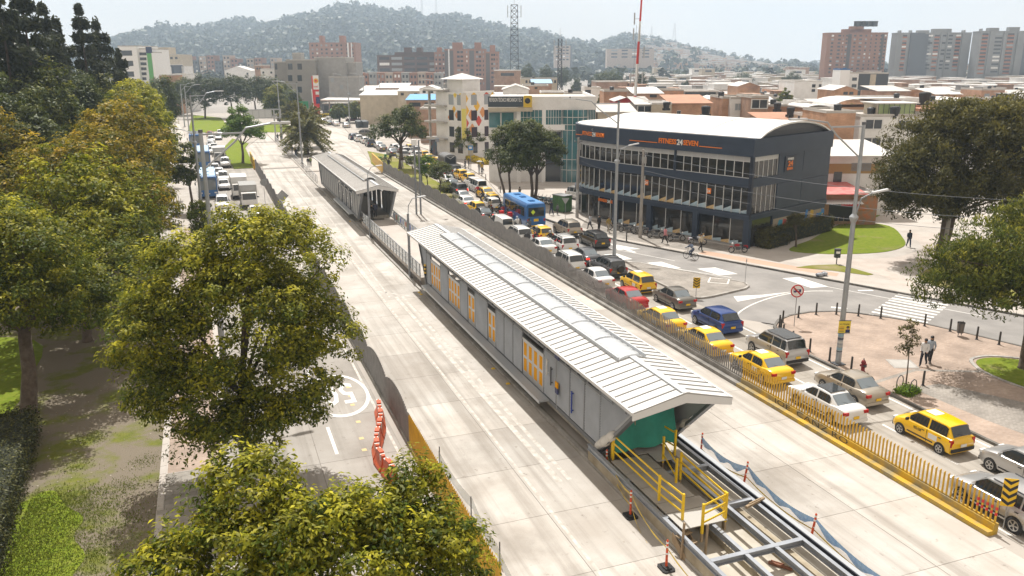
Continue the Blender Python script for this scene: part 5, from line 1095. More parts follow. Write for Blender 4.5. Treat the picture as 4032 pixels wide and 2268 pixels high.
# buildings
Fh = Vector((sin(YAW), cos(YAW),0)); Rh = Vector((cos(YAW),-sin(YAW),0))
def uz(x, y, v):
 """street frame of the quarter behind the gym: metres to the right and height of a sight line at v metres"""
 f = 2060.0; xc, yc = (x - 1288) / f, (y - 724.5) / f
 cr, sr = cos(ROLL), sin(ROLL); xc, yc = xc * cr - yc * sr, xc * sr + yc * cr
 vv = cos(PITCH) - yc * sin(PITCH); zz = -sin(PITCH) - yc * cos(PITCH)
 return xc / vv * v, HCAM + zz / vv * v
def place(u, v, z=0): p = Rh * u + Fh * v; return (p.x, p.y, z)
BRICKO = brickmat('brick_orange', (.42,.20,.10),(.50,.265,.14),(.40,.33,.27), sc=1.0, rowh=.09, width=.26, ms=.01, face='wall')
BRICKB = brickmat('brick_brown', (.33,.19,.125),(.41,.25,.165),(.34,.28,.235), sc=1.0, rowh=.09, width=.26, ms=.01, face='wall')
STUCW = mat('stucco_white', (.76,.755,.74),.8, col2=(.66,.65,.63), scale=.7, detail=7); STUCC = mat('stucco_cream', (.50,.44,.34),.85, col2=(.41,.355,.27), scale=.8, detail=7); STUCG = mat('stucco_grey', (.34,.335,.325),.85, col2=(.27,.265,.255), scale=.8, detail=7)
ROOFS = [mat('sheet_roof_white', (.66,.65,.63),.6, col2=(.52,.50,.47), scale=.6, detail=6), mat('sheet_roof_grey', (.44,.42,.395),.7, col2=(.55,.53,.50), scale=.6, detail=6), mat('roof_terracotta', (.46,.24,.15),.8, col2=(.38,.2,.13), scale=.8), mat('roof_concrete', (.40,.375,.34),.85, col2=(.48,.455,.42), scale=.5)]
WINB = mat('window_dark', (.035,.042,.05),.12, spec=.7); WINP = mat('window_pale', (.30,.33,.35),.25); WFR = mat('window_frame_white', (.6,.6,.58),.5); WFD = mat('window_frame_dark', (.05,.05,.052),.5)
TANK = mat('water_tank_black', (.015,.016,.018),.5)
UBOX = {}
def ubox(m):
 if m.name not in UBOX: UBOX[m.name] = MB().bx(-.5,.5,-.5,.5,-.5,.5).mesh('unit', m)
 return UBOX[m.name]
def win(root, x, y, z, w_, h_, m=None, fr=None, rz=0.0, d=.08, name='window'):
 o = add_obj(name, ubox(m or WINB), root, (x, y, z),(0,0, rz),(w_, d, h_))
 if fr:
  MBf = UBOX.get('fr' + fr.name)
  if not MBf: MBf = UBOX['fr' + fr.name] = MB().bx(-.52,.52,-.75,-.3,.44,.54).bx(-.52,.52,-.75,-.3,-.54,-.44).bx(-.53,-.46,-.76,-.3,-.5,.5).bx(.46,.53,-.76,-.3,-.5,.5).bx(-.02,.02,-.7,-.3,-.5,.5).mesh('frame', fr)
  add_obj('frame', MBf, o)
 return o
def tank(root, x, y, z, r=.55):
 o = MB().tube([(x, y, z),(x, y, z + .9),(x, y, z + 1.05)], [r * .82, r, r * .4], 10).b('water_tank', TANK, root); return o
ORD = 'first second third fourth fifth sixth seventh eighth ninth tenth eleventh twelfth thirteenth'.split()
def house(xl, xr, yt, v, dep, wall, roof, label, wins=(), cat='house', name='house', zb=-.05, tanks=(), par=.35, frame=None, wm=None, group=None, kind='flat', over=.25):
 (ul, zt),(ur, _) = uz(xl, yt, v), uz(xr, yt, v); w_ = ur - ul
 r = empty(name, place((ul + ur) / 2, v),-YAW, label, cat, group)
 MB().bx(-w_ / 2, w_ / 2,0, dep, zb, zt).b('wall', wall, r)
 if kind == 'flat':
  mb = MB().bx(-w_ / 2 - .06, w_ / 2 + .06,-.06, dep + .06, zt, zt + .06)
  if par: mb.bx(-w_ / 2, w_ / 2,0,.15, zt + .06, zt + par).bx(-w_ / 2, w_ / 2, dep - .15, dep, zt + .06, zt + par).bx(-w_ / 2,-w_ / 2 + .15,.15, dep - .15, zt + .06, zt + par).bx(w_ / 2 - .15, w_ / 2,.15, dep - .15, zt + .06, zt + par)
  mb.b('roof', roof, r)
 elif kind == 'shed':
  a, b = w_ / 2 + over, over; mb = MB(); vs_ = [(-a, -b, zt + .02),(a, -b, zt + .02),(a, dep + b, zt + .02 + dep * .10),(-a, dep + b, zt + .02 + dep * .10)]; mb.add(vs_ + [(x, y, z + .07) for x, y, z in vs_], [(3,2,1,0),(4,5,6,7),(0,1,5,4),(1,2,6,5),(2,3,7,6),(3,0,4,7)]); mb.b('roof', roof, r)
 elif kind == 'gable':
  a, b = w_ / 2 + over, over; hh = w_ * .17; mb = MB()
  for sx in (-1,1): mb.add([(0,-b, zt + hh),(sx * a, -b, zt - .05),(sx * a, dep + b, zt - .05),(0, dep + b, zt + hh),(0,-b, zt + hh + .07),(sx * a, -b, zt + .02),(sx * a, dep + b, zt + .02),(0, dep + b, zt + hh + .07)], [(4,5,6,7),(3,2,1,0),(0,1,5,4),(1,2,6,5),(2,3,7,6)])
  mb.b('roof', roof, r); MB().add([(-w_ / 2,0, zt),(w_ / 2,0, zt),(0,0, zt + hh)], [(0,1,2)]).b('gable', wall, r)
 elif kind == 'vault':
  mb = MB(); kk = 10; a = w_ / 2 + over; hh = w_ * .16; vs_ = [(-a * cos(PI * j / kk), yy, zt + hh * sin(PI * j / kk) + dz) for dz in (0,.08) for yy in (-over, dep + over) for j in range(kk + 1)]; n = kk + 1
  mb.add(vs_, [(2 * n + j, 2 * n + j + 1,3 * n + j + 1,3 * n + j) for j in range(kk)] + [(n + j, n + j + 1, j + 1, j) for j in range(kk)] + [(j, j + 1,2 * n + j + 1,2 * n + j) for j in range(kk)]); mb.b('roof', roof, r)
 for q in wins:
  (a, zt_),(b, zb_) = uz(q[0], q[2], v), uz(q[1], q[3], v); um = (ul + ur) / 2
  win(r, (a + b) / 2 - um, -.02,(zt_ + zb_) / 2, b - a, zt_ - zb_, (q[4] if len(q) > 4 else wm) or WINB, frame)
 for (tx, ty) in tanks: tank(r, tx * w_ / 2, ty * dep, zt + .06)
 r['_zt'] = zt; r['_w'] = w_
 return r
# the gym on the corner
NAVY = mat('navy_cladding', (.020,.034,.060),.55, col2=(.026,.042,.072), scale=.8); NAVYL = mat('navy_ledge', (.05,.065,.10),.5)
ORNG = mat('sign_orange', (.80,.20,.01),.5); GLS = mat('gym_glass', (.014,.017,.020),.05, spec=.5, col2=(.035,.03,.022), scale=.5); MULL = mat('mullion_white', (.62,.63,.62),.5)
LOUVW = mat('white_louver', (.56,.56,.56),.55); FILM = mat('window_film_blue', (.33,.46,.55),.4, col2=(.45,.54,.58), scale=2); GYMROOF = mat('gym_roof_white', (.70,.69,.67),.45, col2=(.63,.62,.60), scale=.3)
gym = empty('gym_building', (49.3,66.3,0),0, 'navy three-storey corner gym with curved front, orange lettering and white vaulted roof', 'building')
G0 = Vector((49.3,66.3,0))
front = smoothpoly([(49.3,66.3),(46.75,73),(44.4,79.2),(42.95,83.6),(42.05,88.0),(42.5,91.6),(44.6,94.6),(47.6,96.0)], 5, False)
# resample evenly
def resample(pl, step):
 P = [Vector((*p, 0)) for p in pl]; out = [P[0]]; acc = 0
 for i in range(len(P) - 1):
  a, b = P[i], P[i + 1]; L = (b - a).length; pos = step - acc
  while pos <= L: out.append(a.lerp(b, pos / L)); pos += step
  acc = (acc + L) % step if L + acc >= step else acc + L
 return out
FR = resample(front, 1.02); nf = len(FR)
sideD = Vector((.934,.357,0)); B0 = G0 + sideD * 14.8; B1 = B0 + Vector((-.357,.934,0)) * 27
def nrm2(i):
 a = FR[max(0, i - 1)]; b = FR[min(nf - 1, i + 1)]; d = (b - a).normalized(); return Vector((d.y * -1, d.x, 0)) * 1.0
def off(i, o): n_ = nrm2(i); return FR[i] + n_ * o
def fwall(name, z0, z1, o, m, close=True, i0=0, i1=None, th=.0):
 i1 = nf if i1 is None else i1; mb = MB(); P = [off(i, o) - G0 for i in range(i0, i1)]
 poly = [(p.x, p.y) for p in P]
 if close: poly += [((FR[-1] + sideD * 8) - G0).to_tuple()[:2], (B1 - G0).to_tuple()[:2], ((B0 - G0) + Vector((.357,-.934,0)) * max(o, 0)).to_tuple()[:2], ((off(0, o) - G0) + Vector((.357,-.934,0)) * max(o, 0)).to_tuple()[:2]]
 else: poly += [((off(i, o - th)) - G0).to_tuple()[:2] for i in range(i1 - 1, i0 - 1,-1)]
 return mb.prism(poly, z0, z1).b(name, m, gym)
fwall('glass_core', .1,9.3,-.14, GLS); fwall('floor_band', 2.9,3.46,.22, NAVY); fwall('floor_band', 6.12,7.0,.12, NAVY); fwall('fascia', 9.1,10.85,.30, NAVY)
fwall('band_ledge', 3.3,3.36,.25, NAVYL); fwall('band_ledge', 6.14,6.19,.16, NAVYL)
fwall('plinth', 0,.3,-.1, STUCG)
fwall('louver_band', 8.62,9.2,-.09, LOUVW, False, th=.1)
mb = MB()
for k in range(7):
 z = 8.66 + k * .08
 for i in range(nf - 1): a, b = off(i, -.08) - G0, off(i + 1,-.08) - G0; mb.bar((a.x, a.y, z),(b.x, b.y, z),.05,.03)
tag(mb.b('louver_slats', mat('louver_white2', (.48,.48,.48),.6), gym), kind='stuff')
for z0, z1, o_, nm in ((7.0,9.2,-.1, 'mullion'),(3.46,6.0,-.1, 'mullion'),(.3,2.9,-.12, 'mullion')):
 for i in range(0, nf):
  p = off(i, o_) - G0; a = math.atan2(nrm2(i).y, nrm2(i).x)
  if z0 < 1 and i % 2: continue
  MB().box((p.x, p.y, (z0 + z1) / 2),(.07,.06, z1 - z0), a).b(nm, MULL, gym)
for i in (0,6,12,17): p = off(i, -.0) - G0; MB().box((p.x, p.y, 1.5),(.5,.62,3.0), math.atan2(nrm2(i).y, nrm2(i).x)).b('column', NAVY, gym)
p = off(9,.05) - G0; MB().box((p.x, p.y, 8.1),(.2,.2,2.2),0).b('column', NAVY, gym)
for z in (7.03,8.6):
 mb = MB()
 for i in range(nf - 1): a, b = off(i, -.05) - G0, off(i + 1,-.05) - G0; mb.bar((a.x, a.y, z),(b.x, b.y, z),.08,.06)
 mb.b('sill', MULL, gym)
rf_ = random.Random(3)
for i in range(nf - 1):      # slanted pale film at the foot of the glass
 for z0, hh, o_ in ((3.5,.62,-.115),(.32,.55,-.118)):
  if z0 < 1 and i > 16: continue
  a, b = off(i, o_) - G0, off(i + 1, o_) - G0; h1, h2 = hh * rf_.uniform(.7,1.1), hh * rf_.uniform(.15,.45)
  m_ = FILM if rf_.random() < .8 else mat('window_film_orange', (.6,.42,.2),.5)
  MB().add([(a.x, a.y, z0),(b.x, b.y, z0),(b.x, b.y, z0 + h2),(a.x, a.y, z0 + h1)], [(0,1,2,3)]).b('window_film', m_, gym)
  for k in range(1,5):
   t = k / 5; q0 = a.lerp(b, t); q1 = a.lerp(b, max(0, t - .25)); MB().bar((q0.x, q0.y, z0),(q1.x, q1.y, z0 + (h1 + (h2 - h1) * t)),.03,.012).b('film_stripe', mat('film_stripe', (.62,.70,.74),.4), gym) if i % 2 == 0 and k % 2 else None
# vaulted roof
ax = Vector((-.357,.934,0)); mb = MB(); kk = 12; Lr = 30.0; W0 = 14.6; vs_ = []
for t in (-.25,21.5):
 for j in range(kk + 1):
  a = PI * (.12 + .76 * j / kk); x = (1 - cos(a) / cos(PI * .12)) / 2 * (W0 - .3) + .3; z = 10.45 + 1.6 * (sin(a) - sin(PI * .12)) / (1 - sin(PI * .12)); q = sideD * x + ax * t; vs_.append((q.x, q.y, z + .1))
n = kk + 1; vs_ += [(x, y, z - .16) for x, y, z in vs_]
mb.add(vs_, [(j, n + j, n + j + 1, j + 1) for j in range(kk)] + [(2 * n + j + 1,3 * n + j + 1,3 * n + j, 2 * n + j) for j in range(kk)] + [(j, j + 1,2 * n + j + 1,2 * n + j) for j in range(kk)] + [(n + j, 3 * n + j, 3 * n + j + 1, n + j + 1) for j in range(kk)])
o = mb.b('roof', GYMROOF, gym); autosmooth(o, 30)
for t in (6,12.6,19):
 pts = [Vector(vs_[j]) + ax * (t + .25) + Vector((0,0,.02)) for j in range(kk + 1)]; MB().tube(pts, .03,4).b('roof_seam', LOUVW, gym)
cap = resample(front, 1.5); poly = [(p - G0).to_tuple()[:2] for p in cap] + [((FR[-1] + sideD * 5) - G0).to_tuple()[:2], ((FR[-1] + sideD * 5) - ax * 14 - G0).to_tuple()[:2], (sideD * .4 + ax * 1.0).to_tuple()[:2]]
MB().prism(poly, 10.86,10.92).b('roof_edge', GYMROOF, gym)
mb = MB(); fvs = [tuple(Vector(vs_[j]) + ax * .5) for j in range(kk + 1)]; mb.add(fvs + [(sideD * 14.6 + ax * .25).to_tuple()[:2] + (9.2,),(ax * .25).to_tuple()[:2] + (9.2,)], [tuple(range(kk + 3))]); mb.b('tympanum', mat('tympanum_grey', (.085,.09,.10),.6, col2=(.11,.115,.125), scale=2, stretch=(1,1,12)), gym)
for k in range(11): z = 9.3 + k * .2; hw_ = 7.2 * math.sqrt(max(0,1 - ((z - 9.3) / 2.55) ** 2)); c = sideD * 7.4 + ax * .2; a = c - sideD * hw_; b = c + sideD * hw_; MB().bar((a.x, a.y, z),(b.x, b.y, z),.03,.04).b('tympanum_slat', STEELD, gym)
# side face
sn = Vector((.357,-.934,0))
def spt(s, z, o=.0): q = sideD * s + sn * o; return (q.x, q.y, z)
def sbox(name, s0, s1, z0, z1, o0, o1, m):
 P = [spt(s0, z0, o0), spt(s1, z0, o0), spt(s1, z0, o1), spt(s0, z0, o1), spt(s0, z1, o0), spt(s1, z1, o0), spt(s1, z1, o1), spt(s0, z1, o1)]
 return MB().add(P, [(0,1,2,3),(7,6,5,4),(0,4,5,1),(1,5,6,2),(2,6,7,3),(3,7,4,0)]).b(name, m, gym)
for z0, z1 in ((3.5,6.1),(7.0,9.2)):
 sbox('side_panel', 4.6,9.2, z0, z1,-.3,.16, NAVY); sbox('side_panel', 9.26,14.7, z0, z1,-.3,.17, NAVY)
 for k in range(6): sbox('mullion', .25 + k * .85,.31 + k * .85, z0, z1,-.02,.05, MULL)
sbox('louver_band', .3,4.6,8.62,9.2,-.02,.03, LOUVW); sbox('side_panel', 4.2,14.7,2.0,2.9,-.3,.12, NAVY); sbox('corner_post', -.2,.1,.1,10.3,-.1,.26, mat('navy_dark', (.01,.016,.032),.5))
mur = sbox('mural_wall', 4.4,14.6,.1,2.5,-.3,.14, mat('mural_base', (.36,.30,.22),.8))
MC = [(.05,.2,.5),(.6,.4,.06),(.5,.07,.05),(.55,.56,.55),(.05,.3,.45),(.35,.12,.05),(.7,.6,.3),(.3,.05,.12)]
for k in range(26):
 s0 = 4.5 + rf_.random() * 9.6; z0 = .2 + rf_.random() * 1.5; w2 = .3 + rf_.random() * .7; h2 = .5 + rf_.random() * 1.1; sl_ = rf_.uniform(-.5,.7); ov = .145 + k * .0012
 P = [spt(s0, z0, ov), spt(s0 + w2, z0, ov), spt(min(14.5, s0 + w2 + sl_), min(2.7, z0 + h2), ov), spt(min(14.4, s0 + sl_ + w2 * .2), min(2.75, z0 + h2 * 1.1), ov)]
 MB().add(P, [(0,1,2,3)]).b('mural_patch', mat('mural%d' % (k % 8), MC[k % 8], .8), mur)
# lettering
def gsign(i, z, size, par_x=None, wide=1.0, o_=.34, line=True):
 a = off(i, o_) - G0; d = (FR[i - 3] - FR[i]).normalized(); M = frame_xy((a.x, a.y, z), d, (0,0,1)); y = 0
 for s, c_ in (('FITNESS', ORNG),('24', WHITEP),('SEVEN', ORNG)):
  sz = size * (1.12 if s == '24' else 1); t = text('lettering', s, sz, M @ Matrix.Translation((y, -.04 if s == '24' else 0,0)), c_, gym, extrude=.05, bold=.02 * size, sx=.92)
  y += (max(v.co.x * d.x + v.co.y * d.y for v in t.data.vertices) - (a.x * d.x + a.y * d.y)) - y + .07
 return a, d, y
a, d, L_ = gsign(11,9.72,.72); q0 = a + d * (L_ + .1); q1 = a - d * 4.0; q2 = a + d * (L_ + 2.8)
for p_, q_ in ((q1, a - d * .2),(q0, q2)): MB().bar((p_.x, p_.y, 9.72),(q_.x, q_.y, 9.72),.07,.07).b('sign_line', ORNG, gym)
a, d, L_ = gsign(23,9.75,.62); MB().bar(((a - d * 1.4).x, (a - d * 1.4).y, 9.7),((a - d * .1).x, (a - d * .1).y, 9.7),.06,.06).b('sign_line', ORNG, gym)
a, d, L_ = gsign(20,2.35,.46, o_=-.02)
sg = sbox('sign_panel', 5.6,7.7,7.15,8.75,.16,.24, mat('navy_dark', (.01,.016,.032),.5))
Ms = lambda s, z: frame_xy(spt(s, z, .26), sideD, (0,0,1))
text('lettering', 'FITNESS', .32, Ms(6.0,8.35), WHITEP, gym, .02,.006); text('lettering', '24', .72, Ms(6.15,7.75), ORNG, gym, .02,.02, sx=1.25); text('lettering', 'SEVEN', .38, Ms(6.0,7.35), ORNG, gym, .02,.01)
for i, z in ((13,5.0),(5,5.0)):
 a = off(i, -.1) - G0; d = (FR[i - 2] - FR[i]).normalized(); M = frame_xy((a.x, a.y, z), d, (0,0,1))
 MB().add([tuple(M @ Vector(v)) for v in ((0,0,.0),(.52,0,.0),(.52,.55,.0),(0,.55,.0))], [(0,1,2,3)]).b('window_poster', ORNG, gym); text('lettering', '24', .4, M @ Matrix.Translation((.03,.12,.01)), WHITEP, gym, .0,.01)
yb = off(3,-.2) - G0
# hexagon-painted office block
hexb = empty('office_block', (46.2,150,0),0, 'white four-storey block with orange and yellow diamond mural', 'building')
dF2 = Vector((-.357,.934,0));
def facebox(root, name, d, n_, s0, s1, z0, z1, o0, o1, m):
 P = []
 for z in (z0, z1):
  for s, o_ in ((s0, o0),(s1, o0),(s1, o1),(s0, o1)): q = d * s + n_ * o_; P.append((q.x, q.y, z))
 return MB().add(P, [(3,2,1,0),(4,5,6,7),(0,1,5,4),(1,2,6,5),(2,3,7,6),(3,0,4,7)]).b(name, m, root)
nS = Vector((.357,-.934,0)); nF = Vector((-.934,-.357,0))
facebox(hexb, 'wall', sideD, nS, 0,7.2,0,12.5,-9,0, STUCW); facebox(hexb, 'rooftop_room', sideD, nS, .6,4.8,12.5,14.9,-6,-1.2, STUCW); facebox(hexb, 'parapet', sideD, nS, -.1,7.3,12.5,12.75,-.2,.08, WHITEP)
mb = MB(); P = [(-.2,.2),(5.4,.2),(5.4,-6.5),(-.2,-6.5)]; vs_ = []
for (s, o_) in P: q = sideD * s + nS * (o_ - .8); vs_.append((q.x, q.y, 14.9))
q = sideD * 2.6 + nS * -3.8; mb.add(vs_ + [(q.x, q.y, 16.0)], [(0,1,4),(1,2,4),(2,3,4),(3,0,4),(3,2,1,0)]); mb.b('rooftop_roof', ROOFS[0], hexb)
for zz in (1.2,4.2,7.3,10.2):
 for s in (1.6,4.8): facebox(hexb, 'window', sideD, nS, s, s + 1.4, zz, zz + 1.9,-.1,.03, WINB if zz < 9 else WINP)
 for s in (.7,3.3): facebox(hexb, 'window', dF2, nF, s, s + 1.5, zz, zz + 1.9,-.1,.03, WINB if zz < 9 else WINP)
HC = [(.72,.42,.03),(.62,.28,.10),(.55,.08,.05),(.30,.04,.06),(.75,.55,.06)]
for (s, z, c) in ((.2,11.4,0),(2.3,12.0,0),(5.4,12.0,2),(6.9,11.6,0),(3.0,10.0,0),(.4,9.2,0),(1.6,8.4,1),(4.4,8.8,1),(6.4,10.0,0),(.3,6.9,2),(3.4,7.2,2),(1.8,5.8,1),(.3,4.6,3)):
 mb = MB(); pts = [(-.75,0),(-.12,-.95),(.12,-.95),(.75,0),(.12,.95),(-.12,.95)]; P = []
 for a_, b_ in pts: q = sideD * min(7.15, max(.05, s + a_)) + nS * .012; P.append((q.x, q.y, min(12.45, z + b_)))
 mb.add(P, [tuple(range(6))]); mb.b('mural_diamond', mat('mural_hex%d' % c, HC[c], .7), hexb)
for (s, z, c) in ((1.0,12.2,4),(2.8,12.1,4),(3.2,9.4,0),(2.4,8.3,1),(4.2,5.2,2),(4.6,7.8,1)):
 P = []
 for a_, b_ in ((-.6,0),(0,-.7),(.6,0),(0,.7)): q = dF2 * min(5.2, max(.02, s + a_)) + nF * .012; P.append((q.x, q.y, min(12.45, z + b_)))
 MB().add(P, [(3,2,1,0)]).b('mural_diamond', mat('mural_hex%d' % c, HC[c], .7), hexb)
ban = facebox(hexb, 'banner', sideD, nS, -.9,.35,3.6,12.4,.05,.12, mat('banner_cream', (.55,.52,.46),.7)); facebox(hexb, 'banner_print', sideD, nS, -.8,.25,4.0,9.6,.122,.13, mat('banner_yellow', (.62,.55,.12),.7))
con = empty('concrete_shell', (44.3,155.0,0),0, 'unfinished grey concrete shell with open floors left of the mural block', 'building')
for z in (3.4,6.6,9.7,12.6): facebox(con, 'floor_slab', dF2, nF, 0,6.5, z, z + .35,-6,.9, CONC2)
for s in (.3,3.2,6.2):
 for o_ in (-.3,-5.4): facebox(con, 'column', dF2, nF, s - .2, s + .2,0,12.6, o_ - .2, o_ + .2, CONC2)
facebox(con, 'back_wall', dF2, nF, 0,6.5,0,12.6,-6.2,-5.9, STUCG); facebox(con, 'shopfront', dF2, nF, 0,6.5,.1,3.2,-.5,-.3, mat('teal_graffiti', (.05,.14,.20),.7, col2=(.2,.1,.08), scale=1.2))
# vehicle inspection building
v = 126
insp = empty('inspection_building', place(*[uz(1300,240, v)[0], v]),-YAW, 'white two-storey vehicle inspection building with dark lettered sign', 'building')
U = lambda x, y: (uz(x, y, v)[0] - uz(1300,240, v)[0], uz(x, y, v)[1])
xr_ = U(1425,250)[0]; xe = U(1500,250)[0]; zt = U(1300,243)[1]; zb2 = U(1300,277)[1]; zc = U(1300,314)[1]; zd = U(1300,328)[1]
xl_ = U(1228,250)[0]
MB().bx(xl_, xe, .6,22,0, zt - .6).b('core', STUCW, insp); MB().bx(0, xe, 0,.5, zb2, zt).bx(xe - .4, xe, .5,20, zb2, zt).b('parapet', STUCW, insp); MB().bx(0, xr_, .1,.6, zd, zc).b('floor_band', WHITEP, insp); MB().bx(xl_, xe, .5,21.8, zt - .6, zt - .5).b('roof', ROOFS[0], insp)
TEAL = mat('teal_glass', (.035,.12,.14),.08, spec=.9, col2=(.07,.2,.22), scale=.6)
for (a, b) in ((1307,1364),(1373,1412)):
 xa, xb = U(a, 290)[0], U(b, 290)[0]; pn = MB().bx(xa, xb, .2,.62, zc, zb2).b('window', TEAL, insp)
 for k in range(7): MB().bx(xa + (xb - xa) * k / 6 - .03, xa + (xb - xa) * k / 6 + .03,.14,.21, zc, zb2).b('mullion', WFR, pn)
 MB().bx(xa, xb, .14,.21,(zc + zb2) / 2 - .03,(zc + zb2) / 2 + .03).b('mullion', WFR, pn)
for (a, b) in ((1230,1258),(1262,1292)): xa, xb = U(a, 290)[0], U(b, 290)[0]; MB().bx(xa, xb, .5,.63, zd + .4, zb2 - .4).b('window', TEAL, insp)
xa, xb = U(1412,300)[0], U(1442,300)[0]
cg = MB().tube([((xa + xb) / 2 + 1.2,2.2,0),((xa + xb) / 2 + 1.2,2.2, zb2)], 2.6,20).b('curved_glazing', TEAL, insp)
for k in range(9): a = PI * (1.05 + k * .1); MB().bar(((xa + xb) / 2 + 1.2 + 2.64 * cos(a),2.2 + 2.64 * sin(a),0),((xa + xb) / 2 + 1.2 + 2.64 * cos(a),2.2 + 2.64 * sin(a), zb2),.07).b('mullion', WFR, cg)
for z in (zd, zc, (zc + zb2) / 2,2.0,3.6): MB().tube([((xa + xb) / 2 + 1.2 + 2.65 * cos(PI * (1 + t / 8)),2.2 + 2.65 * sin(PI * (1 + t / 8)), z) for t in range(9)], .05,4).b('transom', WFR, cg)
for (a, b) in ((1445,1478),(1482,1498)):
 xa, xb = U(a, 290)[0], U(b, 290)[0]; pn = MB().bx(xa, xb, .5,.62, zd - 1, zb2).b('window', TEAL, insp)
 for k in range(5): MB().bx(xa + (xb - xa) * k / 4 - .03, xa + (xb - xa) * k / 4 + .03,.44,.51, zd - 1, zb2).b('mullion', WFR, pn)
xa, xb = U(1373,290)[0], U(1412,290)[0]; MB().bx(xa, xb, .4,.62,.2, zd - .3).b('window', WINB, insp); xa = U(1364,290)[0]; MB().bx(xa, xa + .55,.0,.6,0, zb2).b('pier', WHITEP, insp); MB().bx(0,.6,0,.6,0, zb2).b('pier', WHITEP, insp)
xs0, xs1 = U(1228,250)[0], U(1316,250)[0]; z0, z1 = U(1228,268)[1], U(1228,242)[1]
sb = MB().bx(xs0, xs1,-.9,-.6, z0, z1).b('sign_board', mat('sign_slate', (.045,.06,.075),.5), insp); text('lettering', 'REVISION TECNICO MECANICA Y E.C', .8, frame_xy((xs0 + .2,-.92, z0 + .75),(1,0,0),(0,0,1)), WHITEP, insp, .01,.01, sx=.36)
MB().bx(xs1 + .05, xs1 + 1.3,-.92,-.6, z0 - .1, z1 + .1).b('yellow_sign', mat('sign_yellow', (.62,.42,.03),.5), insp); MB().sphere((xs1 + .65,-.95,(z0 + z1) / 2 + .1),.42,10,6,(1,.2,1)).b('emblem', BLACK, insp); MB().bx(xs0, xs1 + 1.4,-1.0,.4, z0 - .7, z0 - .15).b('canopy', STUCC, insp)
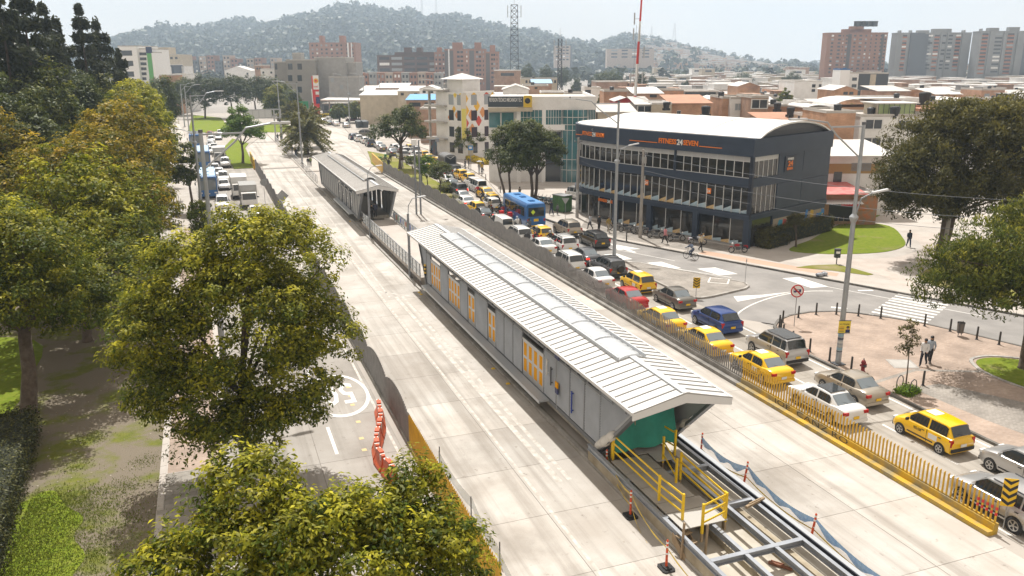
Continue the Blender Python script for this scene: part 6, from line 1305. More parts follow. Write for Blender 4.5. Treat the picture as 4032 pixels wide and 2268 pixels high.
# houses one can tell apart (behind the gym)
H_ = [
 (2079,2153,285,109,9, BRICKO, ROOFS[3], 'orange brick house with a pale floor band right behind the gym', [], 'flat'),
 (2165,2322,294,110,10, STUCW, ROOFS[3], 'white painted house with two large dark upper windows', [(2177,2218,300,325),(2260,2293,302,326),(2170,2214,346,372),(2234,2244,346,358)], 'flat'),
 (2322,2436,281,113,10, STUCW, ROOFS[2], 'white house with one framed window beside the dark tree', [(2336,2367,294,313)], 'flat'),
 (2045,2079,296,116,8, STUCC, ROOFS[1], 'ochre house with one tall window', [(2056,2074,302,318)], 'flat'),
 (1932,2043,312,120,10, STUCC, ROOFS[2], 'low cream house under a salmon tile roof', [], 'shed'),
 (1932,2014,268,138,10, BRICKO, ROOFS[1], 'brick house with an open roof terrace under a sheet roof', [(1941,1952,284,291)], 'flat'),
 (2014,2050,262,134,9, STUCW, ROOFS[0], 'small white house with a roof terrace', [], 'flat'),
 (2034,2080,273,128,9, BRICKO, ROOFS[0], 'brick house with a curved canopy on its roof', [], 'vault'),
 (2102,2232,270,124,9, BRICKO, ROOFS[0], 'brick house under a broad white arched roof', [], 'vault'),
 (1838,1890,249,140,9, STUCW, ROOFS[3], 'white house with two curtained windows', [(1849,1865,260,278, WINP),(1870,1889,261,279, WINP)], 'flat'),
 (1890,1934,247,134,9, BRICKB, ROOFS[3], 'brown brick house with a dark roofed terrace', [(1891,1930,250,273)], 'flat'),
 (1818,1838,248,141,9, BRICKO, ROOFS[3], 'narrow bare brick house', [], 'flat'),
 (1688,1790,261,138,10, BRICKO, ROOFS[2], 'wide brick house with a pinkish roof', [(1703,1712,278,290)], 'shed'),
 (1640,1690,263,136,9, STUCC, ROOFS[0], 'stained cream house with one high window', [(1672,1687,256,264)], 'flat'),
 (1600,1640,264,137,9, STUCG, ROOFS[1], 'grey framed house with open upper floor', [(1604,1638,266,282)], 'shed'),
 (1504,1600,283,130,9, STUCC, ROOFS[1], 'low cream building with sheet roofs behind the gym', [(1560,1578,296,303)], 'shed'),
 (1548,1600,255,150,8, mat('wall_red', (.33,.035,.04),.8), ROOFS[1], 'dark red painted shed at the foot of the mast', [], 'gable'),
 (1790,1822,250,160,9, BRICKO, ROOFS[0], 'brick house with steep sheet roof', [], 'gable'),
 (1520,1600,231,190,10, BRICKO, ROOFS[3], 'long bare brick wall house left of the mast', [], 'flat'),
 (1593,1668,236,178,10, BRICKB, ROOFS[0], 'brick house under a bright white sheet roof', [(1635,1652,238,245)], 'shed'),
 (1625,1720,229,200,10, BRICKO, ROOFS[3], 'brick house with a long flat terrace', [(1685,1694,237,244)], 'flat'),
 (1720,1808,231,205,12, STUCG, ROOFS[0], 'dark open fronted house under sheet roofing', [(1724,1800,232,240)], 'flat'),
 (1857,1912,217,250,12, BRICKO, ROOFS[0], 'ochre brick house with a white gable end', [], 'gable'),
 (1999,2068,206,240,14, STUCW, ROOFS[0], 'white three-storey house below the brown tower', [(2043,2051,212,220),(2060,2066,212,219),(2042,2050,224,231)], 'flat'),
 (2098,2158,227,190,10, BRICKO, ROOFS[0], 'brick house with two blue-grey upper windows', [(2122,2132,231,238),(2137,2146,231,238),(2120,2130,244,250)], 'gable'),
 (2209,2290,230,200,10, BRICKB, ROOFS[1], 'broad plain brick house under the grey tower', [], 'shed'),
 (2288,2355,226,205,10, BRICKO, ROOFS[0], 'brick house with a stair hut on its roof', [(2322,2346,233,240)], 'flat'),
 (2355,2420,238,190,10, BRICKO, ROOFS[0], 'brick house right of the stair hut house', [(2362,2372,240,246)], 'shed'),
 (2165,2330,252,150,12, BRICKO, ROOFS[0], 'long low brick house with a pale parapet', [], 'flat'),
 (2340,2400,262,120,9, STUCC, ROOFS[1], 'small rooftop room house near the dark tree', [(2345,2390,266,282)], 'flat'),
 (2420,2470,258,128,10, STUCW, ROOFS[0], 'house with a white tunnel roof beside the dark tree', [], 'vault'),
 (1500,1580,207,330,20, BRICKB, ROOFS[3], 'wide plain brick warehouse below the round trees', [], 'flat'),
 (1361,1420,235,175,10, mat('wall_mustard', (.50,.33,.07),.8), ROOFS[0], 'mustard yellow house behind the inspection building', [(1390,1398,241,246),(1406,1418,242,247)], 'flat'),
 (1420,1475,238,172,10, STUCG, ROOFS[3], 'grey house behind the inspection building', [(1424,1440,238,245, WINP)], 'flat'),
 (1470,1512,223,210,10, STUCW, ROOFS[0], 'white house with rooftop columns left of the brick wall', [(1472,1486,226,238)], 'flat'),
 (1265,1330,226,160,12, STUCW, ROOFS[1], 'white hall with a pale hipped sheet roof', [(1268,1280,237,241),(1300,1324,237,241)], 'gable'),
 (1115,1165,214,210,10, STUCG, ROOFS[3], 'grey house with pale roof slab left of the mural block', [], 'flat'),
 (1310,1403,199,340,14, STUCC, ROOFS[3], 'long pale row building below the lattice mast', [(1322 + 9 * k, 1327 + 9 * k, 202,209) for k in range(9)], 'flat'),
 (1338,1388,210,260,10, BRICKB, mat('roof_blue', (.25,.42,.60),.6), 'brick house with a pale blue sheet roof', [], 'shed'),
 (1314,1380,217,235,10, BRICKB, ROOFS[1], 'brick house with black roof tanks below the mast', [(1345,1352,219,224)], 'flat'),
]
for (xl, xr, yt, v_, dp, wl, rfm, lb, ws_, kd) in H_:
 r = house(xl, xr, yt, v_, dp, wl, rfm, lb, ws_, kind=kd, frame=WFR if v_ < 150 else None, wm=WINB, tanks=[(rnd.uniform(-.5,.5),.3)] if kd == 'flat' and rnd.random() < .55 and v_ > 100 else ())
 if v_ < 100 and wl is BRICKO:
  for z in (r['_zt'] - 3.0, r['_zt'] - .4): MB().bx(-r['_w'] / 2 - .01, r['_w'] / 2 + .01,-.03,.02, z, z + .28).b('floor_band', STUCC, r)
# roof garden glasshouse and tank on the white house
gh = empty('roof_terrace', place(uz(2262,290,111)[0], 112),-YAW, 'glazed rooftop terrace with green panes and a sheet roof', 'terrace'); zg = uz(2262,294,111)[1]
for k in range(7): MB().bx(-2.4 + k * .7,-1.75 + k * .7,0,.05, zg + .05, zg + 1.6).b('pane', mat('green_pane', (.34,.42,.2),.2), gh)
for k in range(8): MB().bx(-2.45 + k * .7,-2.38 + k * .7,-.03,.08, zg, zg + 1.65).b('post', STEELD, gh)
MB().bx(-2.9,2.9,-.4,5, zg + 1.65, zg + 1.78).b('sheet_roof', ROOFS[0], gh); MB().bx(2.4,2.5,0,4.5, zg, zg + 1.65).bx(-2.5,-2.4,0,4.5, zg, zg + 1.65).b('side_wall', STUCC, gh)
for (x_, y_, v_, lab, s) in ((2250,291,110.5, 'black water tank on the white house roof', 1.0),(2325,258,118, 'large black water tank on a roof frame', 1.2),(1988,288,125, 'black water tank behind the salmon roof', .9),(1955,275,124, 'black tank on the brick terrace', .8),(1676,272,133, 'black tank on the cream house', .8),(1775,287,112, 'grey open tank on a white roof', .9),(2090,290,118, 'black tank above the ochre house', .8)):
 u_, z_ = uz(x_, y_, v_); t = MB().tube([(0,0,0),(0,0,1.0 * s),(0,0,1.15 * s),(0,0,1.25 * s)], [.55 * s, .7 * s, .62 * s, .2 * s], 12).bx(-.6 * s, .6 * s, -.5 * s, .5 * s, -.35,0).b('water_tank', TANK, loc=place(u_, v_, z_)); tag(t, lab, 'water tank')
# workshop and snack bar behind the gym lawn
ws1 = house(2078,2240,392,97,9, STUCW, ROOFS[0], 'open workshop with a white lean-to roof behind the gym', [(2085,2230,412,436, mat('workshop_ochre', (.34,.22,.09),.8)),(2098,2116,432,458),(2142,2190,410,430, WINP)], kind='shed', cat='workshop', name='workshop', over=1.0)
sb_ = house(2072,2160,488,91.5,5, BRICKO, mat('red_sheet_roof', (.55,.10,.10),.6, col2=(.60,.25,.22), scale=1.5), 'small snack bar with red corrugated roof and dark open front', [(2087,2142,506,556, BLACK)], kind='shed', cat='snack bar', name='snack_bar', over=.8)
MB().bx(-.2,1.8,-.9,-.84,2.35,2.7).b('red_awning_sign', mat('awning_red', (.55,.02,.03),.5), sb_); mb = MB()
for k in range(14): mb.add([(-2.0 + k * .3,-1.3,2.6),(-1.85 + k * .3,-1.3,2.66),(-1.85 + k * .3,0,2.96),(-2.0 + k * .3,0,2.9),(-1.7 + k * .3,-1.3,2.6),(-1.7 + k * .3,0,2.9)], [(0,1,2,3),(1,4,5,2)])
mb.b('awning', WHITEP, sb_)
gw_ = house(2160,2210,492,91,5, mat('mural_orange', (.50,.16,.05),.8, col2=(.25,.22,.18), scale=1.4), ROOFS[1], 'painted wall shed with orange mural right of the snack bar', [], kind='flat', cat='shed', name='shed')
for k in range(3):
 ch = empty('chair', place(uz(2098 + k * 14,560,90.5)[0], 90.5,.12),.5 * k, 'brown wooden chair at the snack bar', 'chair', 'chairs at the snack bar')
 MB().bx(-.2,.2,-.2,.2,.42,.46).b('seat', WOOD, ch); MB().bar((-.18,.19,.46),(.18,.19,.95),.04).bar((.18,.19,.46),(-.18,.19,.95),.04).bx(-.2,.2,.17,.21,.92,.97).b('backrest', WOOD, ch)
 for sx in (-.18,.18):
  for sy in (-.18,.18): MB().bar((sx, sy, 0),(sx, sy, .43),.04).b('leg', WOOD, ch)
# mid-distance landmarks
def tower(xl, xr, yt, v, dep, wall, label, cols, z_step=2.75, wins_c=None, zmin=6, wfrac=.6, cat='apartment tower', name='apartment_tower', band=None, tops=(), slots=(), zbase=0, depthshade=None, top_m=None, group=None):
 (ul, zt),(ur, _) = uz(xl, yt, v), uz(xr, yt, v); w_ = ur - ul
 r = empty(name, place((ul + ur) / 2, v),-YAW, label, cat, group); MB().bx(-w_ / 2, w_ / 2,0, dep, zbase, zt).b('wall', wall, r); MB().bx(-w_ / 2 - .15, w_ / 2 + .15,-.15, dep + .15, zt, zt + .5).b('roof', top_m or wall, r)
 for (a, b, h) in tops: MB().bx(-w_ / 2 + a * w_, -w_ / 2 + b * w_, dep * .3, dep * .7, zt + .5, zt + .5 + h).b('roof_block', top_m or wall, r)
 for (a, b, m_, dd) in slots: MB().bx(-w_ / 2 + a * w_, -w_ / 2 + b * w_, -dd if dd > 0 else -.04,.3, zbase, zt + (.3 if dd > 0 else -.5)).b('pier' if dd > 0 else 'recess_shade', m_, r)  # negative depth: flat dark strip, shade of a set-back bay put into its colour
 nfl = int((zt - zmin) / z_step)
 for k in range(nfl):
  z = zt - 1.5 - k * z_step
  for (a, b, *mm) in cols:
   if band and mm and mm[0] == 'band': MB().bx(-w_ / 2 + a * w_, -w_ / 2 + b * w_, -.12,.1, z - z_step * .62, z - z_step * .27).b('spandrel', band, r)
   m_ = WINB if rnd.random() < .68 else (WINP, WHITEP)[rnd.random() < .3]
   win(r, -w_ / 2 + (a + b) / 2 * w_, -.06, z, (b - a) * w_ * .92, z_step * .47, m_, d=.12)
 return r
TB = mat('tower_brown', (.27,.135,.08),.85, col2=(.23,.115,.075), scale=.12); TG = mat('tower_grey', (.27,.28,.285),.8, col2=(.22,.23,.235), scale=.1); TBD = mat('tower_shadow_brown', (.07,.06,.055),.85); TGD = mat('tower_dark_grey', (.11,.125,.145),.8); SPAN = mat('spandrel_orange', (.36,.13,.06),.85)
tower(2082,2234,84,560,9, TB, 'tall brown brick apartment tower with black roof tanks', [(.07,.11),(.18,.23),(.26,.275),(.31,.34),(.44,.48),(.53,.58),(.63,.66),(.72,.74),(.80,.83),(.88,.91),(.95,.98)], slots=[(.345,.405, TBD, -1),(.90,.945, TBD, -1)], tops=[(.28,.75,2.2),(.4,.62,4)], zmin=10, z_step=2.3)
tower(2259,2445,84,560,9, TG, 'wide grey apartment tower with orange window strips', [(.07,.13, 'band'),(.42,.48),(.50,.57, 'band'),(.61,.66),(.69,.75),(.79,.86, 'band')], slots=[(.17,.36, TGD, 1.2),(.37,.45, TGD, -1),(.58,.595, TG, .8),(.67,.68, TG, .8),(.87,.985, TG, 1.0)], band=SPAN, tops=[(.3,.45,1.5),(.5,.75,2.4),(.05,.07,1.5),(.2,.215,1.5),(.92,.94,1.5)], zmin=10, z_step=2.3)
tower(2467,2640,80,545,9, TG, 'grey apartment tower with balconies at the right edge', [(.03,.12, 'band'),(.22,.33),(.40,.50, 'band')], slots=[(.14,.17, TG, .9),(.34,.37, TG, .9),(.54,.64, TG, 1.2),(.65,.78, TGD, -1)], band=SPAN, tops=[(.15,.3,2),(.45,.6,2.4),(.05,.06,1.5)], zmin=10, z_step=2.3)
tk_ = uz(2161,80,560)
for k in range(4):
 o = MB().bx(-1.5,1.5,-1.5,1.5,0,3.4).bx(-1.7,1.7,-1.7,1.7,3.0,3.3).b('water_tank', TANK, loc=place(tk_[0] + k * 3.7,564, uz(2161,84,560)[1] + 4.4)); tag(o, ORD[k] + ' black box tank from the left on the brown tower', 'water tank')
house(2160,2236,186,250,14, mat('cladding_slate', (.055,.065,.075),.6), ROOFS[3], 'dark slate clad building with a beige stair strip', [(2190,2200,187,226, STUCC)], cat='building', name='building'); house(2137,2161,185,248,12, STUCW, ROOFS[3], 'white side wing with two dark windows beside the slate building', [(2144,2155,195,203),(2143,2154,212,220)], cat='building', name='building')
o = house(2115,2139,176,246,6, WHITEP, mat('blue_cap', (.02,.12,.32),.5), 'white advertising slab with a blue cap', [(2120,2129,170.5,176, mat('blue_cap', (.02,.12,.32),.5))], cat='slab', name='advertising_slab')
v = 335
house(790,869,146, v, 18, STUCG, ROOFS[3], 'tall blank grey wall block beside the red totem', [], cat='building', name='apartment_block')
gb = house(719,792,152, v - 4,20, mat('block_olive_grey', (.26,.25,.225),.85, col2=(.22,.21,.19), scale=.15), ROOFS[3], 'grey apartment block with dark paired windows', [(724 + 24 * (k % 2),736 + 24 * (k % 2),160 + 29 * (k // 2),175 + 29 * (k // 2)) for k in range(8)], cat='building', name='apartment_block')
house(689,722,157, v, 18, mat('block_olive_grey', (.26,.25,.225),.85), ROOFS[3], 'left wing of the grey apartment block', [(691,698,160,175),(691,698,188,203)], cat='building', name='apartment_block'); house(735,756,135, v + 4,6, STUCG, ROOFS[3], 'lift tower on the grey apartment block', [], cat='building', name='lift_tower'); house(826,903,195, v - 10,12, STUCG, ROOFS[3], 'lower grey house with small windows right of the totem', [(832,840,196,206, WINP),(855,864,214,224, WINP),(834,841,232,240, WINP),(876,882,232,240, WINP)]); house(868,871,158, v, 14, STUCG, ROOFS[3], 'thin grey stair wall beside the blank block', [], cat='wall', name='stair_wall'); house(870,896,158, v + 2,14, STUCG, ROOFS[3], 'blank grey side block above the lower house', [], cat='building', name='apartment_block')
# filling station: totem, canopy, shop
tt = empty('totem_sign', place(uz(798,285,284)[0], 284),-YAW, 'tall red and white filling station totem with round emblem', 'totem sign')
MB().add([(-1.0,0,0),(.9,0,0),(1.0,0,14),(-1.2,0,13.6),(-1.0,.5,0),(.9,.5,0),(1.0,.5,14),(-1.2,.5,13.6)], [(0,1,2,3),(7,6,5,4),(0,4,5,1),(1,5,6,2),(2,6,7,3),(3,7,4,0)]).b('panel', mat('totem_red', (.62,.02,.015),.45), tt)
MB().bx(-.7,1.2,-.15,-.02,9.3,13.9).b('logo_plate', WHITEP, tt); MB().cyl((.3,-.22,12.1),(.3,-.16,12.1),.8, n=18).b('emblem', mat('emblem_yellow', (.80,.42,.02),.5), tt); MB().cyl((.3,-.26,12.1),(.3,-.23,12.1),.4, n=14).b('emblem_core', mat('emblem_red', (.62,.03,.02),.5), tt); text('lettering', 'terpel', .85, frame_xy((-.6,-.18,10.0),(1,0,0),(0,0,1)), mat('totem_red', (.6,.02,.015),.5), tt, .01,.01, sx=.75)
MB().bx(-.1,1.1,-.1,-.02,7.6,8.6).b('price_plate', WHITEP, tt); MB().bx(-.1,1.2,-.1,-.02,4.6,6.8).b('price_plate', SIGNB, tt); MB().tube([(-1.35,-.1,9.5),(-1.2,-.1,5),(-.6,-.1,0)], .18,6).b('white_edge', WHITEP, tt)
cn = empty('filling_station_canopy', place(uz(915,255,290)[0], 290),-YAW, 'long white filling station canopy with red fascia', 'canopy'); zc_ = 5.2
MB().add([(-15,0, zc_),(15,0, zc_ - .4),(15,12, zc_ - .2),(-15,12, zc_ + .2),(-15,0, zc_ + .5),(15,0, zc_ + .1),(15,12, zc_ + .3),(-15,12, zc_ + .7)], [(3,2,1,0),(4,5,6,7),(0,1,5,4),(1,2,6,5),(2,3,7,6),(3,0,4,7)]).b('canopy_roof', ROOFS[0], cn)
MB().bx(-2,13,-.2,-.03, zc_ - .9, zc_ - .2).b('red_fascia', mat('totem_red', (.6,.02,.015),.5), cn)
for x_ in (-13,-6,1,8,14): MB().bx(x_ - .2, x_ + .2,5,5.4,0, zc_).b('column', STEELG, cn)
house(810,950,262,302,10, mat('shop_dark', (.10,.11,.125),.6), ROOFS[1], 'dark glazed shop under the filling station canopy', [(815 + 14 * k, 826 + 14 * k, 266,277) for k in range(9)], cat='shop', name='shop'); house(965,1020,255,268,10, STUCW, ROOFS[0], 'white workshop with glazed front right of the canopy', [(967,990,262,274),(1012,1016,270,290)], cat='shop', name='shop', kind='shed')
house(1022,1098,252,205,10, BRICKB, mat('tarp_blue', (.10,.33,.60),.6), 'brick house with a blue tarpaulin roof', [(1030,1058,258,268),(1068,1092,258,268)], kind='shed'); house(1056,1100,275,190,8, BRICKB, ROOFS[1], 'bare brick wall house left of the concrete shell', [], kind='flat'); house(905,1050,240,250,20, STUCC, ROOFS[0], 'long low hall with pale roof behind the filling station', [], kind='shed', cat='hall', name='hall')
for i, (a, b, t, v_, wl, lb) in enumerate([(945,1022,222,262, BRICKB, 'brown brick house with pale roof above the filling station'),(905,950,228,270, STUCG, 'grey roofed house above the filling station'),(1055,1100,224,240, STUCW, 'white gabled house with twin dormers'),(1000,1060,230,245, STUCC, 'cream sheet roofed house beside the blue tarpaulin')]): house(a, b, t, v_, 12, wl, ROOFS[i % 2], lb, [(a + 8, a + 16, t + 4, t + 10),(b - 18, b - 10, t + 4, t + 10)], kind='shed' if i != 2 else 'gable')
gsn = empty('direction_sign', place(uz(764,265,262)[0], 262),-YAW, 'green overhead direction sign behind the palms', 'road sign'); MB().bx(-1.5,1.5,-.1,0,4.2,6.4).b('panel', mat('sign_green', (.02,.22,.10),.5), gsn); MB().tube([(-1.2,.1,0),(-1.2,.1,6)], .1,6).tube([(1.2,.1,0),(1.2,.1,6)], .1,6).b('posts', STEELG, gsn)
# brick apartment rows and towers in the haze
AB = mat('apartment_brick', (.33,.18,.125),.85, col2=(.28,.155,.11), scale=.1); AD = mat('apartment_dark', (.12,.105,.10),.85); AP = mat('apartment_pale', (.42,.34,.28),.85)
tower(777,893,109,620,24, AB, 'tall pinkish brick apartment block against the hill', [(.05,.09),(.15,.19),(.25,.29),(.35,.40),(.47,.51),(.58,.63),(.68,.72),(.80,.84),(.92,.96)], tops=[(.18,.25,5),(.62,.72,5)], slots=[(.83,.86, WHITEP, .4),(.91,.93, WHITEP, .4)], zmin=4)
tower(948,1108,141,560,30, mat('office_brown', (.115,.075,.06),.8), 'long dark brown office building with ribbon windows', [(.03,.2),(.22,.4),(.42,.6),(.62,.8),(.82,.97)], z_step=3.6, tops=[(.25,.95,2),(.4,.5,5),(.6,.68,5)], zmin=4)
tower(1092,1120,133,555,16, AB, 'brick stair wing beside the dark office building', [(.1,.25),(.4,.6),(.75,.9)], tops=[(.2,.6,3)], zmin=3)
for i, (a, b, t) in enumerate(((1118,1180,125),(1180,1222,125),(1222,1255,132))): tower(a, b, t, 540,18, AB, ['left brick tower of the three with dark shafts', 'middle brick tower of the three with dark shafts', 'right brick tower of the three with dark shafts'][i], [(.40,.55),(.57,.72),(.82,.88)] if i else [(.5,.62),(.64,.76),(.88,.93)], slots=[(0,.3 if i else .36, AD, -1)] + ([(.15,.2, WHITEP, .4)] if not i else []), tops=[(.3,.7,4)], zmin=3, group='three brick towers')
for i in range(12): a = 866 + i * 20.5; tower(a, a + 19.5,184 + (i % 3),440,12,(AB, AP, AB, STUCG)[i % 4], ORD[i] + ' low apartment house from the left in the terrace row below the towers', [(.15,.4),(.6,.85)], z_step=3, zmin=2, cat='apartment house', name='apartment_house', group='terrace row below the towers')
for i in range(13): a = 440 + i * 20; tower(a, a + 18,(141 if i < 7 else 147) + (i % 2) * 2 + 12 * (i % 3 == 2),720,14,(AP, AB, TGD)[i % 3], ORD[i] + ' pale apartment block from the left in the hazy row', [(.12,.38),(.6,.86)], z_step=3.4, zmin=3, cat='apartment house', name='apartment_house', group='hazy apartment row')
house(385,452,138,520,20, STUCC, ROOFS[3], 'pale stepped office block behind the green strip building', [(392 + 12 * k, 399 + 12 * k, 143,149) for k in range(5)] + [(410,418,124,130),(402,408,124,130)], cat='building', name='office_block'); house(396,422,120,525,12, STUCC, ROOFS[3], 'upper step of the pale office block', [(400,404,125,130),(408,412,125,130)], cat='building', name='office_block')
for i, (a, b, t, v_, wl, lb) in enumerate([(408,436,164,420, mat('slate_blue', (.08,.10,.13),.7), 'small slate and brick block left of the avenue trees'),(436,462,168,430, STUCW, 'white low block left of the avenue trees'),(388,410,170,410, WHITEP, 'white shed behind the green strip building'),(400,426,190,300, BRICKO, 'orange walled workshop at the far left'),(425,468,188,320, STUCW, 'white roofed workshop at the far left'),(655,690,175,340, STUCW, 'white plain house left of the grey apartment block'),(565,630,178,480, STUCW, 'white gabled hall above the avenue trees'),(640,662,165,420, BRICKB, 'brown house left of the white plain house')]): house(a, b, t, v_, 12, wl, ROOFS[0], lb, [(a + 5, a + 10, t + 5, t + 10),(b - 10, b - 5, t + 5, t + 10)] if b - a > 20 else [], kind='gable' if i == 6 else 'flat')
wgs = house(296,343,117,330,20, WHITEP, ROOFS[3], 'white office wing with recessed loggias', [(304,333,127,140),(306,336,153,166),(309,338,180,193)], cat='building', name='office_wing')
wg2 = house(343,372,124,332,20, WHITEP, ROOFS[3], 'banded glass office front beside the green strip', [(345,369,132 + 12.5 * k, 139 + 12.5 * k) for k in range(6)], cat='building', name='office_building')
gs_ = house(369,380,134,331,8, mat('green_panel', (.10,.36,.10),.6), mat('navy_sign', (.02,.04,.10),.5), 'tall green panel strip on the office tower', [(366,383,118,133, mat('navy_sign', (.02,.04,.10),.5))], cat='building', name='green_strip'); house(380.5,386,133,331,8, WHITEP, ROOFS[3], 'thin white edge wall beside the green strip', [], cat='wall', name='edge_wall')
# viaduct-like white wall with columns
vd = empty('colonnade', place(uz(1810,200,560)[0], 560),-YAW, 'long pale elevated gallery with dark columns before the hillside', 'gallery'); ua, ub = uz(1558,200,560)[0], uz(2068,200,560)[0]; um = uz(1810,200,560)[0]; zt = uz(1810,201,560)[1]
MB().bx(ua - um, ub - um, 0,8, zt - 1.2, zt).b('deck', TGD, vd); MB().bx(ua - um, ub - um, 3,3.4,0, zt - 1.2).b('wall', STUCW, vd)
for k in range(26): x_ = ua - um + (ub - ua) * (k + .5) / 26; MB().bx(x_ - .6, x_ + .6,.5,1.5,0, zt - 1.2).b('column', TGD, vd)
for i, (a, b, t, v_) in enumerate(((1395,1435,116,1150),(1437,1440,118,1150),(1528,1646,124,1080),(1570,1640,121,1085))): tower(a, b, t, v_, 20,(AP, TGD, AP, TGD)[i], ['pale mid-rise block on the hill foot', 'thin side wall of the pale hill block', 'long unfinished hazy block on the hill foot', 'upper part of the long hazy block'][i], [(.08,.22),(.3,.44),(.52,.66),(.74,.9)] if b - a > 10 else [], z_step=4, zmin=18, cat='building', name='hill_block', zbase=10)
for i in range(5): a = 2040 - 168 + i * 22; tower(a, a + 18,162 + i % 2,1250,20, AP, ORD[i] + ' pale high-rise from the left in the distant haze right of the hill', [(.1,.3),(.4,.6),(.7,.9)], z_step=5, zmin=2, group='distant high-rises')
# the low quarter: copies of a few house kinds, each its own object
PH = []
def proto_house(w_, dep, h, wall, roof, kind, wn, tk, hut):
 r = bpy.data.objects.new('quarter_house', None); COL.objects.link(r)
 MB().bx(-w_ / 2, w_ / 2,0, dep, -.05, h).b('wall', wall, r)
 if kind == 'flat': MB().bx(-w_ / 2, w_ / 2,0, dep, h, h + .05).bx(-w_ / 2, w_ / 2,-.02,.14, h + .05, h + .5).bx(-w_ / 2,-w_ / 2 + .14,.14, dep, h + .05, h + .5).bx(w_ / 2 - .14, w_ / 2,.14, dep, h + .05, h + .5).b('roof', roof, r)
 elif kind == 'shed': MB().add([(-w_ / 2 - .2,-.4, h + .1),(w_ / 2 + .2,-.4, h + .1),(w_ / 2 + .2, dep, h + .1 + dep * .12),(-w_ / 2 - .2, dep, h + .1 + dep * .12),(-w_ / 2 - .2,-.4, h),(w_ / 2 + .2,-.4, h),(w_ / 2 + .2, dep, h),(-w_ / 2 - .2, dep, h)], [(0,1,2,3),(4,5,1,0),(5,6,2,1),(7,4,0,3),(6,7,3,2)]).b('roof', roof, r)
 else:
  hh = w_ * .16; MB().add([(-w_ / 2 - .3,-.3, h - .1),(0,-.3, h + hh),(w_ / 2 + .3,-.3, h - .1),(-w_ / 2 - .3, dep + .2, h - .1),(0, dep + .2, h + hh),(w_ / 2 + .3, dep + .2, h - .1)], [(0,1,4,3),(1,2,5,4),(0,2,1),(3,4,5),(0,3,5,2)]).b('roof', roof, r)
 for k in range(wn):
  for zf in ((h - 1.5,) if h < 5 else (h - 1.5, h - 4.3)): win(r, -w_ / 2 + w_ * (k + .5) / wn, -.02, zf, w_ / wn * .45,1.2, WINB if (k + int(zf)) % 3 else WINP)
 if tk: tank(r, w_ * .2, dep * .4, h + .1,.6)
 if hut: MB().bx(-w_ * .4,-w_ * .05, dep * .3, dep * .8, h, h + 2.3).bx(-w_ * .46,.3, dep * .2, dep * .9, h + 2.3, h + 2.4).b('roof_hut', wall, r)
 PH.append([r, False]); return r
kinds = [(9,12,6.0, BRICKO, 0, 'shed', 2,0,0),(8,12,7.2, BRICKB, 3, 'flat', 2,1,1),(10,13,5.2, STUCC, 0, 'gable', 3,0,0),(7,12,8.0, BRICKO, 3, 'flat', 2,1,0),(9,12,6.4, STUCW, 1, 'shed', 2,0,0),(11,14,5.0, BRICKO, 1, 'gable', 2,0,0),(8,11,7.4, STUCG, 0, 'flat', 2,1,1),(9,12,5.8, BRICKO, 2, 'gable', 2,0,0),(12,14,5.4, STUCC, 1, 'shed', 3,1,0),(8,12,6.8, BRICKB, 0, 'shed', 2,0,1)]
for k in kinds: proto_house(k[0], k[1], k[2], k[3], ROOFS[k[4]], *k[5:])
KLAB = ['brick house with white sheet roof', 'brown brick house with roof hut and tank', 'cream house with white gabled roof', 'tall narrow brick house with flat roof', 'white house with grey sheet roof', 'broad brick house with grey gable roof', 'grey house with roof hut and tank', 'brick house with terracotta gable roof', 'wide cream house with sheet roof', 'brown brick house with white sheet roof and hut']
nh = 0; stuff = [MB() for _ in range(3)]; rq = random.Random(21); vv = 158.0
while vv < 860:
 sp = 15 if vv < 330 else 24; u = -.02 * vv if vv > 230 else .16 * vv
 while u < .66 * vv:
  k = rq.randrange(10); w_ = kinds[k][0]
  if rq.random() < (.9 if vv < 330 else .75) and not (vv > 300 and .0 < u / vv < .13):
   if vv < 330 and nh < 290:
    pr = PH[k]; r = pr[0] if not pr[1] else copy_tree(pr[0]); pr[1] = True; nh += 1
    r.location = place(u + w_ / 2, vv + rq.uniform(-2,2)); r.rotation_euler = (0,0,-YAW + rq.uniform(-.03,.03)); r.scale = (rq.uniform(.85,1.1),1, rq.uniform(.8,1.12)); tag(r, KLAB[k] + ' in the crowded low quarter', 'house', 'low quarter houses: ' + KLAB[k])
   else:
    q = rq.randrange(3); h = rq.uniform(4.5,8.5) + (6 if rq.random() < .04 else 0); m = stuff[q]; rzz = -YAW; p = place(u + w_ / 2, vv + rq.uniform(-4,4)); m.mat(0).box((p[0], p[1], h / 2),(w_, 12, h), rzz); m.mat(1).box((p[0], p[1], h + .15),(w_ + .4,12.4,.3), rzz)
    if rq.random() < .4: m.mat(2).box((p[0] - 6.05 * Fh.x, p[1] - 6.05 * Fh.y, h - 1.6),(w_ * .5,.1,1.3), rzz)
  u += w_ + (.3 if rq.random() < .8 else 5)
 vv += sp
for q, (a, b) in enumerate(((BRICKB, ROOFS[0]),(STUCC, ROOFS[1]),(STUCW, ROOFS[0]))):
 o = stuff[q].b('far_houses', [a, b, WINB]); tag(o, ['far brick houses seen as one hazy mass of roofs', 'far cream houses seen as one hazy mass of roofs', 'far white houses seen as one hazy mass of roofs'][q], 'houses', kind='stuff')
for pr in PH:
 if not pr[1]: pr[0].location = place(120,320); tag(pr[0], 'low house at the quarter edge', 'house', 'low quarter houses: edge')
